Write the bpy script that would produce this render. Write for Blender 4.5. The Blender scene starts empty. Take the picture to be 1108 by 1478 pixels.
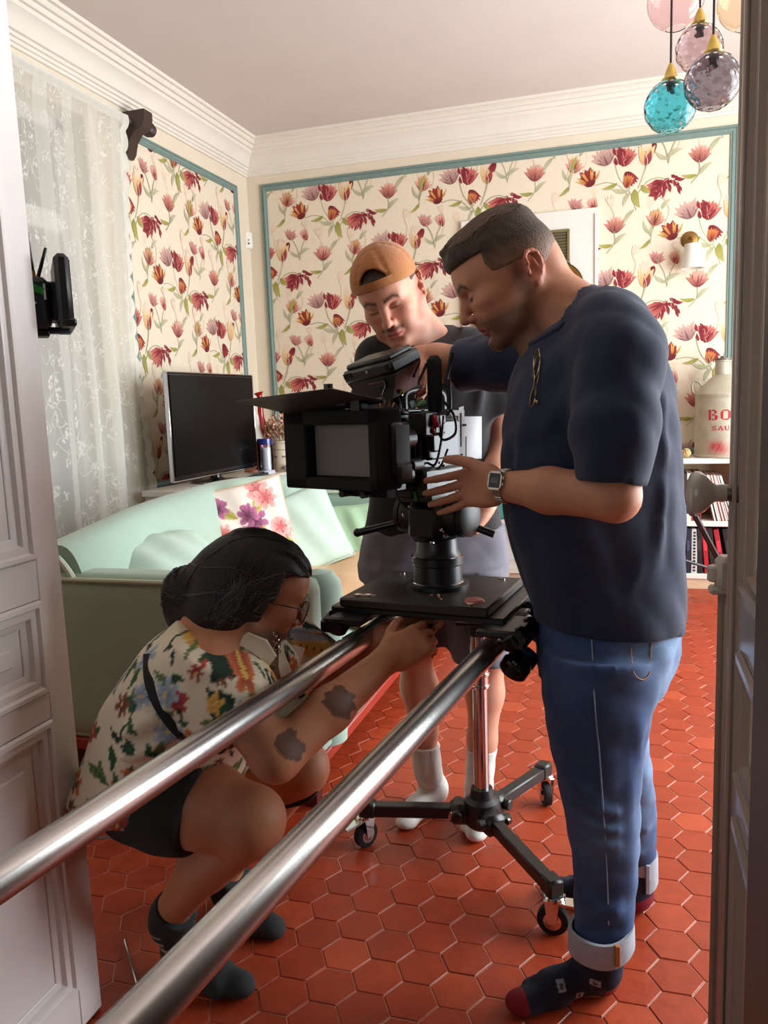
import bpy, bmesh, math, random
import numpy as np
from mathutils import Vector, Matrix
random.seed(7); rng=np.random.default_rng(7)
SC=bpy.context.scene; COL=SC.collection
PI=math.pi
# ---------------------------------------------------------------- camera
FPX=1140.; CXP,CYP=554.,739.; CAMZ=1.30
_d=np.array([850-CXP,8866-CYP,FPX]); _d/=np.linalg.norm(_d)
_y=np.array([908-CXP,575-CYP,FPX]); _y-=_d*(_y@_d); _y/=np.linalg.norm(_y)
_x=np.cross(_y,-_d)
RW=np.stack([_x,_y,-_d])                      # world = RW @ (right, down, forward)
cam=bpy.data.cameras.new('camera'); camo=bpy.data.objects.new('camera',cam); COL.objects.link(camo)
r_,u_,b_=RW[:,0],-RW[:,1],-RW[:,2]
camo.matrix_world=Matrix(((r_[0],u_[0],b_[0],0),(r_[1],u_[1],b_[1],0),(r_[2],u_[2],b_[2],CAMZ),(0,0,0,1)))
cam.sensor_fit='VERTICAL'; cam.sensor_height=36.; cam.lens=36.*FPX/1478.; cam.clip_start=.02
SC.camera=camo
def at(px,py,x=None,y=None,z=None,depth=None):
    """the point of the place seen at a photograph position, on a plane of the room"""
    d=RW@np.array([px-CXP,py-CYP,FPX]); C=np.array([0,0,CAMZ])
    if z is not None:t=(z-CAMZ)/d[2]
    elif y is not None:t=y/d[1]
    elif x is not None:t=x/d[0]
    else:t=depth/FPX
    return C+t*d
# ---------------------------------------------------------------- light
SC.view_settings.view_transform='Standard'; SC.view_settings.look='None'
SC.view_settings.gamma=1.; SC.view_settings.use_curve_mapping=False
SC.view_settings.exposure=0.14
W=bpy.data.worlds.new('sky'); SC.world=W; W.use_nodes=True
_bg=W.node_tree.nodes['Background']; _bg.inputs[0].default_value=(.80,.90,1.0,1); _bg.inputs[1].default_value=1.6
def area(name,loc,rot,sx,sy,power,col):
    l=bpy.data.lights.new(name,'AREA'); l.shape='RECTANGLE'; l.size=sx; l.size_y=sy; l.energy=power; l.color=col
    o=bpy.data.objects.new(name,l); COL.objects.link(o); o.location=loc; o.rotation_euler=rot; return o
# daylight entering by the two tall windows of the right-hand wall, and an added fill lamp in the unseen hall behind the camera
area('window_daylight',(2.30,2.65,1.60),(0,math.radians(90),0),2.5,1.3,135,(.885,.955,1.))
area('window_daylight',(2.30,4.15,1.60),(0,math.radians(90),0),2.5,1.3,100,(.885,.955,1.))
area('hall_fill',(-1.2,-1.95,1.7),(math.radians(90),0,0),1.2,1.6,9,(.97,.985,1.))
SC.cycles.max_bounces=10; SC.cycles.diffuse_bounces=5; SC.cycles.glossy_bounces=4
SC.cycles.transmission_bounces=8; SC.cycles.transparent_max_bounces=16
SC.cycles.caustics_reflective=False; SC.cycles.caustics_refractive=False
SC.cycles.sample_clamp_indirect=6.
# ---------------------------------------------------------------- helpers: materials
def lin(c):
    c=np.asarray(c,float)/255.
    return np.where(c<=.04045,c/12.92,((c+.055)/1.055)**2.4)
def L4(c): return (*[float(v) for v in lin(c)],1.)
class Nt:
    def __init__(s,m): s.t=m.node_tree; s.n=s.t.nodes; s.l=s.t.links
    def add(s,ty,**kw):
        n=s.n.new(ty)
        for k,v in kw.items():
            if k.startswith('i_'):
                key=k[2:]; key=int(key) if key.isdigit() else key.replace('_',' ')
                if isinstance(v,bpy.types.NodeSocket): s.l.new(v,n.inputs[key])
                else: n.inputs[key].default_value=v
            else: setattr(n,k,v)
        return n
    def link(s,a,b): s.l.new(a,b)
def mat(name,col=(200,200,200),rough=.5,metal=0.,noise=0.,nscale=8.,bump=0.,bscale=80.,spec=.5,sheen=0.,attr=None,trans=0.,ior=1.45,coat=0.,col2=None,rand=0.,alpha=1.,emit=None,estr=1.,ndetail=4.,stretch=None,bdist=.004,transl=0.):
    m=bpy.data.materials.new(name); m.use_nodes=True; k=Nt(m); b=k.n['Principled BSDF']
    b.inputs['Base Color'].default_value=L4(col); b.inputs['Roughness'].default_value=rough; b.inputs['Metallic'].default_value=metal
    b.inputs['Specular IOR Level'].default_value=spec
    if sheen: b.inputs['Sheen Weight'].default_value=sheen; b.inputs['Sheen Roughness'].default_value=.5
    if coat: b.inputs['Coat Weight'].default_value=coat; b.inputs['Coat Roughness'].default_value=.12
    if trans: b.inputs['Transmission Weight'].default_value=trans; b.inputs['IOR'].default_value=ior
    if alpha<1: b.inputs['Alpha'].default_value=alpha
    if emit is not None: b.inputs['Emission Color'].default_value=L4(emit); b.inputs['Emission Strength'].default_value=estr
    src=None
    tc=k.add('ShaderNodeTexCoord'); vec=tc.outputs['Object']
    if stretch:
        mp=k.add('ShaderNodeMapping',i_Vector=vec,i_Scale=stretch); vec=mp.outputs[0]
    if attr:
        a=k.add('ShaderNodeVertexColor',layer_name=attr); src=a.outputs['Color']
    if noise or col2 is not None:
        n=k.add('ShaderNodeTexNoise',i_Vector=vec,i_Scale=nscale,i_Detail=ndetail,i_Roughness=.6)
        if col2 is not None:
            r=k.add('ShaderNodeMapRange',i_0=n.outputs['Fac'],i_1=.38,i_2=.62)
            mx=k.add('ShaderNodeMix',data_type='RGBA',i_0=r.outputs[0]); mx.inputs[6].default_value=L4(col); mx.inputs[7].default_value=L4(col2); src=mx.outputs[2]
        else:
            r=k.add('ShaderNodeMapRange',i_0=n.outputs['Fac'],i_1=.25,i_2=.75,i_3=1-noise,i_4=1+noise)
            mx=k.add('ShaderNodeMix',data_type='RGBA',blend_type='MULTIPLY'); mx.inputs[0].default_value=1.
            if src is not None: k.link(src,mx.inputs[6])
            else: mx.inputs[6].default_value=L4(col)
            cb=k.add('ShaderNodeCombineColor',i_0=r.outputs[0],i_1=r.outputs[0],i_2=r.outputs[0]); k.link(cb.outputs[0],mx.inputs[7]); src=mx.outputs[2]
    if rand:
        oi=k.add('ShaderNodeObjectInfo')
        r=k.add('ShaderNodeMapRange',i_0=oi.outputs['Random'],i_3=1-rand,i_4=1+rand)
        hs=k.add('ShaderNodeHueSaturation',i_Value=r.outputs[0])
        if src is not None: k.link(src,hs.inputs['Color'])
        else: hs.inputs['Color'].default_value=L4(col)
        src=hs.outputs[0]
    if src is not None: k.link(src,b.inputs['Base Color'])
    if bump:
        n2=k.add('ShaderNodeTexNoise',i_Vector=vec,i_Scale=bscale,i_Detail=3.)
        bp=k.add('ShaderNodeBump',i_Strength=bump,i_Distance=bdist,i_Height=n2.outputs['Fac']); k.link(bp.outputs[0],b.inputs['Normal'])
    if transl:
        tr=k.add('ShaderNodeBsdfTranslucent'); tr.inputs[0].default_value=L4(col)
        ms=k.add('ShaderNodeMixShader',i_0=transl); k.link(b.outputs[0],ms.inputs[1]); k.link(tr.outputs[0],ms.inputs[2]); k.link(ms.outputs[0],k.n['Material Output'].inputs[0])
    return m
# ---------------------------------------------------------------- helpers: geometry
def rotm(ax=None,ang=0.,eul=None):
    if eul is not None:
        from mathutils import Euler
        return np.array(Euler(eul).to_matrix())
    return np.array(Matrix.Rotation(ang,3,Vector(ax)))
def unit(v): v=np.asarray(v,float); return v/(np.linalg.norm(v)+1e-12)
def basis(z,hint=(0,0,1)):
    """columns x,y,z with z along the given direction"""
    z=unit(z); h=np.asarray(hint,float)
    if abs(z@unit(h))>.98: h=np.array([1.,0,0])
    x=unit(np.cross(h,z)); y=np.cross(z,x); return np.stack([x,y,z],1)
def rotcols(f,u):
    """columns: forward, left, up"""
    f=unit(f); l=unit(np.cross(np.asarray(u,float),f)); return np.stack([f,l,np.cross(f,l)],1)
WLOC={}
class MB:
    def __init__(s): s.v=[]; s.f=[]; s.mi=[]; s.n=0; s.cur=0; s.c=[]; s.cc=None
    def add(s,v,f):
        v=np.asarray(v,float).reshape(-1,3); s.v.append(v)
        s.f+= [tuple(int(i)+s.n for i in q) for q in f]; s.mi+=[s.cur]*len(f); s.n+=len(v)
        if s.cc is not None: s.c.append(np.tile(np.asarray(s.cc,float)[:3],(len(v),1)))
        return s
    def box(s,c,size,R=None,bev=0.):
        h=np.asarray(size,float)/2; c=np.asarray(c,float)
        R=np.eye(3) if R is None else np.asarray(R)
        b=min(bev,h.min()*.9)
        if b<=0:
            v=np.array([[x,y,z] for x in(-1,1) for y in(-1,1) for z in(-1,1)])*h
            f=[(0,1,3,2),(4,6,7,5),(0,4,5,1),(2,3,7,6),(0,2,6,4),(1,5,7,3)]
        else:
            v=[];idx={}
            for sx in(-1,1):
                for sy in(-1,1):
                    for sz in(-1,1):
                        S=np.array([sx,sy,sz])
                        for a in range(3):
                            p=S*(h-b); p[a]=S[a]*h[a]; idx[(sx,sy,sz,a)]=len(v); v.append(p)
            f=[]
            for a in range(3):
                o=[i for i in range(3) if i!=a]
                for sg in(-1,1):
                    q=[]
                    for (p,r) in((-1,-1),(1,-1),(1,1),(-1,1)):
                        k=[0,0,0];k[a]=sg;k[o[0]]=p;k[o[1]]=r;q.append(idx[(*k,a)])
                    if (sg>0)^(a==1): f.append(tuple(q))
                    else: f.append(tuple(q[::-1]))
            for a in range(3):
                o=[i for i in range(3) if i!=a]
                for p in(-1,1):
                    for r in(-1,1):
                        k0=[0,0,0];k0[o[0]]=p;k0[o[1]]=r;k1=list(k0);k0[a]=-1;k1[a]=1
                        q=(idx[(*k0,o[0])],idx[(*k1,o[0])],idx[(*k1,o[1])],idx[(*k0,o[1])])
                        P=[np.array(v[i]) for i in q]; nn=np.cross(P[1]-P[0],P[2]-P[0]); ctr=sum(P)/4
                        f.append(q if nn@ctr>0 else q[::-1])
            for sx in(-1,1):
                for sy in(-1,1):
                    for sz in(-1,1):
                        q=[idx[(sx,sy,sz,a)] for a in range(3)]
                        f.append(tuple(q) if sx*sy*sz>0 else tuple(q[::-1]))
            v=np.array(v)
        return s.add(v@R.T+c,f)
    def tube(s,pts,r,n=12,caps=True,closed=False):
        P=np.asarray(pts,float); m=len(P); r=np.broadcast_to(np.asarray(r,float),(m,))
        T=np.gradient(P,axis=0)
        if closed: T=np.roll(P,-1,0)-np.roll(P,1,0)
        T/=np.linalg.norm(T,axis=1,keepdims=True)+1e-12
        B=basis(T[0]); x=B[:,0]; V=[]
        a=np.arange(n)*2*PI/n
        for i in range(m):
            x=unit(x-T[i]*(x@T[i])); y=np.cross(T[i],x)
            V.append(P[i]+r[i]*(np.cos(a)[:,None]*x+np.sin(a)[:,None]*y))
        f=[]
        for i in range(m if closed else m-1):
            k=(i+1)%m
            for j in range(n): f.append((i*n+j,i*n+(j+1)%n,k*n+(j+1)%n,k*n+j))
        if caps and not closed: f.append(tuple(range(n))[::-1]); f.append(tuple((m-1)*n+j for j in range(n)))
        return s.add(np.concatenate(V),f)
    def cyl(s,a,b,r,r2=None,n=20,bev=0.):
        a=np.asarray(a,float);b=np.asarray(b,float);r2=r if r2 is None else r2
        if bev>0:
            d=unit(b-a)*bev; return s.tubeL([a,a+d*.999,b-d*.999,b],[r-bev,r,r2,r2-bev],n)
        return s.tubeL([a,b],[r,r2],n)
    def tubeL(s,pts,r,n=20):
        """straight axis, exact radii"""
        P=np.asarray(pts,float); B=basis(P[-1]-P[0]); a=np.arange(n)*2*PI/n; ring=np.cos(a)[:,None]*B[:,0]+np.sin(a)[:,None]*B[:,1]
        V=np.concatenate([P[i]+r[i]*ring for i in range(len(P))]); f=[]
        for i in range(len(P)-1):
            for j in range(n): f.append((i*n+j,i*n+(j+1)%n,(i+1)*n+(j+1)%n,(i+1)*n+j))
        f.append(tuple(range(n))[::-1]); f.append(tuple((len(P)-1)*n+j for j in range(n)))
        return s.add(V,f)
    def lathe(s,c,prof,axis=(0,0,1),n=24,caps=True,a0=0.,a1=2*PI):
        """prof: (radius, height) from bottom to top"""
        c=np.asarray(c,float); B=basis(axis); full=abs(a1-a0-2*PI)<1e-6
        m=n if full else n+1
        a=a0+np.arange(m)*(a1-a0)/n; ring=np.cos(a)[:,None]*B[:,0]+np.sin(a)[:,None]*B[:,1]
        V=np.concatenate([c+h*B[:,2]+r*ring for r,h in prof]); f=[]; k=len(prof)
        for i in range(k-1):
            for j in range(n):
                j2=(j+1)%m; f.append((i*m+j,i*m+j2,(i+1)*m+j2,(i+1)*m+j))
        if caps and full:
            if prof[0][0]>1e-6: f.append(tuple(range(m))[::-1])
            if prof[-1][0]>1e-6: f.append(tuple((k-1)*m+j for j in range(m)))
        return s.add(V,f)
    def ball(s,c,r,n=16,m=10,R=None):
        r=np.broadcast_to(np.asarray(r,float),(3,)); V=[];f=[]
        for i in range(m+1):
            t=-PI/2+PI*i/m
            for j in range(n):
                p=2*PI*j/n; V.append((math.cos(t)*math.cos(p),math.cos(t)*math.sin(p),math.sin(t)))
        V=np.array(V)*r
        if R is not None: V=V@np.asarray(R).T
        for i in range(m):
            for j in range(n): f.append((i*n+j,i*n+(j+1)%n,(i+1)*n+(j+1)%n,(i+1)*n+j))
        return s.add(V+np.asarray(c,float),f)
    def prism(s,poly,o,ux,uy,un,h):
        """poly in the (ux,uy) plane at o, pushed by h along un"""
        poly=np.asarray(poly,float); o=np.asarray(o,float); ux,uy,un=[np.asarray(q,float) for q in(ux,uy,un)]
        A=o+poly[:,:1]*ux+poly[:,1:2]*uy; B=A+un*h; n=len(A)
        f=[tuple(range(n))[::-1],tuple(range(n,2*n))]+[(i,(i+1)%n,n+(i+1)%n,n+i) for i in range(n)]
        return s.add(np.concatenate([A,B]),f)
    def sweep(s,prof,path,ups,outs,closed=False):
        """profile (out,up) swept along corner points"""
        P=np.asarray(path,float); m=len(P); n=len(prof); V=[]
        for i in range(m): V.append(np.array([P[i]+o*np.asarray(outs[i])+u*np.asarray(ups[i]) for o,u in prof]))
        f=[]
        for i in range(m if closed else m-1):
            k=(i+1)%m
            for j in range(n-1): f.append((i*n+j,i*n+j+1,k*n+j+1,k*n+j))
        return s.add(np.concatenate(V),f)
    def grid(s,fn,nu,nv,closed_u=False):
        V=[fn(i/(nu if closed_u else nu-1),j/(nv-1)) for j in range(nv) for i in range(nu)]
        f=[]
        for j in range(nv-1):
            for i in range(nu if closed_u else nu-1):
                f.append((j*nu+i,j*nu+(i+1)%nu,(j+1)*nu+(i+1)%nu,(j+1)*nu+i))
        return s.add(V,f)
    def verts(s): return np.concatenate(s.v) if s.v else np.zeros((0,3))
    def obj(s,name,m,parent=None,smooth=True,colors=None,fixn=True):
        V=s.verts(); loc=np.zeros(3)
        if parent is not None: org=WLOC[parent.name]
        else:
            lo,hi=V.min(0),V.max(0); org=np.array([(lo[0]+hi[0])/2,(lo[1]+hi[1])/2,lo[2]])
        me=bpy.data.meshes.new(name); me.from_pydata((V-org).tolist(),[],s.f); 
        ms=m if isinstance(m,(list,tuple)) else [m]
        for q in ms: me.materials.append(q)
        if len(ms)>1: me.polygons.foreach_set('material_index',s.mi)
        if colors is None and s.c: colors=np.concatenate(s.c)
        if colors is not None:
            ca=me.color_attributes.new('Col','FLOAT_COLOR','POINT'); cc=np.ones((len(V),4),np.float32); cc[:,:3]=colors; ca.data.foreach_set('color',cc.ravel())
        if fixn:
            bm=bmesh.new(); bm.from_mesh(me); bmesh.ops.recalc_face_normals(bm,faces=bm.faces); bm.to_mesh(me); bm.free()
        if smooth:
            me.polygons.foreach_set('use_smooth',[True]*len(me.polygons))
            try: me.set_sharp_from_angle(angle=math.radians(38))
            except Exception: pass
        me.update()
        o=bpy.data.objects.new(name,me); COL.objects.link(o)
        if parent is not None: o.parent=parent; WLOC[o.name]=org
        else: o.location=org; WLOC[o.name]=org
        return o
def tag(o,label=None,cat=None,group=None,kind=None):
    if label: o['label']=label
    if cat: o['category']=cat
    if group: o['group']=group
    if kind: o['kind']=kind
    return o
def thing(name,label,cat,loc,group=None):
    o=bpy.data.objects.new(name,None); COL.objects.link(o); o.location=loc; o.empty_display_size=.05
    WLOC[o.name]=np.asarray(loc,float); return tag(o,label,cat,group)
def part(o,parent):
    """hang a ready-made object under a thing, at the place where it stands"""
    o.parent=parent; o.location=Vector(WLOC[o.name]-WLOC[parent.name]); return o
def struct(o): o['kind']='structure'; return o
def spline(pts,n=8):
    P=np.asarray(pts,float); out=[]
    Q=np.concatenate([[2*P[0]-P[1]],P,[2*P[-1]-P[-2]]])
    for i in range(len(P)-1):
        a,b,c,d=Q[i:i+4]
        for t in np.linspace(0,1,n,endpoint=False):
            out.append(.5*((2*b)+(-a+c)*t+(2*a-5*b+4*c-d)*t*t+(-a+3*b-3*c+d)*t**3))
    out.append(P[-1]); return np.array(out)
# ================================================================ THE ROOM
XL,XR,YB,YD,ZC=-2.825,2.20,5.80,0.68,3.27
m_ceil=mat('ceiling_plaster',(216,207,202),.9,noise=.035,nscale=2.2,bump=.12,bscale=30)
m_cream=mat('cream_wall_paint',(226,214,192),.75,noise=.03,nscale=4,bump=.1,bscale=60)
m_white=mat('white_wall_paint',(226,222,214),.7,noise=.02,nscale=5,bump=.08,bscale=60)
m_paper=mat('wallpaper_ground',(228,215,192),.85,noise=.03,nscale=30,bump=.08,bscale=300)
m_border=mat('sage_blue_border',(118,140,134),.55,noise=.08,nscale=20)
m_grout=mat('tile_grout',(196,152,126),.9,noise=.25,nscale=14,bump=.3,bscale=120)
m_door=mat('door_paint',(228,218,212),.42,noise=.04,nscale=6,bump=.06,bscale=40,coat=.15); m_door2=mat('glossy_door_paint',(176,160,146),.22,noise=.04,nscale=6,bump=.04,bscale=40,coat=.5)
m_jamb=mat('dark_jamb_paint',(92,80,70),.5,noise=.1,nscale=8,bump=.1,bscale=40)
m_hall=mat('hall_plaster',(84,76,70),.9,noise=.05,nscale=3)

# ---- floor: hexagonal terracotta tiles
def tile_material():
    m=bpy.data.materials.new('terracotta'); m.use_nodes=True; k=Nt(m); b=k.n['Principled BSDF']
    oi=k.add('ShaderNodeObjectInfo'); at_=k.add('ShaderNodeAttribute',attribute_name='tone')
    sm=k.add('ShaderNodeMath',operation='ADD',i_0=oi.outputs['Random'],i_1=at_.outputs['Fac']); fr=k.add('ShaderNodeMath',operation='FRACT',i_0=sm.outputs[0])
    cr=k.add('ShaderNodeValToRGB',i_Fac=fr.outputs[0]); e=cr.color_ramp.elements
    e[0].color=L4((150,54,26)); e[1].color=L4((176,72,40)); q=e.new(.45); q.color=L4((162,60,30)); q=e.new(.8); q.color=L4((156,55,26))
    ge=k.add('ShaderNodeNewGeometry')
    n=k.add('ShaderNodeTexNoise',i_Vector=ge.outputs['Position'],i_Scale=22.,i_Detail=5.,i_Roughness=.65)
    r=k.add('ShaderNodeMapRange',i_0=n.outputs['Fac'],i_1=.25,i_2=.75,i_3=.80,i_4=1.18)
    cb=k.add('ShaderNodeCombineColor',i_0=r.outputs[0],i_1=r.outputs[0],i_2=r.outputs[0])
    mx=k.add('ShaderNodeMix',data_type='RGBA',blend_type='MULTIPLY'); mx.inputs[0].default_value=1.; k.link(cr.outputs[0],mx.inputs[6]); k.link(cb.outputs[0],mx.inputs[7])
    k.link(mx.outputs[2],b.inputs['Base Color'])
    r2=k.add('ShaderNodeMapRange',i_0=n.outputs['Fac'],i_1=.3,i_2=.7,i_3=.34,i_4=.52); k.link(r2.outputs[0],b.inputs['Roughness'])
    b.inputs['Specular IOR Level'].default_value=.42
    n2=k.add('ShaderNodeTexNoise',i_Vector=ge.outputs['Position'],i_Scale=38.,i_Detail=3.)
    bp=k.add('ShaderNodeBump',i_Strength=.25,i_Distance=.004,i_Height=n2.outputs['Fac']); k.link(bp.outputs[0],b.inputs['Normal'])
    return m
m_tile=tile_material()
fl=MB().box((-.3,2.1,-.0524),(5.3,8.4,.1)); floor=struct(fl.obj('floor',m_grout,smooth=False))
def hexmesh(r):
    A=np.arange(6)*PI/3; o=np.stack([np.cos(A),np.sin(A)],1)
    v=[(*(q*r),-.006) for q in o]+[(*(q*r),-.0016) for q in o]+[(*(q*(r-.0018)),0) for q in o]
    f=[tuple(range(12,18))]
    for j in range(6):
        k=(j+1)%6; f+=[(j,k,6+k,6+j),(6+j,6+k,12+k,12+j)]
    return np.array(v),f
HV,HF=hexmesh(.0604)
hm=bpy.data.meshes.new('tile'); hm.from_pydata(HV.tolist(),[],HF); hm.materials.append(m_tile)
_t0=np.array([-.4522,1.9235]); _a1=np.array([.0924,.0543]); _a2=np.array([.0935,-.0523])
cen=[]
for i in range(-70,70):
    for j in range(-70,70):
        c=_t0+i*_a1+j*_a2
        if XL+.05<c[0]<XR-.05 and .1<c[1]<YB-.06: cen.append(c)
cen=np.array(cen)
C3=np.c_[cen,np.zeros(len(cen))]-np.array([0,0,CAMZ]); cc=C3@RW
px=CXP+FPX*cc[:,0]/cc[:,2]; py=CYP+FPX*cc[:,1]/cc[:,2]
seen=(cc[:,2]>.2)&(px>120)&(px<1040)&(py<1500)&(py>840)
order=np.argsort(np.where(seen,np.linalg.norm(C3,axis=1),1e9)); near=set(order[:300].tolist())
ta=rng.random(len(cen)); SV=[];SF=[];ST=[]
TILT=rng.normal(0,.0055,(len(cen),2)); ZJ=rng.normal(0,.0006,len(cen))
ROT0=math.atan2(_a1[1]-_a2[1],_a1[0]-_a2[0])-PI/2
for q in range(len(cen)):
    eul=(TILT[q,0],TILT[q,1],ROT0)
    if q in near:
        o=bpy.data.objects.new('tile',hm); COL.objects.link(o); o.parent=floor
        o.location=Vector((cen[q,0],cen[q,1],ZJ[q]))-floor.location; o.rotation_euler=eul
    else:
        R=rotm(eul=eul); SF+=[tuple(a+len(SV)*18 for a in f) for f in HF]; ST+=[ta[q]]*len(HF)
        SV.append(HV@R.T+np.array([cen[q,0],cen[q,1],ZJ[q]]))
me=bpy.data.meshes.new('tiles'); me.from_pydata((np.concatenate(SV)-np.array(floor.location)).tolist(),[],SF); me.materials.append(m_tile)
a=me.attributes.new('tone','FLOAT','FACE'); a.data.foreach_set('value',ST)
o=bpy.data.objects.new('tile_field',me); COL.objects.link(o); o.parent=floor; o['kind']='stuff'

# ---- shell
struct(MB().box((-.3,2.1,ZC+.05),(5.6,8.6,.1)).obj('ceiling',m_ceil,smooth=False))
WIN=(2.42,3.86,.25,2.88)          # window of the left wall: y0,y1,z0,z1
b=MB(); t=.30; xm=XL-t/2
b.box((xm,(YD+WIN[0])/2,ZC/2),(t,WIN[0]-YD,ZC)); b.box((xm,(YB+WIN[1])/2,ZC/2),(t,YB-WIN[1],ZC))
b.box((xm,(WIN[0]+WIN[1])/2,WIN[2]/2),(t,WIN[1]-WIN[0],WIN[2])); b.box((xm,(WIN[0]+WIN[1])/2,(WIN[3]+ZC)/2),(t,WIN[1]-WIN[0],ZC-WIN[3]))
wall_left=struct(b.obj('wall_left',m_cream,smooth=False))
wall_back=struct(MB().box(((XL+XR)/2,YB+.1,ZC/2),(XR-XL+.6,.2,ZC)).obj('wall_back',m_cream,smooth=False))
b=MB(); ys=[YD-.15,2.0,3.3,3.5,4.8,YB]
for k in(0,2,4): b.box((XR+.1,(ys[k]+ys[k+1])/2,ZC/2),(.2,ys[k+1]-ys[k],ZC))
for k in(1,3):
    yc=(ys[k]+ys[k+1])/2; b.box((XR+.1,yc,.175),(.2,1.3,.35)); b.box((XR+.1,yc,(2.85+ZC)/2),(.2,1.3,ZC-2.85))
struct(b.obj('wall_right',m_cream,smooth=False))
DX0,DX1=-1.14,.185                 # the doorway in the near wall
b=MB(); yc=YD-.075
b.box(((XL-.3+DX0)/2,yc,ZC/2),(DX0-XL+.3,.15,ZC)); b.box(((XR+.2+DX1)/2,yc,ZC/2),(XR+.2-DX1,.15,ZC)); b.box(((DX0+DX1)/2,yc,(2.5+ZC)/2),(DX1-DX0,.15,ZC-2.5))
struct(b.obj('wall_front',mat('brown_front_wall',(128,108,90),.85,noise=.05,nscale=4),smooth=False))
# the hall in which the photographer stands
b=MB(); b.box((-1.9,-.75,ZC/2),(.1,2.56,ZC)); b.box((1.3,-.75,ZC/2),(.1,2.56,ZC)); b.box((-.3,-2.05,ZC/2),(3.3,.1,ZC))
struct(b.obj('wall_hall',m_hall,smooth=False))

# ---- cornice
prof=[(0,3.035),(.014,3.037),(.016,3.052),(.024,3.056),(.026,3.072),(.036,3.076),(.038,3.092),(.05,3.098),(.058,3.125),(.078,3.158),(.108,3.178),(.112,3.196),(.126,3.199),(.132,3.208),(.134,3.222),(.15,3.225),(.158,3.236),(.156,3.25),(.175,3.253),(.18,3.272)]
b=MB(); out=[(1,1,0),(1,-1,0),(-1,-1,0),(-1,1,0)]; Z=(0,0,1)
b.sweep([(o,z) for o,z in prof],[(XL,YD,0),(XL,YB,0),(XR,YB,0),(XR,YD,0)],[Z]*4,out,closed=True)
struct(b.obj('trim_1',mat('cornice_plaster',(230,224,212),.8,noise=.03,nscale=5,bump=.06,bscale=50)))

# ---- blue-grey mouldings framing the papered panels
PB=(-2.712,.66,.86,2.972)         # back panel x0,x1,z0,z1
PL=(4.14,5.615,.80,2.935)         # left panel y0,y1,z0,z1
bp=[(0,0),(0,.010),(.004,.014),(.012,.014),(.016,.008),(.020,.008),(.024,.016),(.036,.016),(.042,.010),(.050,.010),(.054,0)]
def framed(name,corners,inward,nrm):
    b=MB(); n=np.asarray(nrm,float)
    b.sweep(bp,corners,[n]*4,inward,closed=True)
    return struct(b.obj(name,m_border))
framed('trim_2',[(PB[0],YB,PB[2]),(PB[1],YB,PB[2]),(PB[1],YB,PB[3]),(PB[0],YB,PB[3])],[(1,0,1),(-1,0,1),(-1,0,-1),(1,0,-1)],(0,-1,0))
framed('trim_3',[(XL,PL[0],PL[2]),(XL,PL[1],PL[2]),(XL,PL[1],PL[3]),(XL,PL[0],PL[3])],[(0,1,1),(0,-1,1),(0,-1,-1),(0,1,-1)],(1,0,0))
# skirting
b=MB(); sk=[(0,0),(.02,0),(.02,.11),(.012,.13),(0,.13)]
b.sweep(sk,[(XL,YD,0),(XL,YB,0),(XR,YB,0),(XR,YD,0)],[Z]*4,out,closed=False)
struct(b.obj('baseboard_back',m_white))

# ---- wallpaper: paper sheet and its printed tulips (flat print, laid out in the paper's own repeat)
def leafpoly(L,Wd,bend=0.,n=7,tip=1.):
    t=np.linspace(0,1,n); w=Wd*np.sin(PI*t**.8)**.9*(1-.25*t); c=bend*L*t*(1-t)*2+bend*.3*L*t*t
    up=np.c_[t*L,c+w/2]; dn=np.c_[t*L,c-w/2][::-1]
    return np.concatenate([up,dn[1:-1]])
class Print:
    def __init__(s,P): s.v=[];s.f=[];s.c=[];s.n=0;s.layer=0;s.P=P
    def poly(s,pts,c0,c1,h):
        m=len(pts); u=np.linspace(0,1,m); k=m//2+1
        t=np.array([min(i,m-i)/max(1,m/2) for i in range(m)])
        col=lin(c0)*(1-t[:,None])+lin(c1)*t[:,None]
        s.layer+=1
        s.v.append(np.c_[pts,np.full(m,1e-4+(s.layer%260)*1.6e-5)]); s.f.append(tuple(range(s.n,s.n+m))); s.c.append(col); s.n+=m
    def petal(s,x,y,ang,L,Wd,c0,c1,h,bend=0.):
        p=leafpoly(L,Wd,bend); ca,sa=math.cos(ang),math.sin(ang)
        s.poly(p@np.array([[ca,sa],[-sa,ca]])+np.array([x,y]),c0,c1,h)
    def stem(s,pts,w,c,h):
        P=spline(pts,5); T=np.gradient(P,axis=0); T/=np.linalg.norm(T,axis=1,keepdims=True); N=np.c_[-T[:,1],T[:,0]]*w/2
        for i in range(len(P)-1):
            q=np.array([P[i]+N[i],P[i+1]+N[i+1],P[i+1]-N[i+1],P[i]-N[i]]); s.poly(q,c,c,h)
RED=((112,24,36),(150,50,56)); RED2=((136,34,44),(204,116,104)); MAU=((132,92,92),(214,176,162)); CRM=((196,150,90),(232,206,160)); PNK=((164,76,80),(226,178,156)); FLM=((104,26,30),(220,168,88)); OLV=((140,140,62),(176,168,96)); SAG=((164,164,128),(196,192,158)); GHO=((222,198,172),(232,214,190))
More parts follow.
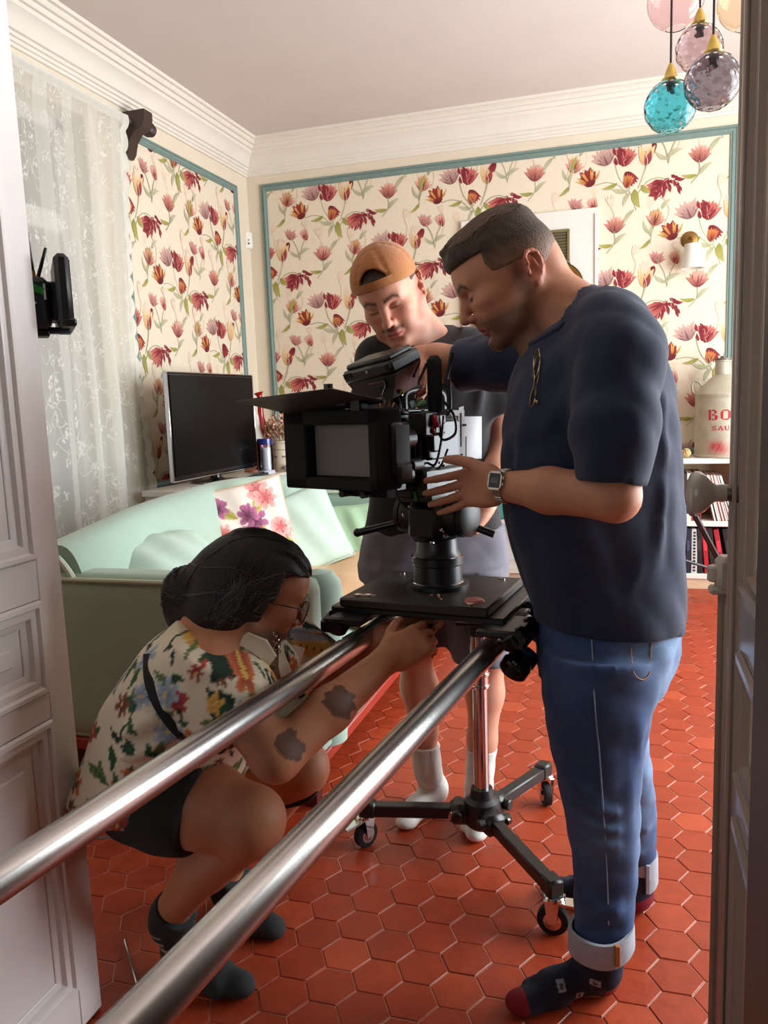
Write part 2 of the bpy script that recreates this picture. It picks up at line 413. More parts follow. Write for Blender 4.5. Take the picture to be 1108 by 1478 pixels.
def tulip(P,x,y,s,ang,pal,style,r):
    """style cup, open, parrot"""
    h=1e-4; s=s*1.38
    if style=='cup':
        for k,(da,l,w) in enumerate([(-.42,1.,.42),(.42,1.,.42),(-.2,1.06,.40),(.2,1.06,.40),(0,1.02,.46)]):
            P.petal(x,y,ang+da,s*l,s*w,pal[0],pal[1],h+k*3e-5,bend=-da*.25)
        P.petal(x,y,ang+.06,s*.8,s*.12,(112,30,40),pal[0],h+2e-4); P.petal(x,y,ang-.24,s*.85,s*.10,(112,30,40),pal[0],h+2e-4)
    elif style=='open':
        for k,da in enumerate([-.95,.95,-.62,.62,-.3,.3,0]):
            P.petal(x,y,ang+da,s*(.80+.25*r.random()),s*.36,pal[0],pal[1],h,bend=-da*.22)
            P.petal(x,y,ang+da+.03,s*.62,s*.08,(110,40,52),pal[0],h)
    else:
        ca,sa=math.cos(ang),math.sin(ang)
        for k in range(11):
            t=k/10*.75; w=r.uniform(-.26,.26)*(1-.3*t); bx=x+s*(t*ca-w*sa); by=y+s*(t*sa+w*ca); da=r.uniform(-.9,.9)+w*1.6
            P.petal(bx,by,ang+da,s*r.uniform(.34,.55),s*.22,pal[0],pal[1],h,bend=r.uniform(-.4,.4))
            if k%3==0: P.petal(bx,by,ang+da,s*.4,s*.05,(226,170,150),pal[1],h)
def flame(P,x,y,s,ang,r):
    s=s*1.3
    for k,(da,l,w) in enumerate([(-.7,.8,.5),(.7,.8,.5),(-.35,1.,.5),(.35,1.,.5),(0,.95,.6)]): P.petal(x,y,ang+da,s*l,s*w,(96,22,28),(150,50,40),1e-4+k*2e-5,bend=-da*.4)
    for da in(-.8,-.5,-.25,.1,.35,.6,.85): P.petal(x+.3*s*math.cos(ang+da),y+.3*s*math.sin(ang+da),ang+da,s*.62,s*.11,(178,96,50),(226,184,100),2.4e-4,bend=r.uniform(-.3,.3))
def motif(P,ox,oy,seed=3):
    r=np.random.default_rng(seed); D=math.radians
    g=lambda x,y:(ox+x,oy+y)
    # faint ghost flowers and grasses of the ground
    for (x,y,s,a) in [(.19,.03,.09,80),(-.02,-.30,.08,95),(.22,-.33,.09,70),(-.2,.1,.07,110),(.12,.16,.08,60),(-.13,-.22,.06,100)]:
        tulip_g=[(-.5,.9),(.5,.9),(-.2,1.),(.2,1.)]
        for da,l in tulip_g: P.petal(*g(x,y),D(a)+da,s*l,s*.28,GHO[0],GHO[1],4e-5,bend=-da*.2)
        P.stem([g(x,y),g(x+.02,y-.07),g(x-.01,y-.16)],.004,GHO[0],3e-5)
    # stems
    for pts in [[(.0,-.02),(.03,-.12),(.10,-.22),(.14,-.34)],[(-.13,-.15),(-.05,-.14),(.03,-.17),(.09,-.24)],[(.20,-.03),(.19,-.1),(.15,-.2)],[(.33,-.16),(.27,-.145),(.2,-.17),(.13,-.26)],[(.08,-.14),(.10,-.2)],
                [(-.27,-.02),(-.29,-.1),(-.30,-.17)],[(.0,-.46),(.0,-.54),(-.05,-.60)],[(-.26,-.27),(-.21,-.36),(-.19,-.45)],[(-.13,-.29),(-.17,-.37),(-.19,-.46)]]:
        P.stem([g(*q) for q in pts],.0055,SAG[0],6e-5)
    # leaves
    for (x,y,a,L,w,pal) in [(.13,-.2,-70,.13,.055,OLV),(.10,-.22,-110,.1,.03,SAG),(.17,-.18,-35,.09,.04,OLV),(.02,-.15,190,.11,.03,OLV),(.09,-.21,160,.12,.035,SAG),(-.30,-.12,60,.1,.025,SAG),(-.30,-.14,215,.09,.025,OLV),(0,-.55,35,.11,.03,SAG),(-.01,-.55,170,.10,.03,OLV),(-.20,-.42,20,.11,.035,SAG),(-.19,-.43,140,.10,.03,SAG),(.13,-.33,-120,.13,.028,SAG),(.25,-.47,70,.14,.03,OLV),(.23,-.5,110,.10,.025,SAG),(.3,-.35,40,.09,.025,SAG)]:
        P.petal(*g(x,y),D(a),L,w,pal[0],pal[1],8e-5,bend=.25 if a>0 else -.25)
    # flowers
    tulip(P,*g(-.045,-.03),.098,D(110),MAU,'open',r)
    tulip(P,*g(.05,-.05),.088,D(60),RED2,'cup',r); tulip(P,*g(.07,-.085),.075,D(-55),RED,'cup',r); tulip(P,*g(.045,-.05),.085,D(100),RED,'parrot',r)
    tulip(P,*g(.195,-.06),.10,D(85),CRM,'cup',r); P.petal(*g(.2,-.06),D(70),.098,.045,(120,34,52),(170,70,70),3e-4)
    flame(P,*g(-.15,-.155),.098,D(110),r)
    tulip(P,*g(.075,-.19),.062,D(75),((150,60,40),(206,130,70)),'cup',r)
    tulip(P,*g(.34,-.15),.105,D(-125),RED,'parrot',r); tulip(P,*g(.35,-.15),.08,D(-40),RED,'parrot',r); tulip(P,*g(.32,-.17),.09,D(-150),RED2,'cup',r)
    tulip(P,*g(-.275,-.055),.075,D(75),PNK,'open',r); tulip(P,*g(-.275,-.05),.07,D(80),((130,60,48),(216,168,120)),'cup',r)
    tulip(P,*g(.0,-.475),.080,D(80),PNK,'cup',r); tulip(P,*g(.0,-.475),.075,D(85),((120,48,50),(210,140,120)),'open',r)
    tulip(P,*g(-.265,-.30),.065,D(70),((150,80,76),(216,160,150)),'open',r); tulip(P,*g(-.27,-.315),.05,D(-120),RED,'cup',r)
    tulip(P,*g(-.125,-.315),.065,D(110),PNK,'cup',r); P.petal(*g(-.125,-.31),D(130),.05,.025,(130,40,40),(160,70,60),3e-4)
def clip_build(P,rect,holes,frame,name,parent):
    """keep polygons inside the panel, cut at its edges and at the holes"""
    def clip(V,C,ax,val,keep_less):
        oV=[];oC=[];m=len(V)
        for i in range(m):
            a,b_=V[i],V[(i+1)%m]; ca,cb=C[i],C[(i+1)%m]; da=(a[ax]-val)*(1 if keep_less else -1); db=(b_[ax]-val)*(1 if keep_less else -1)
            if da<=0: oV.append(a);oC.append(ca)
            if da*db<0: t=da/(da-db); oV.append(a+(b_-a)*t); oC.append(ca+(cb-ca)*t)
        return oV,oC
    V=np.concatenate(P.v);C=np.concatenate(P.c); nv=[];nf=[];nc=[]
    def rects(r0,hs):
        rs=[r0]
        for h in hs:
            out=[]
            for (a0,a1,b0,b1) in rs:
                if h[1]<=a0 or h[0]>=a1 or h[3]<=b0 or h[2]>=b1: out.append((a0,a1,b0,b1)); continue
                if h[0]>a0: out.append((a0,h[0],b0,b1))
                if h[1]<a1: out.append((h[1],a1,b0,b1))
                m0,m1=max(a0,h[0]),min(a1,h[1])
                if h[2]>b0: out.append((m0,m1,b0,h[2]))
                if h[3]<b1: out.append((m0,m1,h[3],b1))
            rs=out
        return rs
    RS=rects(rect,holes)
    for f in P.f:
        pv=V[list(f)]; lo,hi=pv.min(0),pv.max(0)
        for (a0,a1,b0,b1) in RS:
            if hi[0]<a0 or lo[0]>a1 or hi[1]<b0 or lo[1]>b1: continue
            q=list(pv); c=list(C[list(f)])
            if lo[0]<a0: q,c=clip(q,c,0,a0,False)
            if q and hi[0]>a1: q,c=clip(q,c,0,a1,True)
            if q and lo[1]<b0: q,c=clip(q,c,1,b0,False)
            if q and hi[1]>b1: q,c=clip(q,c,1,b1,True)
            if len(q)<3: continue
            nf.append(tuple(range(len(nv),len(nv)+len(q)))); nv+=q; nc+=c
    nv=np.array(nv); o,ux,uy,un=[np.asarray(k,float) for k in frame]
    Wv=o+nv[:,:1]*ux+nv[:,1:2]*uy+nv[:,2:3]*un
    b=MB(); b.add(Wv,nf); ob=b.obj(name,m_print,parent=parent,smooth=False,colors=np.array(nc),fixn=False); return ob
m_print=mat('printed_tulips',attr='Col',rough=.85)
WLOC[wall_back.name]=np.array(wall_back.location); WLOC[wall_left.name]=np.array(wall_left.location)
CHIM=(-1.156,-.211,0,2.549)
def paper(frame,rect,holes,anchor,name,parent):
    o,ux,uy,un=[np.asarray(k,float) for k in frame]
    P=Print(None)
    for i in range(-9,10):
        for j in range(-9,10):
            x=anchor[0]+i*.53; y=anchor[1]+j*.79-(.395 if i%2 else 0)
            if rect[0]-.5<x<rect[1]+.4 and rect[2]-.3<y<rect[3]+.75: motif(P,x,y)
    b=MB(); 
    b.prism([(rect[0],rect[2]),(rect[1],rect[2]),(rect[1],rect[3]),(rect[0],rect[3])],o,ux,uy,un,.0015)
    b.obj('wallpaper',m_paper,parent=parent,smooth=False)
    clip_build(P,rect,holes,(o+un*.0017,ux,uy,un),'floral_print',parent)
a0=at(462,284,y=YB)
paper(((0,YB,0),(1,0,0),(0,0,1),(0,-1,0)),(PB[0]+.04,PB[1]-.04,PB[2]+.04,PB[3]-.04),[(CHIM[0]-.001,CHIM[1]+.001,0,CHIM[3])],(a0[0],a0[2]+.01),'p',wall_back)
a1=at(302,312,x=XL)
paper(((XL,0,0),(0,1,0),(0,0,1),(1,0,0)),(PL[0]+.04,PL[1]-.04,PL[2]+.04,PL[3]-.04),[],(a1[1],a1[2]),'p',wall_left)

# ---- white chimney panel in the back wall, with its vent
b=MB(); b.box(((CHIM[0]+CHIM[1])/2,YB-.012,CHIM[3]/2),(CHIM[1]-CHIM[0],.028,CHIM[3]),bev=.003); b.box((CHIM[1]-.012,YB-.03,CHIM[3]/2-.02),(.022,.012,CHIM[3]-.04),bev=.003); b.box((CHIM[0]+.012,YB-.03,CHIM[3]/2-.02),(.022,.012,CHIM[3]-.04),bev=.003)
struct(b.obj('trim_4',m_white))
m_vent=mat('olive_brass_vent',(128,118,78),.5,.4,noise=.1,nscale=20); m_dark=mat('vent_mesh',(70,62,44),.7)
ve=at(805,355,y=YB-.03); v=thing('wall_vent','small olive green vent grille on white chimney panel','vent',(ve[0]-.03,YB-.026,2.315))
b=MB()
for (cx,cz,sx,sz) in [(0,.1,.22,.018),(0,-.1,.22,.018),(-.1,0,.018,.2),(.1,0,.018,.2)]: b.box((ve[0]-.03+cx,YB-.034,2.315+cz),(sx,.016,sz),bev=.003)
b.obj('vent_frame',m_vent,v); MB().box((ve[0]-.03,YB-.029,2.315),(.19,.006,.19)).obj('mesh_screen',m_dark,v)
b=MB()
for k in range(9): b.box((ve[0]-.03,YB-.034,2.315-.08+k*.02),(.185,.003,.005))
b.obj('louvre',m_vent,v); b=MB().box((ve[0]-.03,YB-.036,2.195),(.225,.02,.012),bev=.003); b.obj('dark_lip',mat('vent_lip',(46,44,46),.6),v)  # dark strip along the vent's lower edge

# ---- left window: reveal, frame, panes, closed shutters outside
m_wf=mat('window_paint',(222,222,216),.5); m_glass=mat('window_glass',(240,246,244),.03,trans=1.,ior=1.15)
m_shut=mat('grey_shutter',(150,154,150),.7,noise=.06,nscale=6)
y0,y1,z0,z1=WIN
w=struct(thing('window_1',None,None,(XL-.16,(y0+y1)/2,z0)))
b=MB()
for (yc,zc,sy,sz) in [((y0+y1)/2,z0+.04,y1-y0,.08),((y0+y1)/2,z1-.04,y1-y0,.08),(y0+.04,(z0+z1)/2,.08,z1-z0),(y1-.04,(z0+z1)/2,.08,z1-z0),((y0+y1)/2,2.32,y1-y0-.14,.11),((y0+y1)/2,(z0+z1)/2,.1,z1-z0-.14)]: b.box((XL-.16,yc,zc),(.06,sy,sz),bev=.006)
b.obj('window_frame',m_wf,w)
for yc in(y0+.36,y1-.36):
    MB().box((XL-.165,yc,(z0+2.32)/2),(.006,.62,2.32-z0-.14)).obj('pane',m_glass,w)
    MB().box((XL-.165,yc,(2.32+z1)/2),(.006,.62,z1-2.32-.14)).obj('pane',m_glass,w)
for yc in(y0+.36,y1-.36):
    s=MB(); s.box((XL-.285,yc,(z0+z1)/2),(.03,.71,z1-z0),bev=.004); so=s.obj('shutter',m_shut,w)
    for k in range(12):
        so2=MB().box((XL-.267,yc,z0+.16+k*.205),(.012,.6,.15),bev=.004); so2.obj('slat',m_shut,w)

# ---- double door: left leaf, panelled; right leaf with cremone bolt and porcelain knob
def leaf(name,x,side,hinge_y,edge_y,z1,nm,st=.068,m_door=None):
    """face at x looking towards side (+1: +X); from hinge_y to edge_y"""
    d=struct(thing(name,None,None,(x-side*.021,(hinge_y+edge_y)/2,.005)))
    ya,yb=hinge_y,edge_y; tk=.042; xc=x-side*tk/2
    rails=[(.006,.100),(.697,.752),(.94,1.02),(z1-.12,z1)]
    b=MB()
    b.box((xc,ya+st/2,(z1+.006)/2),(tk,st,z1-.006),bev=.003); b.box((xc,yb-st/2,(z1+.006)/2),(tk,st,z1-.006),bev=.003)
    for (a,c) in rails: b.box((xc,(ya+yb)/2,(a+c)/2),(tk,yb-ya-2*st+.002,c-a),bev=.002)
    b.obj('stile_frame',m_door,d)
    pr=[(0,0),(.004,.007),(.012,.008),(.016,.001),(.022,.003),(.03,.001),(.034,-.008),(.044,-.009),(.048,-.012)]
    for k in range(3):
        a,c=rails[k][1],rails[k+1][0]; p0,p1=ya+st,yb-st
        MB().box((xc,(p0+p1)/2,(a+c)/2),(.016,p1-p0+.004,c-a+.004)).obj('panel',m_door,d)
        mo=MB(); cs=[(x,p0,a),(x,p1,a),(x,p1,c),(x,p0,c)]
        mo.sweep(pr,cs,[(side,0,0)]*4,[(0,1,1),(0,-1,1),(0,-1,-1),(0,1,-1)],closed=True); mo.obj('panel_moulding',m_door,d)
        rz=MB(); rz.box((xc+side*.011,(p0+p1)/2,(a+c)/2),(.008,p1-p0-.15,c-a-.15),bev=.0035); rz.obj('raised_field',m_door,d)
    return d
d1=leaf('door_1',-1.098,1,.685,1.305,2.46,1,.068,m_door)
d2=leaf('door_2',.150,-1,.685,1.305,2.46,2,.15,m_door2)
# rebate strip, cremone rod and guide on the right leaf's meeting edge
m_rod=mat('painted_iron',(150,134,120),.45,.2,noise=.15,nscale=30)
m_porc=mat('grey_porcelain',(196,190,178),.25,coat=.4); m_steel=mat('dull_steel',(120,112,100),.4,.9)
b=MB(); b.box((.166,1.309,1.23),(.020,.016,2.44),bev=.004); b.box((.176,1.316,1.23),(.012,.02,2.44),bev=.003); b.box((.146,1.262,1.23),(.008,.010,2.44),bev=.003); b.box((.146,1.225,1.23),(.008,.010,2.44),bev=.003); b.obj('rebate_strip',m_door2,d2)
b=MB(); b.cyl((.142,1.297,.02),(.142,1.297,1.02),.0085,n=14); b.box((.148,1.297,.52),(.012,.022,1.0),bev=.003); b.obj('bolt_rod',m_rod,d2)
b=MB(); b.box((.142,1.294,1.018),(.026,.04,.055),bev=.008); b.cyl((.13,1.294,1.005),(.13,1.294,1.03),.013,n=14,bev=.003); b.box((.137,1.294,.992),(.034,.03,.012),bev=.004); b.obj('rod_guide',mat('old_white_paint',(196,188,174),.45,noise=.1,nscale=30),d2)
kc=np.array([.152,1.236,1.150])
kb=MB(); kb.lathe(kc,[(.019,0),(.019,.004),(.013,.006),(.012,.018)],axis=(-1,0,0),n=20); ko=kb.obj('knob_shank',m_steel,d2)
kb=MB(); kb.lathe(kc,[(.012,.016),(.0135,.022),(.0125,.030),(.016,.036),(.026,.044),(.0315,.052),(.0325,.058),(.029,.065),(.018,.070),(0,.072)],axis=(-1,0,0),n=28); kb.obj('knob',m_porc,d2)
# dark frame post on the hall side of the right leaf
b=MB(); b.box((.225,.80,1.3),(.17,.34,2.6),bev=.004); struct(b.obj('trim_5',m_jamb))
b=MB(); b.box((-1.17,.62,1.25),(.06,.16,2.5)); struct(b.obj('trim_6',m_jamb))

# ---- curtain pole and lace curtain
m_pole=mat('dark_wood',(58,42,36),.45,noise=.2,nscale=30)
m_rodsteel=mat('pewter_rod',(120,112,106),.4,.6,noise=.1,nscale=60)
c=thing('curtain_pole','dark wooden curtain pole with carved bracket end above lace curtain','curtain pole',(XL+.12,3.2,2.945))
MB().cyl((XL+.068,2.2,2.945),(XL+.068,4.30,2.945),.013,n=14).obj('rod',m_rodsteel,c)
b=MB(); yb_=4.235
b.lathe((XL+.09,4.29,2.945),[(.014,0),(.02,.004),(.022,.02),(.034,.035),(.044,.05),(.044,.056),(.03,.07),(.036,.085),(.02,.10),(0,.105)],axis=(0,1,0),n=20)
b.obj('finial',m_pole,c)
b=MB(); b.prism([(0,.06),(.165,.06),(.165,.02),(.15,-.03),(.09,-.055),(.055,-.10),(.04,-.16),(.02,-.185),(0,-.185)],(XL,4.19,2.945),(1,0,0),(0,0,1),(0,1,0),.085); b.obj('bracket',m_pole,c)
def lace_material():
    m=bpy.data.materials.new('lace'); m.use_nodes=True; k=Nt(m); b=k.n['Principled BSDF']; k.n.remove(b); out=k.n['Material Output']
    tc=k.add('ShaderNodeTexCoord'); uv=k.add('ShaderNodeAttribute',attribute_name='cloth'); vec=uv.outputs['Vector']
    # sprays of flowers: two scales of cells broken by noise
    n0=k.add('ShaderNodeTexNoise',i_Vector=vec,i_Scale=9.,i_Detail=2.)
    mxv=k.add('ShaderNodeMix',data_type='RGBA',i_0=.06); k.link(vec,mxv.inputs[6]); k.link(n0.outputs['Color'],mxv.inputs[7])
    v1=k.add('ShaderNodeTexVoronoi',i_Vector=mxv.outputs[2],i_Scale=9.5,feature='F1',i_Randomness=.8)
    r1=k.add('ShaderNodeMapRange',i_0=v1.outputs['Distance'],i_1=.30,i_2=.42,i_3=1.,i_4=0.)
    v2=k.add('ShaderNodeTexVoronoi',i_Vector=mxv.outputs[2],i_Scale=48.,feature='F1'); r2=k.add('ShaderNodeMapRange',i_0=v2.outputs['Distance'],i_1=.35,i_2=.6,i_3=1.,i_4=.25)
    mu=k.add('ShaderNodeMath',operation='MULTIPLY',i_0=r1.outputs[0],i_1=r2.outputs[0])
    v3=k.add('ShaderNodeTexVoronoi',i_Vector=mxv.outputs[2],i_Scale=14.,feature='DISTANCE_TO_EDGE'); r3=k.add('ShaderNodeMapRange',i_0=v3.outputs['Distance'],i_1=.02,i_2=.05,i_3=.8,i_4=0.)
    n4=k.add('ShaderNodeTexNoise',i_Vector=vec,i_Scale=5.); g4=k.add('ShaderNodeMath',operation='GREATER_THAN',i_0=n4.outputs['Fac'],i_1=.5); m3=k.add('ShaderNodeMath',operation='MULTIPLY',i_0=r3.outputs[0],i_1=g4.outputs[0])
    mxx=k.add('ShaderNodeMath',operation='MAXIMUM',i_0=mu.outputs[0],i_1=m3.outputs[0])
    ed=k.add('ShaderNodeAttribute',attribute_name='edge'); m5=k.add('ShaderNodeMath',operation='MAXIMUM',i_0=mxx.outputs[0],i_1=ed.outputs['Fac'])
    al=k.add('ShaderNodeMapRange',i_0=m5.outputs[0],i_3=.44,i_4=.97)
    df=k.add('ShaderNodeBsdfDiffuse'); df.inputs[0].default_value=L4((240,238,228)); tl=k.add('ShaderNodeBsdfTranslucent'); tl.inputs[0].default_value=L4((240,238,228))
    ms=k.add('ShaderNodeMixShader',i_0=.3); k.link(df.outputs[0],ms.inputs[1]); k.link(tl.outputs[0],ms.inputs[2])
    tp=k.add('ShaderNodeBsdfTransparent'); m2=k.add('ShaderNodeMixShader',i_0=al.outputs[0]); k.link(tp.outputs[0],m2.inputs[1]); k.link(ms.outputs[0],m2.inputs[2]); k.link(m2.outputs[0],out.inputs[0])
    return m
m_lace=lace_material()
def curtain(name,label,ya,yb,x0,scallop,fold,nf):
    nu,nv=240,240; V=[];E=[];U=[]; b=MB(); ztop,zbot=2.962,.16
    for j in range(nv):
        t=j/(nv-1); z=ztop+(zbot-ztop)*t
        for i in range(nu):
            u=i/(nu-1); y=ya+(yb-ya)*u
            if u>.93:
                sc=.034*abs(math.sin(z*math.pi/.115))**.7-.034; y+=sc*scallop*(u-.93)/.07
            y+=.02*math.sin(3*z+6*u)*u
            g=.25+.75*min(1,max(0,(u-.45)/.2)); 
            x=x0+fold*g*(math.sin(u*nf*2*PI+.6*math.sin(2.2*z))*(.5+.5*min(1,t*6)))+.012*math.sin(u*nf*5.1+1.3*z)
            x=x*(1-math.exp(-(t/.03)**2))+(XL+.088+.003*math.sin(u*160))*math.exp(-(t/.03)**2)
            V.append((x,y,z)); E.append(max(1. if u>.972 else 0.,.85 if t<.02 or t>.985 else 0.,.45 if abs(u-.94)<.006 else 0., .62 if .5<u<.94 and math.sin(u*nf*2*PI)>.2 else .30 if u>.45 else 0.)); U.append((u*(yb-ya)*1.7,z,0))
    f=[]
    for j in range(nv-1):
        for i in range(nu-1): f.append((j*nu+i,j*nu+i+1,(j+1)*nu+i+1,(j+1)*nu+i))
    b.add(V,f); o=b.obj(name,m_lace)
    a=o.data.attributes.new('cloth','FLOAT_VECTOR','POINT'); a.data.foreach_set('vector',np.array(U,np.float32).ravel())
    a=o.data.attributes.new('edge','FLOAT','POINT'); a.data.foreach_set('value',E)
    return tag(o,label,'curtain')
curtain('lace_curtain','white floral lace curtain with scalloped edge hanging over the window',2.45,4.14,XL+.075,1.,.024,9)

# ---- small white sensor on the corner pier
v=thing('wall_sensor','small white motion sensor box fixed on the cream corner pier','sensor',at(358,356,y=YB-.0)*np.array([1,0,1])+np.array([0.004,YB-.02,0]))
sp=WLOC[v.name]; R=rotm((0,0,1),math.radians(45))
b=MB(); b.box(sp+np.array([.012,-.012,.04]),(.07,.045,.135),R=R,bev=.012); b.obj('housing',mat('white_plastic',(232,228,218),.4),v)
b=MB(); b.cyl(sp+np.array([.026,-.030,.012]),sp+np.array([.030,-.034,.012]),.007,n=12); b.cyl(sp+np.array([.026,-.030,.038]),sp+np.array([.030,-.034,.038]),.005,n=12); b.obj('lens',mat('sensor_lens',(40,40,42),.3),v)
# ================================================================ FURNITURE AND THINGS ALONG THE WALLS
V3=lambda *a: np.array(a,float)
def thin_glass(name,c,refl=.12):
    m=bpy.data.materials.new(name); m.use_nodes=True; k=Nt(m); k.n.remove(k.n['Principled BSDF'])
    t=k.add('ShaderNodeBsdfTransparent'); t.inputs[0].default_value=L4(c); g=k.add('ShaderNodeBsdfGlossy',i_Roughness=.03)
    f=k.add('ShaderNodeFresnel',i_IOR=1.45); mx=k.add('ShaderNodeMixShader',i_0=f.outputs[0]); k.link(t.outputs[0],mx.inputs[1]); k.link(g.outputs[0],mx.inputs[2]); k.link(mx.outputs[0],k.n['Material Output'].inputs[0]); return m
m_mint=mat('mint_velvet',(156,180,164),.85,noise=.06,nscale=5,bump=.15,bscale=220,sheen=.25)
m_pipe=mat('pale_piping',(196,206,184),.8,noise=.05,nscale=30)
m_sofabase=mat('red_stained_base',(150,48,34),.4,noise=.1,nscale=20)
m_mahog=mat('dark_mahogany',(88,34,30),.4,noise=.2,nscale=30)
# ---- sofa
so=thing('sofa','mint green sofa with curved back and pale piped arms along the left wall','sofa',(-1.5,3.35,0))
SX0,SX1,SY0,SY1=-2.04,-.95,2.20,4.56
def rbox(b,c,size,r,nu=10):
    """soft upholstered block: superellipsoid-like rounded box"""
    c=np.asarray(c,float); h=np.asarray(size,float)/2
    n=nu; V=[];f=[]
    pts=np.linspace(-1,1,n)
    base=0; faces=[]
    for a in range(3):
        o=[i for i in range(3) if i!=a]
        for sg in(-1,1):
            G=np.zeros((n,n,3)); u,v=np.meshgrid(pts,pts,indexing='ij'); G[...,o[0]]=u*h[o[0]]; G[...,o[1]]=v*h[o[1]]; G[...,a]=sg*h[a]
            q=np.clip(G,-(h-r),h-r); d=G-q; L=np.linalg.norm(d,axis=2,keepdims=True); P=q+d/np.maximum(L,1e-9)*r*(L>1e-9)
            st=len(V); V+=list(P.reshape(-1,3)+c)
            for i in range(n-1):
                for j in range(n-1):
                    k=st+i*n+j; fc=(k,k+n,k+n+1,k+1); 
                    f.append(fc if (sg>0)^(a==1) else fc[::-1])
    b.add(V,f)
def weld(o,d=.0008):
    bm=bmesh.new(); bm.from_mesh(o.data); bmesh.ops.remove_doubles(bm,verts=bm.verts,dist=d); bmesh.ops.recalc_face_normals(bm,faces=bm.faces); bm.to_mesh(o.data); bm.free(); o.data.polygons.foreach_set('use_smooth',[True]*len(o.data.polygons)); return o
# near arm, far arm
for (ya,yb,zt) in [(SY0,SY0+.15,.755),(SY1-.16,SY1,.79)]:
    b=MB(); rbox(b,((SX0+SX1)/2,(ya+yb)/2,(.16+zt)/2),(SX1-SX0,yb-ya,zt-.16),.045,14); ob=weld(b.obj('arm',m_mint,so))
    pp=MB(); e=.006
    yy=ya+e
    pp.tube(spline([(SX0+.02,yy,zt-.022),(-1.6,yy-.006,zt-.018),(SX1-.06,yy-.006,zt-.020),(SX1-.012,yy,zt-.05),(SX1-.004,yy+.002,zt-.12),(SX1-.004,yy+.002,.2)],8),.0085,8); pp.obj('piping',m_pipe,ob if False else so)
# rounded front roll of the near arm
b=MB(); b.lathe((SX1-.04,SY0+.20,.16),[(.075,0),(.08,.1),(.082,.50),(.076,.55),(.05,.585),(0,.595)],n=24); b.obj('arm_roll',m_mint,so)
# camel back
b=MB(); nv=40; nu=18
def backfn(u,v):
    y=SY0+.03+(SY1-SY0-.06)*u; hump=.085*math.exp(-((u-.55)/.40)**2)+.016*math.exp(-((u-.22)/.16)**2)-.015*(1-u)**3
    zt=.850+hump; a=v*2*PI
    # a flattened loop: cross-section of the leaning back
    w=.105; t=(math.cos(a),math.sin(a)); se=lambda q:math.copysign(abs(q)**.55,q)
    zc=(.2+zt)/2; hz=(zt-.2)/2; x=-1.87+w*se(t[0]); z=zc+hz*se(t[1])
    x-=.16*(z-.45)
    return (x-.03*math.sin(u*PI)+.03,y,z)
b.grid(backfn,40,37); b.f+=[tuple(j*40 for j in range(36))[::-1],tuple(j*40+39 for j in range(36))]; b.mi+=[0,0]; ob=weld(b.obj('backrest',m_mint,so),.0005)
pp=MB(); pp.tube(spline([(-1.765,SY0+.04,.5),(-1.80,SY0+.015,.70),(-1.86,SY0+.01,.80),(-1.93,SY0+.02,.825),(-2.02,SY0+.04,.80)],8),.011,8); pp.obj('piping',m_pipe,so)
# seat, front and base
b=MB(); rbox(b,(-1.40,(SY0+SY1)/2,.36),(.90,SY1-SY0-.28,.18),.05,14); weld(b.obj('seat',m_mint,so))
b=MB(); b.box((-1.44,(SY0+SY1)/2,.225),(.99,SY1-SY0-.02,.13),bev=.012); b.obj('front_rail',m_mint,so)
b=MB(); b.box((-1.445,(SY0+SY1)/2,.14),(1.0,SY1-SY0-.01,.045),bev=.006); b.obj('base_rail',m_sofabase,so)
for (x,y) in [(-.99,SY0+.05),(-.99,SY1-.06),(-1.9,SY0+.05),(-1.9,SY1-.06)]:
    b=MB(); dx=.0; b.prism([(-.035,-.035),(.035,-.035),(.035,.035),(-.035,.035)],(x,y,.12),(1,0,0),(0,1,0),(0,0,-1),.001)
    b=MB(); q=np.array([(-1,-1),(1,-1),(1,1),(-1,1)]); b.add(np.concatenate([np.c_[q*.036+[x,y],np.full(4,.125)],np.c_[q*.020+[x+.012,y-.008],np.full(4,.001)]]),[(0,1,2,3),(7,6,5,4),(0,4,5,1),(1,5,6,2),(2,6,7,3),(3,7,4,0)]); b.obj('leg',m_mahog,so,smooth=False)
# ---- peach throw over the seat
m_peach=mat('peach_cotton',(216,178,140),.9,noise=.05,nscale=8,bump=.2,bscale=120)
b=MB()
def thr(u,v):
    y=2.72+1.62*u; xx=-1.74+.86*v; z=.462+.004*math.sin(u*23+v*7)+.006*math.sin(u*9+v*19)+.010*max(0,math.sin(u*14+2.5*v))**3
    x=xx
    if v>.93: t=(v-.93)/.07; x=-1.74+.86*.93+.02*t; z=z*(1-t)+.36*t
    return (x+.006*math.sin(14*u),y+.01*math.sin(9*v),z)
b.grid(thr,70,50); tag(b.obj('seat_throw',m_peach),'crumpled peach cotton throw spread over the green sofa seat','throw')
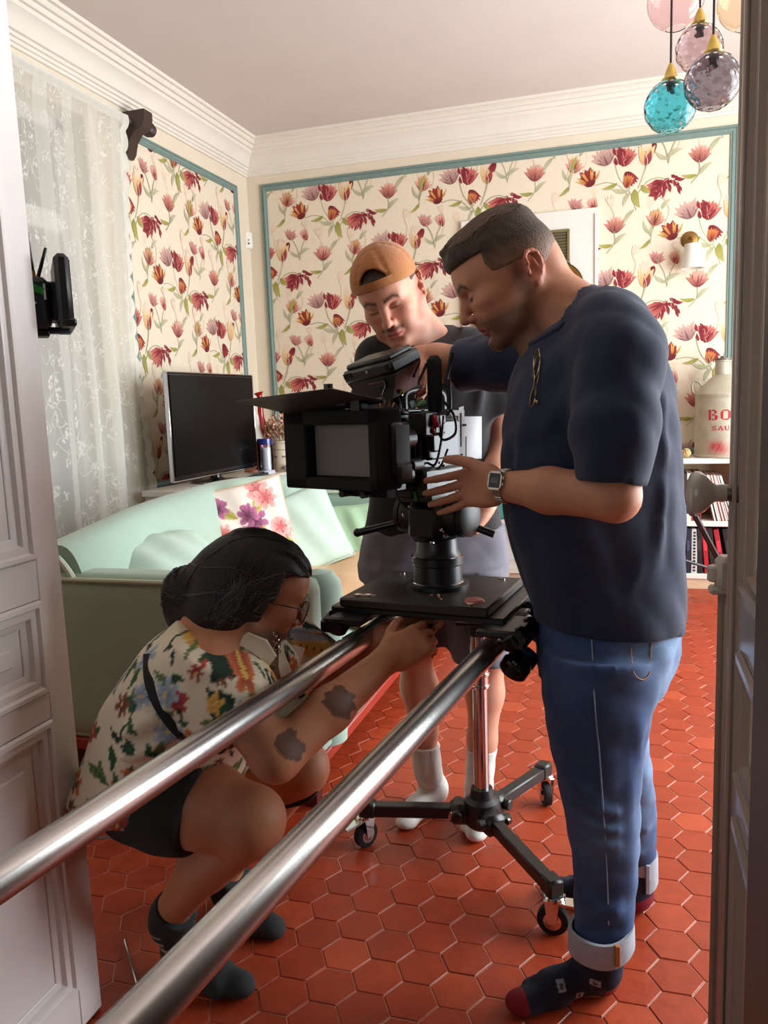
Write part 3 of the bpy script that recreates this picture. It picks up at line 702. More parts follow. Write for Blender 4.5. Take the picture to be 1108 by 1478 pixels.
# ---- cushions
def cushion(name,label,c,size,thick,nrm,up,m,colors=None,group=None,n=34,pip=None):
    B=np.stack([unit(np.cross(up,nrm)),unit(np.cross(nrm,np.cross(up,nrm))),unit(nrm)],1)
    t=thing(name,label,'cushion',c,group); b=MB(); V=[];f=[];UV=[]
    for s in(-1,1):
        st=len(V)
        for i in range(n):
            for j in range(n):
                u=-1+2*i/(n-1); v=-1+2*j/(n-1)
                pin=1-.09*(1-abs(u)**3)*abs(v)**4*0; k=(max(0,(1-u*u))*max(0,(1-v*v)))**.42
                sag=.94+.06*(abs(u)**2*abs(v)**2)
                x=u*size/2*(1-.055*(1-v*v)*abs(u)**3*0+(-.05*(1-v*v))*(abs(u)**4))
                y=v*size/2*(1+(-.05*(1-u*u))*(abs(v)**4))
                w=.006*math.sin(9*u+3*v)*k*s
                V.append(np.asarray(c)+B@np.array([x,y,s*thick/2*k+w])); UV.append((x,y,s))
        for i in range(n-1):
            for j in range(n-1):
                k=st+i*n+j; q=(k,k+n,k+n+1,k+1); f.append(q if s>0 else q[::-1])
    b.add(V,f); ob=weld(b.obj('cover',m,t,colors=None if colors is None else colors(np.array(UV))),.0004)
    e=[]; 
    for k in range(40):
        a=k/10; s_=int(a); r=a-s_; u,v=[(-1+2*r,-1),(1,-1+2*r),(1-2*r,1),(-1,1-2*r)][s_]
        e.append(np.asarray(c)+B@np.array([u*size/2*(1-.05*(1-v*v)*abs(u)**4),v*size/2*(1-.05*(1-u*u)*abs(v)**4),0]))
    pb=MB(); pb.tube(e,.0045,6,closed=True); pb.obj('seam',pip or m,t); return t
m_mint2=mat('light_mint_cotton',(186,206,192),.9,noise=.05,nscale=14,bump=.2,bscale=260)
m_sage=mat('sage_cotton',(168,200,166),.9,noise=.05,nscale=14,bump=.2,bscale=260)
cushion('scatter_cushion','mint green cushion slumped against the near end of sofa back',at(250,822,y=2.66),.43,.17,(.42,-.24,.87),(-.80,.42,.42),m_mint2)
def stamp(P2,C,motifs):
    """print flowers on a flat cloth: colour by distance to petals"""
    for (x,y,s,ang,n,c0,c1,kind) in motifs:
        d=P2-np.array([x,y]); r=np.hypot(d[:,0],d[:,1]); th=np.arctan2(d[:,1],d[:,0])-ang
        if kind=='flower':
            pet=np.abs(np.cos(n*th/2)); R=s*(.45+.55*pet**.7); t=r/np.maximum(R,1e-6); k=t<1
            C[k]=lin(c0)*(1-t[k,None])+lin(c1)*t[k,None]
            k=(t<1)&(pet<.28)&(r>s*.12); C[k]=lin(c0)*.75
        elif kind=='leaf':
            u=(d[:,0]*math.cos(ang)+d[:,1]*math.sin(ang))/s; v=(-d[:,0]*math.sin(ang)+d[:,1]*math.cos(ang))/s
            w=.26*np.sin(PI*np.clip(u,0,1)**.8); k=(u>0)&(u<1)&(np.abs(v-.15*u*u)<w); t=np.clip(np.abs(v-.15*u*u)/np.maximum(w,1e-6),0,1)
            C[k]=(lin(c0)*(1-t[:,None])+lin(c1)*t[:,None])[k]
    return C
def floral_cushion(UV):
    C=np.tile(lin((238,226,214)),(len(UV),1)); r=np.random.default_rng(5); m=[]
    for (x,y) in [(-.12,.14),(.10,.15),(-.14,-.02),(.02,-.06),(.15,-.04),(-.05,-.17),(.14,-.17),(.03,.05)]:
        pal=[((120,30,60),(220,120,140)),((186,44,76),(240,170,170)),((84,36,60),(190,112,150)),((206,90,96),(244,186,176))][r.integers(4)]
        for k in range(3): m.append((x+r.normal()*.02,y+r.normal()*.02,.045+.02*r.random(),r.uniform(0,6),5+int(r.integers(3)),pal[0],pal[1],'flower'))
        m.append((x,y-.02,.11,r.uniform(-2.4,-.7),0,(150,140,50),(200,190,120),'leaf'))
    m=[q for q in m if q[-1]=='leaf']+[q for q in m if q[-1]!='leaf']
    C=stamp(UV[:,:2],C,m); k=UV[:,0]<-.20; C[k]=lin((226,196,140)); C[UV[:,2]<0]=lin((232,214,190)); return C
m_fc=mat('floral_cotton',attr='Col',rough=.9,bump=.15,bscale=260)
cushion('scatter_cushion','white cushion printed with pink and crimson flowers on the sofa',at(357,762,y=3.36),.43,.13,(.55,-.80,.24),(-.30,.12,.95),m_fc,floral_cushion,n=90,pip=m_peach)
cushion('scatter_cushion','large pale mint cushion leaning beside the flowered cushion',at(436,768,y=3.80),.44,.14,(.62,-.74,.30),(-.42,.05,.9),m_mint2)
cushion('scatter_cushion','small sage green cushion at the far end of the sofa',at(512,769,y=4.22),.33,.12,(.25,-.9,.3),(-.12,.2,.95),m_sage)

# ---- television console, television and the things beside it
m_cons=mat('white_lacquer',(222,216,206),.5,noise=.03,nscale=5); m_ply=mat('pale_wood_edge',(206,178,146),.6,noise=.15,nscale=14,stretch=(1,1,12))
cs=thing('tv_console','low white console unit behind the green sofa carrying the television','console',(-2.47,4.58,0))
b=MB(); b.box((-2.49,4.58,.818),(.40,1.32,.036),bev=.004); b.obj('top_board',m_cons,cs)
for y in(3.95,4.58,5.21): MB().box((-2.49,y,.40),(.38,.03,.80),bev=.003).obj('upright',m_ply if y>5 else m_cons,cs)
MB().box((-2.49,4.58,.47),(.36,1.24,.025)).obj('shelf',m_cons,cs); MB().box((-2.675,4.58,.43),(.012,1.24,.74)).obj('back_panel',m_ply,cs)
m_bez=mat('black_gloss_plastic',(14,14,16),.25); m_scr=mat('tv_screen',(9,9,10),.3,spec=.12); m_chrome=mat('chrome',(200,200,204),.14,1.); m_blk=mat('black_plastic',(20,20,22),.45,noise=.1,nscale=30)
tv=thing('television','black flat television with silver edge standing on the white console','television',(-2.49,4.44,.836))
ty0,ty1,tz0,tz1=3.905,4.955,.890,1.503; tx=-2.455; tc=(ty0+ty1)/2
b=MB(); b.box((tx-.018,tc,(tz0+tz1)/2),(.032,ty1-ty0,tz1-tz0),bev=.006); b.box((tx-.055,tc,1.17),(.04,.5,.3),bev=.012); b.obj('housing',m_bez,tv)
MB().box((tx+.0005,tc,(tz0+tz1)/2+.006),(.004,ty1-ty0-.03,tz1-tz0-.04)).obj('screen',m_scr,tv)
b=MB(); zc=(tz0+tz1)/2
for (yc,zz,sy,sz) in [(ty0-.003,zc,.008,tz1-tz0),(ty1+.003,zc,.008,tz1-tz0),(tc,tz1+.003,ty1-ty0,.007),(tc,tz0-.003,ty1-ty0,.008)]: b.box((tx-.012,yc,zz),(.026,sy,sz),bev=.002)
b.obj('silver_edge',m_chrome,tv)
b=MB(); b.lathe((tx-.03,tc,.836),[(.0,0),(.15,0),(.155,.006),(.14,.012),(.06,.018),(.035,.03),(.03,.06)],n=36); b.obj('stand',m_bez,tv)
b=MB(); b.lathe((tx-.028,tc,.838),[(.157,0),(.162,.004),(.157,.009)],n=36,caps=False); b.obj('stand_trim',m_chrome,tv)
# soundbar-like dark strip and cable clutter in front of the set
b=MB(); b.tube(spline([(-2.33,4.58,.844),(-2.32,4.66,.857),(-2.34,4.72,.844),(-2.31,4.79,.852),(-2.33,4.85,.844)],6),.007,8); b.tube(spline([(-2.35,4.56,.844),(-2.36,4.66,.846),(-2.32,4.76,.862),(-2.36,4.84,.844)],6),.006,8); tag(b.obj('coiled_cable',m_blk),'black coiled cable lying on the console before the television','cable')
# candle lantern
m_cg=thin_glass('clear_glass',(244,246,252),.10); m_wax=mat('candle_wax',(236,232,224),.6); m_cob=mat('cobalt_rim',(40,44,110),.2,coat=.5)
lp=at(385,683,depth=5.43); lx,ly=lp[0],lp[1]; LK=1.127; LZ=.836
ln=thing('candle_lantern','glass hurricane lantern with thick white candle and blue rim on console','lantern',(lx,ly,LZ))
b=MB(); b.lathe((lx,ly,LZ),[(.058,0),(.061,.004),(.058,.02),(.052,.026),(0,.026)],n=24); b.obj('base',mat('lantern_base',(196,200,214),.3),ln)
b=MB(); b.lathe((lx,ly,LZ+.026),[(.053,0),(.053,.205),(.0505,.205),(.0505,0)],n=28,caps=False); b.obj('glass_cylinder',m_cg,ln)
b=MB(); b.lathe((lx,ly,LZ+.20),[(.0545,0),(.0555,.02),(.0545,.04),(.0505,.04),(.0505,0)],n=28,caps=False); b.obj('rim',m_cob,ln)
b=MB(); b.lathe((lx,ly,LZ+.027),[(.0,0),(.040,0),(.0405,.004),(.040,.142),(.034,.152),(.022,.146),(0,.145)],n=22); wx=b.obj('candle',m_wax,ln)
MB().cyl((lx,ly,LZ+.17),(lx+.002,ly,LZ+.186),.0018,n=6).obj('wick',m_blk,ln)
# red bottle
bp_=at(384,625,y=5.20); bx,by=bp_[0],5.13; m_red=mat('red_glass',(150,18,22),.15,coat=.5,noise=.05,nscale=10)
bo=thing('glass_bottle','tall red glass bottle with flared lip behind the candle lantern','bottle',(bx,by,LZ))
b=MB(); b.lathe((bx,by,LZ),[(0,0),(.050,0),(.053,.006),(.053,.27),(.050,.31),(.034,.35),(.024,.38),(.020,.45),(.019,.522),(.0,.522)],n=28); b.obj('body',m_red,bo)
b=MB(); b.lathe((bx,by,LZ+.52),[(.017,0),(.019,.006),(.02,.014),(.024,.022),(.034,.034),(.032,.037),(.015,.024)],axis=unit((-.25,0,1)),n=24,caps=False); b.obj('lip',m_red,bo)
# table lamp, half hidden by the set
la=thing('table_lamp','small lamp with white conical shade half hidden behind the television','lamp',(-2.57,5.11,.836))
lq=WLOC[la.name]; zz=1.10; m_shade=mat('white_lamp_shade',(240,236,226),.8,transl=.3)
b=MB(); b.lathe(lq+V3(0,0,.22),[(.12,0),(.062,.20),(.060,.20),(.118,0)],n=36,caps=False); b.obj('shade',m_shade,la)
b=MB(); b.lathe(lq,[(.0,0),(.06,0),(.06,.012),(.02,.03),(.035,.08),(.02,.15),(.01,.2),(.008,.3),(0,.3)],n=20); b.obj('base',mat('terracotta_lamp_base',(176,112,84),.6),la)
# flower pot with dried flowers
m_pot=mat('cream_stoneware',(212,196,170),.5,noise=.1,nscale=40); 
pp_=at(408,680,y=5.14); px_,py_=pp_[0],5.14; PZ=.836
fp=thing('dried_flower_pot','cream stoneware jar of dried pink flowers on the console end','flower pot',(px_,py_,PZ))
b=MB(); b.lathe((px_,py_,PZ),[(0,0),(.055,0),(.06,.01),(.066,.08),(.068,.15),(.064,.19),(.066,.20),(.071,.205),(.071,.215),(.064,.215),(.060,.19),(0,.185)],n=28); b.obj('jar',m_pot,fp)
b=MB()
for k in range(7): a=k*2*PI/7; b.box((px_+.0675*math.cos(a),py_+.0675*math.sin(a),PZ+.105),(.03,.012,.010),R=rotm((0,0,1),a+PI/2),bev=.003)
b.lathe((px_,py_,PZ+.15),[(.0675,0),(.0695,.003),(.0675,.006)],n=28,caps=False); b.obj('painted_band',mat('faded_paint_band',(132,116,104),.6),fp)
r=np.random.default_rng(11); cb=MB(); nb=[]
m_dry=mat('dried_blossom',attr='Col',rough=.9)
for k in range(260):
    a=r.uniform(0,2*PI); t=r.uniform(0,1)**.5; h=.06+.17*r.random(); R_=.012+.11*t
    p=V3(px_+R_*math.cos(a),py_+R_*math.sin(a),PZ+.2+h*(1.1-.55*t))
    cb.cc=lin([(190,130,112),(206,160,130),(176,140,96),(120,100,70),(214,180,150)][r.integers(5)])
    if k<60: cb.tube([V3(px_+.03*math.cos(a),py_+.03*math.sin(a),PZ+.18),p],.0014,4,caps=False)
    cb.ball(p,.006+.007*r.random(),5,4)
o_=cb.obj('dried_blossoms',m_dry,fp); o_['kind']='stuff'
# trinkets at the console end
b=MB(); tp=at(416,677,y=5.08)
for k in range(9): b.ball(V3(tp[0]+.03*math.cos(k*2.4),5.08+.02*math.sin(k*2.4),.851+.012*(k%3)),.014,8,6)
tag(b.obj('bead_garland',mat('silver_beads',(190,186,180),.3,.7,noise=.3,nscale=60)),'small heap of silver and black beads on console corner','beads')

# ---- white bookcase along the back wall with records, binders and a storage can
bk=thing('bookcase','long low white bookcase of records and binders against papered wall','bookcase',(.22,5.62,0))
BX0,BX1,BYF=-1.05,1.55,5.45
m_bk=mat('white_melamine',(226,220,210),.5,noise=.02,nscale=5)
MB().box(((BX0+BX1)/2,5.615,.845),(BX1-BX0+.02,.345,.034),bev=.003).obj('top_board',m_bk,bk)
for (z,t) in [(.435,.034),(.085,.034)]: MB().box(((BX0+BX1)/2,5.62,z),(BX1-BX0,.335,t),bev=.003).obj('shelf',m_bk,bk)
for x in(BX0+.015,-.22,.70,BX1-.015): MB().box((x,5.62,.45),(.03,.333,.76),bev=.003).obj('upright',m_bk,bk)
MB().box(((BX0+BX1)/2,5.60,.034),(BX1-BX0-.06,.27,.068)).obj('plinth',m_ply,bk)
MB().box(((BX0+BX1)/2,5.783,.45),(BX1-BX0-.02,.006,.76)).obj('back_panel',m_ply,bk)
r=np.random.default_rng(21)
pal=[(222,206,180),(236,232,224),(70,52,44),(190,150,104),(40,38,40),(214,196,170),(150,60,48),(224,220,214),(120,96,70),(236,228,214)]
mats_r={i:mat('record_sleeve',c,.6,noise=.06,nscale=40) for i,c in enumerate(pal)}
ORD=['first','second','third','fourth','fifth','sixth','seventh','eighth','ninth','tenth','eleventh','twelfth','thirteenth','fourteenth','fifteenth','sixteenth','seventeenth','eighteenth','nineteenth','twentieth','twenty-first','twenty-second']
x=.265; words=['cream','white','brown','tan','black','beige','rust red','pale grey','umber','ivory']; k=0
while x<.452:
    th=.006+.006*r.random(); i=int(r.integers(10)) if k>5 else [0,3,3,0,2,3][k]
    ln_=.04*(k>7); o=MB().box((0,0,.155),(th,.30,.31+.004*r.random())).obj('record_sleeve',mats_r[i],smooth=False)
    o.location=(x+th/2,5.62,.4525); tag(o,'%s record sleeve, %s from the left of the upright records on the shelf'%(words[i],ORD[k]),'record','upright records on the upper shelf'); x+=th+.0012; k+=1
x=.462; k=0
while x<.585:
    th=.004+.005*r.random(); i=[1,4,1,7,4,1,6,9,1,4][k%10] if r.random()<.8 else 6
    o=MB().box((0,0,.153),(th,.30,.306)).obj('record_sleeve',mats_r[i],smooth=False)
    lean=math.radians(-13-1.1*k*.3); o.rotation_euler=(0,lean,0); o.location=(x+.075,5.62,.4535+abs(math.sin(lean))*th/2); tag(o,'%s record sleeve, %s from the left of the leaning records on the shelf'%(words[i],ORD[k]),'record','leaning records on the upper shelf'); x+=th/math.cos(lean)+.0022; k+=1
bc=[((24,60,120),.034,0),((26,50,96),.036,0),((30,34,52),.030,0),((196,196,192),.038,0),((24,22,24),.034,-3),((170,26,34),.030,-5),((22,20,22),.036,-7),((160,24,34),.032,-10),((20,20,22),.04,-10)]
lab=['bright blue ring binder leftmost of the bottom shelf row','dark blue ring binder beside the bright blue one','navy ring binder left of the white spined book','white spiral bound book between dark binders on bottom shelf','black binder just right of the white spiral book','narrow red binder between two black binders','black binder between the two red binders','second red binder leaning near the shelf end','rightmost black binder leaning on the bottom shelf']
x=.285
for (c,th,le),lb in zip(bc,lab):
    t=thing('ring_binder',lb,'binder',(x+th/2,5.60,.102)); H_=.295+.01*r.random(); R=rotm((0,1,0),math.radians(le)); o0=WLOC[t.name]+V3(math.sin(math.radians(-le))*0,0,.0)
    lift=abs(math.sin(math.radians(le)))*th/2
    b=MB(); b.box(o0+R@V3(0,0,H_/2)+V3(0,0,lift),(th,.26,H_),R=R,bev=.003); b.obj('cover',mat('binder_cover',c,.5,noise=.05,nscale=30),t)
    b=MB(); 
    if c[0]>190:
        for k in range(13): b.box(o0+R@V3(0,-.131,.02+k*.021)+V3(0,0,lift),(.014,.004,.012),R=R,bev=.001)
        b.obj('spiral',m_blk,t)
    else:
        b.box(o0+R@V3(0,-.1305,H_*.62)+V3(0,0,lift),(th*.55,.002,.07),R=R); b.obj('spine_label',mats_r[7] if c[2]>80 else mat('spine_tag',tuple(min(255,int(v*1.5)+20) for v in c),.5),t)
    x+=th+.0035+(.018 if le<-6 else .006 if le<0 else 0)
b=MB(); b.box((-.86,5.60,.565),(.30,.28,.22),bev=.012); tb=thing('storage_box','teal lidded storage box on the upper shelf of the bookcase','box',(-.86,5.60,.453)); b.obj('body',mat('teal_plastic',(70,150,136),.4),tb)
MB().box((-.86,5.60,.69),(.32,.30,.03),bev=.008).obj('lid',mat('teal_lid',(86,164,148),.4),tb)
# slatted wooden crate
cr=thing('slatted_crate','brown slatted wooden crate on bookcase behind the man in cap','crate',(-.87,5.585,.863)); m_crate=mat('crate_wood',(168,122,66),.65,noise=.25,nscale=18,stretch=(1,1,9))
for k in range(5): MB().box((-.87,5.447,.905+k*.068),(.40,.014,.056),bev=.003).obj('slat',m_crate,cr); MB().box((-.87,5.722,.905+k*.068),(.40,.012,.056),bev=.003).obj('slat',m_crate,cr)
for k in range(5):
    for x in(-1.063,-.677): MB().box((x,5.585,.905+k*.068),(.012,.27,.056),bev=.003).obj('slat',m_crate,cr)
for x in(-1.045,-.695):
    for y in(5.464,5.706): MB().box((x,y,1.035),(.024,.020,.34),bev=.003).obj('post',m_crate,cr)
MB().box((-.87,5.585,.871),(.37,.26,.014)).obj('bottom_board',m_crate,cr)
# gilt frame standing on the bookcase, behind the cap man
gf=thing('gilt_frame','narrow gilt mirror frame propped against the white chimney panel','frame',(-.86,5.74,1.2)); m_gold=mat('old_gilt',(196,148,62),.35,.75,noise=.2,nscale=40)
gf.location=(-.84,5.75,.863); WLOC[gf.name]=V3(-.84,5.75,.863)
for (x,z,sx,sz) in [(-1.055,1.37,.05,1.014),(-.625,1.37,.05,1.014),(-.84,1.86,.43,.05),(-.84,.888,.43,.05)]:
    b=MB(); b.box((x,5.755,z),(sx,.026,sz),bev=.008); b.box((x,5.738,z),(max(.01,sx-.03),.016,max(.01,sz-.03)),bev=.005); b.obj('frame_side',m_gold,gf)
MB().box((-.84,5.764,1.37),(.40,.005,.94)).obj('mirror_glass',mat('mirror_glass',(214,214,210),.08,1.),gf)
# brass tray on the chimney panel
tr=thing('brass_tray','round brass tray hanging on the white panel under the vent','tray',(-.475,YB-.03,2.035)); b=MB()
b.lathe((-.475,YB-.027,2.035),[(0,.004),(.125,.004),(.14,.010),(.155,.022),(.165,.024),(.168,.020),(.165,.012),(.15,0),(0,0)],axis=(0,-1,0),n=44); b.obj('dish',mat('brass_dish',(186,140,70),.32,.85,noise=.12,nscale=10),tr)
b=MB(); b.tube([V3(-.475+.168*math.cos(a),YB-.049,2.035+.168*math.sin(a)) for a in np.linspace(0,2*PI,48,endpoint=False)],.005,8,closed=True); b.obj('rolled_rim',mat('dark_brass',(96,74,40),.4,.7),tr)
# wall sconce
sc_=thing('wall_sconce','brass wall light with small white tapered shade on papered wall','wall light',(.374,YB-.01,2.28)); m_br=mat('antique_brass',(140,104,56),.35,.9)
b=MB(); b.lathe((.374,YB-.002,2.285),[(.0,.018),(.03,.016),(.05,.010),(.056,0)][::-1],axis=(0,-1,0),n=24); b.obj('back_plate',m_br,sc_)
b=MB(); b.tube(spline([(.374,YB-.01,2.285),(.376,YB-.06,2.30),(.38,YB-.10,2.275),(.382,YB-.11,2.235)],6),.007,8); b.obj('arm',m_br,sc_)
b=MB(); b.lathe((.387,YB-.11,2.085),[(.075,0),(.05,.155),(.047,.155),(.072,0)],n=28,caps=False); b.obj('shade',m_shade,sc_); b=MB(); b.cyl((.385,YB-.11,2.13),(.385,YB-.11,2.235),.014,n=12); b.obj('lamp_holder',m_br,sc_)
# metal can with red stencilling
m_can=mat('weathered_zinc',attr='Col',rough=.55,metal=.25,noise=.14,nscale=16,bump=.1,bscale=90)
cx_,cy_=.578,5.602; cn=thing('zinc_can','large weathered zinc can stencilled in red on the bookcase top','can',(cx_,cy_,.862)); cz=.862
prof=[(0,.0),(.166,0),(.172,.004),(.172,.014),(.166,.02)]+[(.166,.02+.37*k/22) for k in range(1,23)]+[(.170,.396),(.170,.41),(.165,.416)]+[(.165-.115*(k/8)**1.15,.416+.115*(k/8)) for k in range(1,9)]+[(.05,.54),(.048,.61),(.053,.613),(.053,.622),(.0,.622)]
b=MB(); b.lathe((cx_,cy_,cz),prof,n=96); Vc=b.verts(); C=np.tile(lin((176,168,148)),(len(Vc),1))
ang=np.arctan2(Vc[:,0]-cx_,-(Vc[:,1]-cy_)); hz=Vc[:,2]-cz
def paint(a0,z0,sa,sz,amt):
    global C
    g=np.exp(-((ang-a0)/sa)**2-((hz-z0)/sz)**2)*amt; rr=np.array([hash((round(a*40),round(z*90)))%100/100. for a,z in zip(ang,hz)]); g=np.clip(g*(.7+.6*rr),0,.92)
    C=C*(1-g[:,None])+lin((176,36,50))*g[:,None]
paint(-.26,.075,.30,.038,.95); paint(-.1,.05,.4,.03,.5)
b.obj('body',m_can,cn,colors=C)
b=MB(); b.lathe((cx_,cy_,cz+.622),[(.03,0),(.058,.002),(.058,.012),(.02,.014),(.018,.026),(0,.026)],n=24); b.obj('cap',mat('can_cap',(110,104,90),.5,.4),cn)
b=MB(); b.tube(spline([(cx_-.165,cy_-.02,cz+.405),(cx_-.186,cy_-.02,cz+.44),(cx_-.180,cy_-.02,cz+.49),(cx_-.145,cy_-.02,cz+.485),(cx_-.125,cy_-.02,cz+.45)],6),.007,8); b.obj('handle',mat('zinc_handle',(150,144,128),.5,.4),cn)
GL={'B':[[(0,0),(.24,0),(.24,1),(0,1)],[(.32,.86),(.62,1),(.32,1)],[(.32,.86),(.7,.86),(.78,.8),(.62,1)],[(.56,.6),(.78,.66),(.78,.84),(.56,.9)],[(.32,.44),(.6,.44),(.6,.58),(.32,.58)],[(.6,.1),(.86,.14),(.86,.44),(.6,.5)],[(.32,0),(.7,0),(.84,.12),(.32,.14)]],
'O':[[(.0,.2),(.24,.1),(.24,.9),(.0,.8)],[(.66,.1),(.9,.2),(.9,.8),(.66,.9)],[(.28,.0),(.62,0),(.84,.14),(.62,.13),(.28,.13),(.06,.14)],[(.28,1),(.62,1),(.84,.86),(.62,.87),(.28,.87),(.06,.86)]],
'S':[[(.05,0),(.66,0),(.84,.16),(.05,.16)],[(.62,.16),(.86,.2),(.86,.42),(.62,.46)],[(.2,.42),(.7,.42),(.62,.58),(.16,.58)],[(.02,.58),(.26,.56),(.26,.84),(.02,.8)],[(.1,.84),(.82,.84),(.82,1),(.26,1)],[(.74,.7),(.84,.7),(.84,1),(.74,1)],[(.05,0),(.14,0),(.14,.3),(.05,.3)]],
'A':[[(0,0),(.2,0),(.46,.96),(.36,.96)],[(.38,1),(.58,1),(.98,0),(.68,0)],[(.24,.26),(.62,.26),(.6,.38),(.28,.38)],[(-.06,0),(.3,0),(.3,.08),(-.06,.08)],[(.62,0),(1.04,0),(1.04,.08),(.62,.08)]],
'U':[[(.06,.2),(.3,.12),(.3,1),(.06,1)],[(.2,0),(.66,0),(.8,.16),(.1,.18)],[(.68,.14),(.82,.2),(.82,1),(.68,1)],[(-.04,.92),(.4,.92),(.4,1),(-.04,1)],[(.58,.92),(.92,.92),(.92,1),(.58,1)]]}
def stencil(word,a_start,z0,h,w):
    b=MB(); a=a_start
    for ch in word:
        for poly in GL[ch]:
            P=np.array(poly); V=[]
            for x,y in P: t=a+x*w/.1665; V.append((cx_+.1668*math.sin(t),cy_-.1668*math.cos(t),cz+z0+y*h))
            b.add(V,[tuple(range(len(V)))])
        a+=w*1.12/.1665
    return b
mk=mat('red_stencil_paint',(164,30,42),.6,noise=.25,nscale=60)
b=stencil('BO',-.60,.243,.066,.066); b.obj('lettering',mk,cn,smooth=False,fixn=False); b=stencil('SAU',-.47,.178,.028,.034); b.obj('lettering',mk,cn,smooth=False,fixn=False)
# dried ball
db=at(990,660,y=5.52); b=MB(); r=np.random.default_rng(4); c0=V3(db[0],5.52,.862+.032); b.ball(c0,.024,10,8)
for k in range(70):
    d=unit(r.normal(size=3)); b.ball(c0+d*.026,(.009,.009,.005),5,4,R=basis(d))
tag(b.obj('dried_seed_ball',mat('straw_seed',(196,164,112),.8,noise=.2,nscale=60)),'small straw coloured seed ball beside the zinc can','ornament')
# ---- camera tripod standing before the bookcase
m_trip=mat('tripod_black',(26,26,28),.4,noise=.1,nscale=30); m_alu=mat('grey_tube',(120,122,124),.35,.8); m_redk=mat('red_knob',(176,30,44),.4)
tp=thing('spare_tripod','black tripod with red locking knob standing before the bookcase','tripod',(.28,4.45,0)); tz=.70; tcx,tcy=.275,4.45
b=MB(); b.lathe((tcx,tcy,tz-.05),[(.03,0),(.062,.01),(.068,.03),(.07,.05),(.066,.062),(.05,.062),(.045,.045),(0,.04)],n=28); b.obj('bowl',m_trip,tp)
b=MB(); b.lathe((tcx-.02,tcy-.035,tz-.10),[(.0,-.022),(.026,-.022),(.034,-.014),(.034,.012),(.026,.02),(0,.022)],n=8,axis=unit((-.2,-.6,.75))); b.obj('locking_knob',m_redk,tp)
for k,(ex,ey) in enumerate([(.66,4.62),(.10,4.16),(-.02,4.90)]):
    e=V3(ex,ey,.01); s_=V3(tcx,tcy,tz-.03)+.05*unit(V3(ex-tcx,ey-tcy,0)); d=e-s_; l=MB(); sd=unit(np.cross(d,(0,0,1)))*.016
    l.tube([s_+sd,s_+d*.52+sd],.0095,10); l.tube([s_-sd,s_+d*.52-sd],.0095,10); l.box(s_+d*.50,(.055,.03,.05),R=basis(d),bev=.006); l.box(s_+d*.02,(.06,.035,.05),R=basis(d),bev=.006); lo=l.obj('leg',m_trip,tp)
    l=MB(); l.tube([s_+d*.48,s_+d*.97],.0085,10); l.obj('lower_tube',m_alu,lo if False else tp)
    l=MB(); l.ball(e+V3(0,0,.008),(.018,.018,.014),10,6); l.obj('foot',m_trip,tp)
    l=MB(); l.tube([V3(tcx,tcy,tz-.30),s_+d*.55],.008,8); l.obj('spreader_arm',m_trip,tp)
b=MB(); b.cyl((tcx,tcy,tz-.32),(tcx,tcy,tz-.28),.022,n=14); b.obj('spreader_hub',m_trip,tp)

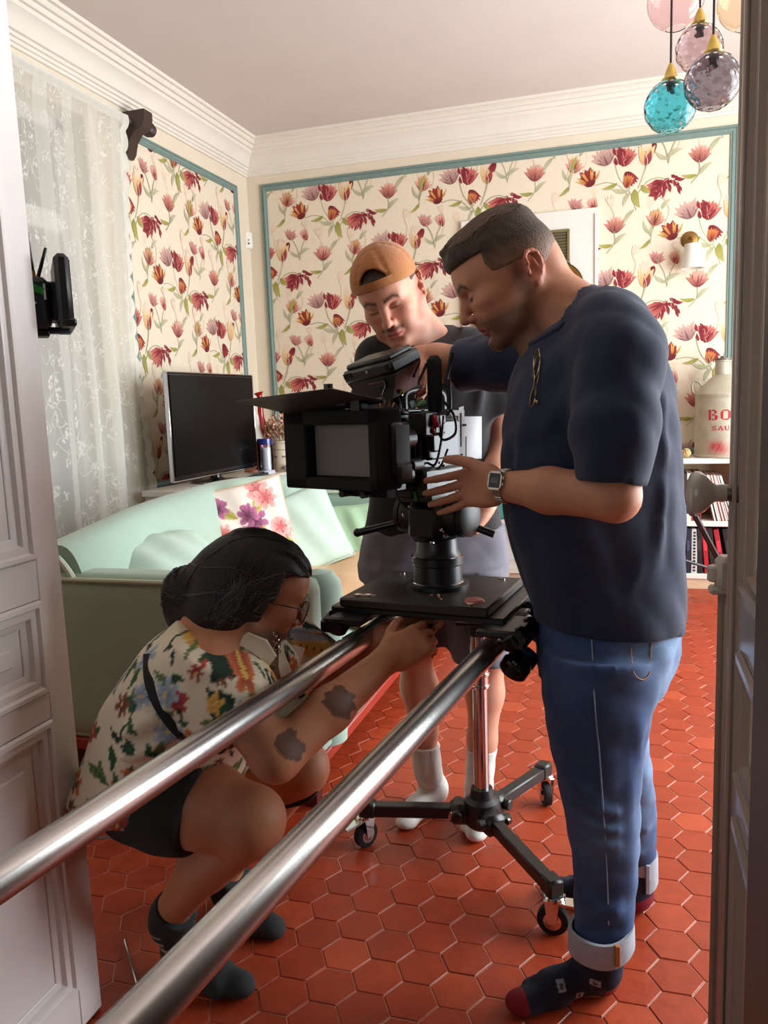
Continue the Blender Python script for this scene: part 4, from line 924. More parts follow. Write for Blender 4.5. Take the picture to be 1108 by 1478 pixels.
# ---- cluster of blown glass pendants
def glass(name,c,rough=.04): return mat(name,c,rough,trans=1.,ior=1.25,spec=.5)
m_cord=mat('cloth_cord',(50,40,40),.8); m_bras=mat('polished_brass',(206,176,92),.25,.9)
PEN=[('teal',(967,154),2.62,37.5,(150,222,232),'teal blue dimpled glass pendant globe hanging lowest of the cluster'),('grey',(1028,118),2.48,40.5,(186,180,186),'smoky grey dimpled glass pendant globe beside the teal one'),('lilac',(1009,70),2.78,34,(230,216,218),'pale mauve glass pendant globe behind the smoky grey one'),('pink',(975,1),2.86,40.5,(250,234,234),'clear pink tinted glass pendant globe at the cluster top left'),('peach',(1076,2),2.70,40,(252,240,222),'clear peach tinted glass pendant globe partly behind the right door')]
for nm,(qx,qy),yy,rp,colr,lb in PEN:
    c=at(qx,qy,y=yy); dep=float((c-V3(0,0,CAMZ))@RW[:,2]); R0=rp/FPX*dep*.985
    t=thing('pendant_globe',lb,'pendant lamp',(c[0],c[1],ZC-.03),'blown glass pendant cluster')
    b=MB(); nu,nvv=64,40; V=[];f=[]; rr=np.random.default_rng(len(nm)); th0,th1=.10,PI-.36
    amp=.0 if nm in('pink','peach') else .0036
    K=90; gi=np.arange(K)+.5; gp=np.arccos(1-2*gi/K); gt=PI*(1+5**.5)*gi; G=np.stack([np.sin(gp)*np.cos(gt),np.sin(gp)*np.sin(gt),np.cos(gp)],1)
    for lay,(rad) in enumerate((R0,R0-.0026)):
        for j in range(nvv):
            th=th0+(th1-th0)*j/(nvv-1)
            for i in range(nu):
                ph=2*PI*i/nu; d=V3(math.sin(th)*math.cos(ph),math.sin(th)*math.sin(ph),math.cos(th))
                dp=np.sort(np.arccos(np.clip(G@d,-1,1)))[0]; q=rad-(amp*math.exp(-(dp/.13)**2) if lay==0 else -amp*.3*math.exp(-(dp/.16)**2)*0)
                V.append(c+d*q)
    for j in range(nvv-1):
        for i in range(nu):
            a=j*nu+i; b2=j*nu+(i+1)%nu; f.append((a,a+nu,b2+nu,b2)); o2=nu*nvv; f.append((o2+a,o2+b2,o2+b2+nu,o2+a+nu))
    for i in range(nu):
        a=(nvv-1)*nu+i; b2=(nvv-1)*nu+(i+1)%nu; f.append((a,a+nu*nvv,b2+nu*nvv,b2)); a=i;b2=(i+1)%nu; f.append((a,b2,b2+nu*nvv,a+nu*nvv))
    b.add(V,f); b.obj('glass_globe',glass('tinted_glass',colr),t)
    b=MB(); zt=c[2]+R0*math.cos(th0); b.lathe((c[0],c[1],zt-.006),[(.0,0),(.024,0),(.026,.006),(.018,.016),(.014,.03),(.009,.042),(.005,.05),(0,.05)],n=18); b.obj('brass_cap',m_bras,t)
    b=MB(); b.cyl((c[0],c[1],zt-.034),(c[0],c[1],zt-.004),.013,n=12); b.obj('lamp_holder',m_blk,t)
    b=MB(); b.cyl((c[0],c[1],zt+.03),(c[0],c[1],ZC-.012),.0032,n=8); b.obj('cord',m_cord,t)
    b=MB(); b.lathe((c[0],c[1],ZC-.03),[(.0,0),(.03,0),(.034,.01),(.034,.03)],n=18); b.obj('ceiling_cap',m_bras,t)
# ---- field monitor with wireless receiver on a stand, behind the left door leaf
ms_=thing('field_monitor','black on-set monitor with antennae and green striped receiver before the curtain','monitor',(-1.385,1.56,0)); sx,sy=-1.385,1.56
b=MB(); b.cyl((sx,sy,.06),(sx,sy,1.44),.012,n=12); b.cyl((sx,sy,.45),(sx,sy,1.0),.016,n=12); b.obj('pole',m_trip,ms_)
b=MB(); b.cyl((sx,sy,.17),(sx,sy,.22),.025,n=14); b.obj('collar',m_trip,ms_)
lt=at(199,1425,z=.008)
for e in [V3(-1.30,1.40,.008),V3(-1.70,1.50,.008),V3(-1.42,1.95,.008)]:
    b=MB(); b.tube([V3(sx,sy,.20)+.02*unit(e-V3(sx,sy,0)),e*.5+V3(sx,sy,.20)*.5,e],.0045,8); b.obj('leg',m_alu,ms_)
b=MB(); b.cyl(at(180,1357,z=.006),at(199,1425,z=.006),.0035,n=8); tag(b.obj('steel_rod',m_chrome),'short thin steel rod lying on the tiles beside the left door','rod')
mn=ms_
mc=at(89,427,depth=1.62); f_=unit(V3(.55,-.42,0)); 
l_=mc-V3(0,0,CAMZ); l_[2]=0; l_=unit(l_); f_=np.cross(l_,(0,0,1)); f_=unit(f_+l_*.05); l_=np.cross((0,0,1),f_); RM=np.stack([f_,l_,V3(0,0,1)],1)
b=MB(); b.box(mc,(.028,.19,.138),R=RM,bev=.008); b.obj('monitor_body',m_blk,mn); b=MB(); b.box(mc+RM@V3(.0145,0,.003),(.002,.165,.11),R=RM); b.obj('screen',m_scr,mn); b=MB(); b.box(mc+RM@V3(.004,0,-.062),(.03,.192,.016),R=RM,bev=.004); b.obj('lower_edge',m_trip,mn)
rc=mc+RM@V3(-.050,-.02,-.022); m_rx=mat('blue_black_case',(48,56,68),.5)
b=MB(); b.box(rc,(.050,.10,.098),R=RM,bev=.010); b.box(rc+RM@V3(.03,.0,.005),(.022,.07,.075),R=RM,bev=.004); b.box(rc+RM@V3(.035,0,-.05),(.05,.03,.012),R=RM,bev=.003); b.obj('receiver',m_rx,mn)
b=MB(); b.box(rc+RM@V3(-.004,-.0506,.028),(.040,.002,.014),R=RM@rotm((0,1,0),.42)); b.obj('green_stripe',mat('green_label',(46,150,60),.5),mn)
b=MB(); b.box(rc+RM@V3(-.012,-.0506,.004),(.026,.002,.003),R=RM@rotm((0,1,0),.5)); b.box(rc+RM@V3(.016,-.0506,.02),(.004,.002,.03),R=RM); b.obj('white_mark',mat('white_print',(220,224,230),.5),mn)
for k,(dx,ex,ez) in enumerate([(-.013,-.008,.118),(-.001,-.006,.118),(.004,.028,.085)]):
    p0=rc+RM@V3(dx,-.03,.050 if k<2 else .040); d=unit(V3(ex,0,ez)); dd=RM@d; L_=.085 if k<2 else .070
    a=MB(); a.cyl(p0,p0+dd*.012,.0045,n=10); a.obj('antenna_collar',m_bras,mn); a=MB(); a.tube([p0+dd*.012,p0+dd*.02,p0+dd*L_],[.004,.0038,.0030],10); a.obj('antenna',m_blk,mn)
b=MB(); b.tube([V3(sx,sy,1.43),V3(sx,sy,1.455),rc+RM@V3(0,.0,-.05)],.008,8); b.obj('bracket',m_trip,mn)
b=MB(); b.box(rc+RM@V3(.005,-.0,-.056),(.03,.05,.014),R=RM,bev=.003); b.obj('foot_plate',m_trip,mn)
# ================================================================ THE CAMERA SLIDER, ITS STAND AND THE CINEMA CAMERA
U=unit(V3(.119,.993,0)); Vv=V3(U[1],-U[0],0); Z1=V3(0,0,1); ORG=V3(-.416,1.80,0); RZ=.76
def sl(u,v,z): return ORG+u*U+v*Vv+z*Z1
RS=np.stack([U,-Vv,Z1],1)              # columns: along, left, up
m_rail=mat('brushed_aluminium',(188,184,180),.27,1.,noise=.07,nscale=7,bump=.06,bscale=90,bdist=.001)
m_blkm=mat('black_anodised',(15,15,17),.38,spec=.6,noise=.1,nscale=30); m_rub=mat('black_rubber',(18,18,20),.75); m_crm=mat('polished_chrome',(214,210,208),.10,1.); m_blu=mat('blue_wheel_core',(24,84,140),.3,coat=.4)
m_mattb=mat('matte_black',(14,14,15),.85); m_dgr=mat('dark_grey_metal',(62,58,56),.45,.5,noise=.08,nscale=30)
sd=thing('slider_rails','twin aluminium tube slider with black carriage crossing the room at waist height','slider',tuple(sl(-.6,0,RZ)))
for v in(-.150,.150):
    b=MB(); b.cyl(sl(-2.3,v,RZ),sl(.46,v,RZ),.0245,n=36,bev=.002); b.obj('rail_tube',m_rail,sd)
    b=MB(); b.cyl(sl(.455,v,RZ),sl(.475,v,RZ),.027,n=30,bev=.004); b.obj('end_cap',m_blkm,sd)
for u in(.32,):
    b=MB(); b.box(sl(u,0,RZ-.045),(.07,.40,.03),R=RS,bev=.004)
    for v in(-.15,.15): b.box(sl(u,v,RZ-.018),(.06,.07,.05),R=RS,bev=.01)
    b.obj('cross_bracket',m_blkm,sd)
b=MB(); b.box(sl(.42,0,RZ-.01),(.05,.26,.05),R=RS,bev=.008); b.obj('end_block',m_blkm,sd)
b=MB(); b.cyl(sl(.30,.205,RZ+.035),sl(.37,.215,RZ+.05),.011,n=14,bev=.002); b.cyl(sl(.31,.19,RZ+.01),sl(.31,.19,RZ+.05),.012,n=14); b.obj('lock_lever',m_crm,sd)
# carriage
cg=thing('slider_carriage','black wheeled carriage plate riding on the two slider tubes','dolly carriage',tuple(sl(0,0,.79)))
b=MB(); b.box(sl(.015,-.035,.838),(.31,.36,.022),R=RS,bev=.004); b.obj('top_plate',m_dgr,cg)
b=MB(); b.box(sl(.015,-.03,.820),(.30,.42,.014),R=RS,bev=.003); b.obj('sub_plate',m_blkm,cg)
for (v,uu) in [(-.165,-.125),(-.165,.11),(.16,-.12),(.16,.13)]:
    sg=-1 if v<0 else 1
    b=MB(); b.box(sl(uu,v+sg*.02,.807),(.13,.10,.018),R=RS,bev=.005); b.box(sl(uu,v+sg*.052,.792),(.13,.050,.030),R=RS,bev=.005); b.obj('truck',m_blkm,cg)
    for du in(-.037,.037):
        for k,(dv,dz,ax) in enumerate([(.048,.034,0),(.048,-.030,0)]):
            c=sl(uu+du,v+sg*dv,RZ+dz); ax=unit(Vv*sg*.75-Z1*(.66 if dz>0 else -.66)*1.)
            ax=unit(np.cross(U,unit(Vv*sg*dv+Z1*dz))) ; 
            b=MB(); b.lathe(c,[(.010,-.015),(.028,-.015),(.032,-.010),(.032,.010),(.028,.015),(.010,.015)],axis=ax,n=22); b.obj('wheel',m_bez,cg)
            b=MB(); b.lathe(c,[(.0,-.0175),(.017,-.0175),(.017,.0175),(.0,.0175)],axis=ax,n=16); b.obj('wheel_core',m_blu if (k+int(du>0))%2==0 else m_crm,cg)
b=MB()
for (uu,vv_) in [(-.11,-.18),(-.105,-.155),(-.12,.10),(.14,-.17),(.14,.10)]: b.cyl(sl(uu,vv_,.849),sl(uu,vv_,.8525),.008,n=12)
b.obj('bolt_head',m_crm,cg)
b=MB(); b.box(sl(-.10,-.165,.8495),(.016,.05,.0012),R=RS); b.obj('white_label',mat('white_label',(200,190,180),.5),cg)
b=MB(); b.lathe(sl(-.085,.098,.849),[(0,.006),(.02,.005),(.024,0)][::-1],n=18); b.obj('bubble_level',mat('amber_level',(196,120,110),.2),cg)
# dolly stand
HB=V3(-.395,2.10,0)
st=thing('dolly_stand','chrome column stand on three black wheeled legs holding the slider end','stand',(HB[0],HB[1],0))
b=MB(); b.cyl(HB+V3(0,0,.10),HB+V3(0,0,.50),.0215,n=26); b.obj('column',m_crm,st)
b=MB(); b.cyl(HB+V3(0,0,.50),HB+V3(0,0,.68),.0255,n=26,bev=.002)
for z in(.498,.532,.585): b.cyl(HB+V3(0,0,z),HB+V3(0,0,z+.010),.0285,n=26,bev=.002)
b.obj('outer_column',m_crm,st)
b=MB(); b.cyl(HB+V3(0,0,.65),HB+V3(0,0,.688),.035,n=22,bev=.004); b.box(HB+V3(0,0,.6925),(.11,.11,.013),bev=.003); b.obj('mount_plate',m_blkm,st)
b=MB(); b.lathe(HB+V3(0,0,.085),[(.0,0),(.04,0),(.052,.012),(.055,.05),(.05,.078),(.036,.088),(.03,.115),(.0,.115)],n=22); b.obj('hub',m_blkm,st)
for (ex,ey) in [(-.165,1.795),(-.736,2.047),(-.249,2.415)]:
    e=V3(ex,ey,0); d=unit(e-HB); d[2]=0; R_=np.stack([d,np.cross(Z1,d),Z1],1); L_=np.linalg.norm((e-HB)[:2])
    b=MB(); b.box(HB+d*(.05+(L_-.03)/2)+V3(0,0,.122),(L_-.045,.036,.036),R=R_@rotm((0,1,0),.02),bev=.004); b.obj('leg',m_blkm,st)
    b=MB(); b.box(HB+d*.062+V3(0,0,.124),(.06,.062,.062),R=R_,bev=.012); b.cyl(HB+d*.07+np.cross(Z1,d)*.05+V3(0,0,.13),HB+d*.07-np.cross(Z1,d)*.05+V3(0,0,.13),.016,n=14,bev=.003); b.obj('leg_clamp',m_blkm,st)
    b=MB(); b.cyl(HB+d*.085+np.cross(Z1,d)*.034+V3(0,0,.13),HB+d*.085+np.cross(Z1,d)*.042+V3(0,0,.13),.010,n=12); b.obj('clamp_screw',m_crm,st)
    k=np.cross(Z1,d)*(.6)+d*.5; k=unit(k); kk=np.cross(Z1,k)
    b=MB(); b.box(e-d*.012+V3(0,0,.122),(.05,.042,.046),R=R_,bev=.006); b.obj('leg_end',m_blkm,st)
    b=MB(); b.cyl(e+V3(0,0,.092),e+V3(0,0,.104),.026,n=18,bev=.003); Rk=np.stack([k,kk,Z1],1)
    for s in(-1,1): b.prism([(-.018,.046),(.018,.046),(.010,-.012),(-.010,-.012)],e+kk*s*.020+V3(0,0,.05)-k*.004,k,Z1,kk*s,.003)
    b.box(e+V3(0,0,.094),(.05,.044,.006),R=Rk,bev=.002); b.obj('castor_fork',m_crm,st)
    b=MB(); b.prism([(-.014,-.03),(.014,-.03),(.018,.05),(-.018,.05)],e+k*.03+V3(0,0,.085),kk,k,Z1,.006); b.obj('brake_lever',m_crm,st)
    b=MB(); b.lathe(e+V3(0,0,.0395)-k*.004,[(.012,-.013),(.030,-.013),(.0375,-.010),(.0385,-.004),(.0385,.004),(.0375,.010),(.030,.013),(.012,.013)],axis=kk,n=28); b.obj('wheel',m_rub,st)
    b=MB(); b.lathe(e+V3(0,0,.0395)-k*.004,[(0,-.017),(.010,-.017),(.014,-.0145),(.022,-.0138),(.022,.0138),(.014,.0145),(.010,.017),(0,.017)],axis=kk,n=20); b.obj('wheel_hub',m_crm,st)
# ---- fluid head
fh=thing('fluid_head','black fluid tripod head standing on the slider carriage under the camera','camera head',tuple(sl(.0,-.02,.849)))
HC=sl(.03,-.03,.849)
b=MB(); b.lathe(HC,[(.075,0),(.075,.01),(.06,.014),(.058,.055),(.062,.06),(.062,.075),(.05,.09),(.048,.12),(.0,.12)],n=36); b.obj('bowl_adapter',m_blkm,fh)
b=MB(); 
for z in(.012,.058,.076): b.lathe(HC+V3(0,0,z),[(.060,0),(.0635,.0015),(.060,.003)],n=36,caps=False)
b.obj('bright_ring',m_crm,fh)
Lf=unit(V3(-.355,-.926,0)); Lr=V3(-Lf[1],Lf[0],0); RC=np.stack([Lf,Lr*-1,Z1],1)   # lens forward; viewer-right; up
if Lr[0]<0: Lr=-Lr
RC=np.stack([Lf,np.cross(Z1,Lf),Z1],1)
def cp(c,s,r,z): return c+Lf*s+Lr*r+Z1*z
b=MB(); b.box(HC+V3(0,0,.165),(.13,.10,.10),R=RC,bev=.018); b.cyl(cp(HC,0,-.085,.175),cp(HC,0,.085,.175),.048,n=28,bev=.006); b.obj('tilt_body',m_blkm,fh)
b=MB()
for s in(-1,1): b.lathe(cp(HC,0,s*.085,.175),[(.046,0),(.046,.012),(.034,.016),(0,.016)],axis=Lr*s,n=26)
b.obj('drag_dial',m_trip,fh)
b=MB(); b.box(HC+V3(0,0,.226),(.17,.09,.022),R=RC,bev=.005); b.obj('top_plate',m_blkm,fh)
b=MB(); b.tube([cp(HC,.02,-.075,.16),cp(HC,.05,-.13,.145),cp(HC,.075,-.185,.13)],[.008,.009,.010],10); b.ball(cp(HC,.075,-.187,.13),.011,10,8); b.obj('lock_lever',m_bez,fh)
b=MB(); b.tube([cp(HC,-.03,.08,.15),cp(HC,-.05,.13,.13)],.009,10); b.obj('pan_lever',m_bez,fh)
b=MB(); 
for (s,r,z) in [(.06,-.052,.18),(.055,.052,.15),(.064,.03,.12),(.05,-.04,.2)]: b.ball(cp(HC,s,r,z),.0055,8,6)
b.obj('screw_head',m_crm,fh)

# ---- the cinema camera
CB=at(612,650,y=1.88); CB[2]=1.185
ck=thing('cinema_camera','black cinema camera rig with matte box, monitor, cables and antennas on slider','film camera',(CB[0],CB[1],1.075))
k_=lambda s,r,z: cp(CB,s,r,z)
b=MB(); b.box(k_(.02,0,.0),(.16,.115,.150),R=RC,bev=.010); b.box(k_(-.03,0,.01),(.08,.122,.11),R=RC,bev=.012); b.box(k_(.02,-.066,.01),(.13,.012,.10),R=RC,bev=.004); b.box(k_(.02,.066,.02),(.13,.014,.09),R=RC,bev=.004); b.obj('camera_body',m_blkm,ck)
b=MB(); b.box(k_(.02,0,-.095),(.22,.11,.030),R=RC,bev=.004)
for r in(-.03,.03): b.cyl(k_(-.12,r,-.085),k_(.28,r,-.085),.0075,n=14)
b.obj('base_plate',m_blkm,ck)
b=MB(); b.lathe(k_(.10,0,.0),[(.05,0),(.052,.01),(.045,.012),(.045,.03),(.05,.032),(.05,.055),(.047,.057),(.047,.08),(.052,.082),(.052,.11),(.049,.112),(.049,.125),(.057,.13),(.057,.16),(0,.16)],axis=Lf,n=36); b.obj('lens',m_mattb,ck)
b=MB()
for s in(.155,.21):
    for i in range(48):
        a=i*2*PI/48; b.box(k_(s,.0525*math.cos(a),.0525*math.sin(a)),(.012,.004,.004),R=RC@rotm((1,0,0),a))
b.obj('gear_ring',m_bez,ck)
# matte box: corners taken where its frame stands
F=at(492,648,y=1.63); FC=V3(F[0],F[1],F[2]); mf=FC
e=(mf-CB); sM=e@Lf; rM=e@Lr
Wm,Hm,Dm=.268,.172,.085
b=MB(); fx=lambda s,r,z: mf+Lf*s+Lr*r+Z1*z
b.box(fx(0,0,Hm/2-.016),(Dm,Wm,.032),R=RC,bev=.004); b.box(fx(0,0,-Hm/2+.013),(Dm,Wm,.026),R=RC,bev=.004)
b.box(fx(0,-Wm/2+.034,0),(Dm,.068,Hm),R=RC,bev=.004); b.box(fx(0,Wm/2-.012,0),(Dm,.024,Hm),R=RC,bev=.004)
b.box(fx(-.045,0,0),(.02,Wm-.01,Hm-.01),R=RC,bev=.004)
b.prism([(-.06,-Hm/2),(.10,-Hm/2),(.10,-Hm/2-.022),(-.02,-Hm/2-.022)],fx(-.03,0,0),Lr,Z1,-Lf,.03)
b.obj('matte_box',m_mattb,ck)
b=MB(); b.box(fx(.010,.018,-.002),(.004,.165,.112),R=RC); b.obj('filter_glass',mat('grey_filter',(128,120,112),.5,spec=.4),ck)
b=MB(); b.box(fx(-.03,Wm/2+.004,.0),(.06,.02,.11),R=RC,bev=.006); b.box(fx(-.03,Wm/2+.012,-.05),(.05,.02,.04),R=RC,bev=.006); b.box(fx(.03,-.02,Hm/2+.012),(.02,.15,.010),R=RC,bev=.002); b.box(fx(.03,.082,Hm/2+.008),(.03,.03,.03),R=RC,bev=.004); b.obj('filter_stage',m_blkm,ck)
# top flag: a thin sheet hinged above the box
A0=at(425,599,y=1.655); A1=at(553,577,y=1.575); Q0=at(340,578,y=1.50); Q1=at(478,560,y=1.425)
b=MB(); nrm=unit(np.cross(A1-A0,Q0-A0)); P4=np.array([A0,A1,Q1,Q0]); b.add(np.concatenate([P4,P4+nrm*.0018]),[(0,1,2,3),(7,6,5,4),(0,4,5,1),(1,5,6,2),(2,6,7,3),(3,7,4,0)]); b.obj('top_flag',mat('flag_black',(62,60,57),.6,spec=.5),ck,smooth=False)
fd=Q0-A0
b=MB(); b.cyl(Q1*.93+A0*.07,Q1*.93+A0*.07+Z1*.012,.009,n=12); b.cyl(A0+fd*.25-Z1*.004,A0+fd*.25-Z1*.001,.004,n=8); b.tube([A0,A1],.006,10); b.obj('flag_hinge',m_blkm,ck)
# operator's monitor with hood, above the lens
MC=at(552,533,y=1.80); mm=lambda s,r,z: MC+Rm@V3(s,-r,z)
Rm=RC@rotm((0,0,1),-.10)@rotm((0,1,0),.34)@rotm((1,0,0),.12)
b=MB(); b.box(mm(0,0,.008),(.105,.168,.030),R=Rm,bev=.006); b.box(mm(.0,0,.028),(.085,.150,.014),R=Rm,bev=.005); b.prism([(-.084,0),(.084,0),(.05,-.058),(-.045,-.058)],mm(.045,0,-.006),-Rm[:,1],Rm[:,2],-Rm[:,0],.09); b.obj('onboard_monitor',m_blkm,ck)
b=MB(); b.box(mm(.0538,-.01,.010),(.002,.11,.012),R=Rm); b.box(mm(.047,-.015,-.024),(.004,.055,.018),R=Rm,bev=.002)
for k in range(4): b.box(mm(.0535,.052+.008*k,.012),(.002,.003,.014),R=Rm); b.box(mm(.0535,-.07+.006*k,.010),(.002,.003,.014),R=Rm)
b.obj('monitor_ridge',m_dgr,ck)
b=MB(); b.tube([mm(.0485,-.04,-.018),mm(.0485,.012,-.018)],.0012,6); b.tube([mm(.0485,-.04,-.018),mm(.0485,-.04,-.030),mm(.045,-.015,-.050)],.0012,6); b.cyl(mm(.054,-.005,.012),mm(.0565,-.005,.012),.004,n=10); b.obj('bright_edge',m_crm,ck)
b=MB(); b.tube([MC-Z1*.03,k_(.06,0,.085)],.010,10); b.box(k_(.03,0,.088),(.15,.03,.014),R=RC,bev=.004); b.tube(spline([k_(.08,0,.095),k_(.07,0,.135),k_(-.02,0,.140),k_(-.08,0,.13),k_(-.085,0,.09)],6),.011,10); b.obj('top_handle',m_blkm,ck)
# wireless paddle, antennas, battery, focus motor
a=at(627,556,y=1.80); b=MB(); b.box(a,(.022,.040,.135),R=RC,bev=.010); b.obj('video_transmitter',m_mattb,ck)
a2=at(622,612,y=1.80); b=MB(); b.box(a2,(.05,.055,.05),R=RC,bev=.006); b.box(a2-Z1*.04,(.03,.03,.05),R=RC,bev=.004); b.obj('transmitter_mount',m_blkm,ck)
for (p,q,rr) in [((641,560),(652,509),.0045),((597,545),(604,520),.004),((604,552),(616,524),.003),((648,580),(645,548),.004)]:
    b=MB(); P0=at(*p,y=1.80);P1_=at(*q,y=1.80); b.tube([P0,P0*.6+P1_*.4,P1_],[rr*.8,rr,rr*1.25],10); b.obj('antenna',m_blk,ck)
b=MB(); b.box(k_(-.095,-.01,.0),(.05,.085,.13),R=RC,bev=.008); b.obj('battery',m_blk,ck)
b=MB(); b.cyl(k_(.155,.065,-.05),k_(.22,.065,-.05),.020,n=20,bev=.003); b.box(k_(.19,.05,-.07),(.04,.04,.03),R=RC,bev=.004); b.cyl(k_(.205,.06,-.045),k_(.218,.06,-.045),.024,n=20); b.obj('focus_motor',m_blkm,ck)
# cables
cr_=np.random.default_rng(8); b=MB(); b2=MB()
def pin(px,py,y): return at(px,py,y=y)
for pts,r_ in [([(641,580),(655,600),(657,625),(640,635),(632,622)],.0032),([(585,592),(600,600),(615,612)],.0016),([(640,600),(636,640),(628,670),(616,668)],.003),([(570,560),(578,590),(572,620),(585,650)],.0028),([(600,640),(606,660),(596,690),(575,700)],.003),([(648,548),(650,585),(646,600)],.0035),([(560,700),(575,720),(590,735),(598,728)],.0026),([(646,648),(636,672),(624,680)],.0026),([(610,575),(600,585),(588,582)],.002),([(583,610),(590,630),(583,655),(578,690)],.0024)]:
    b.tube(spline([pin(x,y,1.79-.0*cr_.random()) for x,y in pts],6),r_,8)
b.obj('cable',m_blk,ck)
b=MB()
for (x,y,r_) in [(571,553,.005),(575,548,.004),(612,560,.005),(600,572,.004),(575,618,.003),(574,630,.003),(583,640,.003),(588,606,.0035),(611,628,.004),(597,585,.004),(585,575,.0025),(580,570,.002),(575,662,.0022),(610,592,.003),(640,610,.003),(623,662,.004),(640,672,.004),(634,668,.003),(568,590,.002),(606,596,.003),(577,585,.002)]:
    c=pin(x,y,1.775); b.box(c,(.006,r_*1.4,r_*2),R=RC@rotm((1,0,0),cr_.uniform(0,3)),bev=.001)
b.obj('bright_connector',m_crm,ck)
for (x,y,cc,nm,sx,sz) in [(628,608,(170,26,44),'red_connector',.014,.03),(624,620,(150,24,40),'red_connector',.012,.02),(608,566,(140,60,50),'rust_knob',.022,.016),(577,617,(200,110,60),'amber_light',.006,.010),(578,654,(180,120,70),'amber_light',.004,.006),(580,566,(170,150,60),'yellow_knob',.010,.010),(608,582,(120,170,120),'green_tab',.022,.012),(596,584,(150,190,190),'pale_connector',.012,.018)]:
    b=MB(); b.box(pin(x,y,1.772),(.012,sx,sz),R=RC@rotm((1,0,0),.4),bev=.003); b.obj(nm,mat(nm,cc,.4),ck)
b=MB(); b.box(pin(599,716,1.745),(.006,.007,.022),R=RC@rotm((1,0,0),.2),bev=.002); b.obj('green_marker',mat('green_marker',(40,140,50),.4),ck)
b=MB(); b.box(k_(.02,.05,-.075),(.16,.05,.06),R=RC,bev=.006); b.box(k_(.05,-.05,-.07),(.12,.05,.05),R=RC,bev=.006); b.box(k_(.09,.02,-.075),(.06,.13,.07),R=RC,bev=.008); b.box(k_(.08,.06,.06),(.07,.05,.06),R=RC,bev=.006); b.box(k_(.09,-.03,.075),(.05,.08,.05),R=RC,bev=.006); b.cyl(k_(.13,.055,.03),k_(.17,.055,.03),.022,n=18,bev=.003); b.cyl(k_(.12,.07,-.03),k_(.16,.07,-.03),.016,n=18,bev=.003); b.obj('accessory_cage',m_blkm,ck)
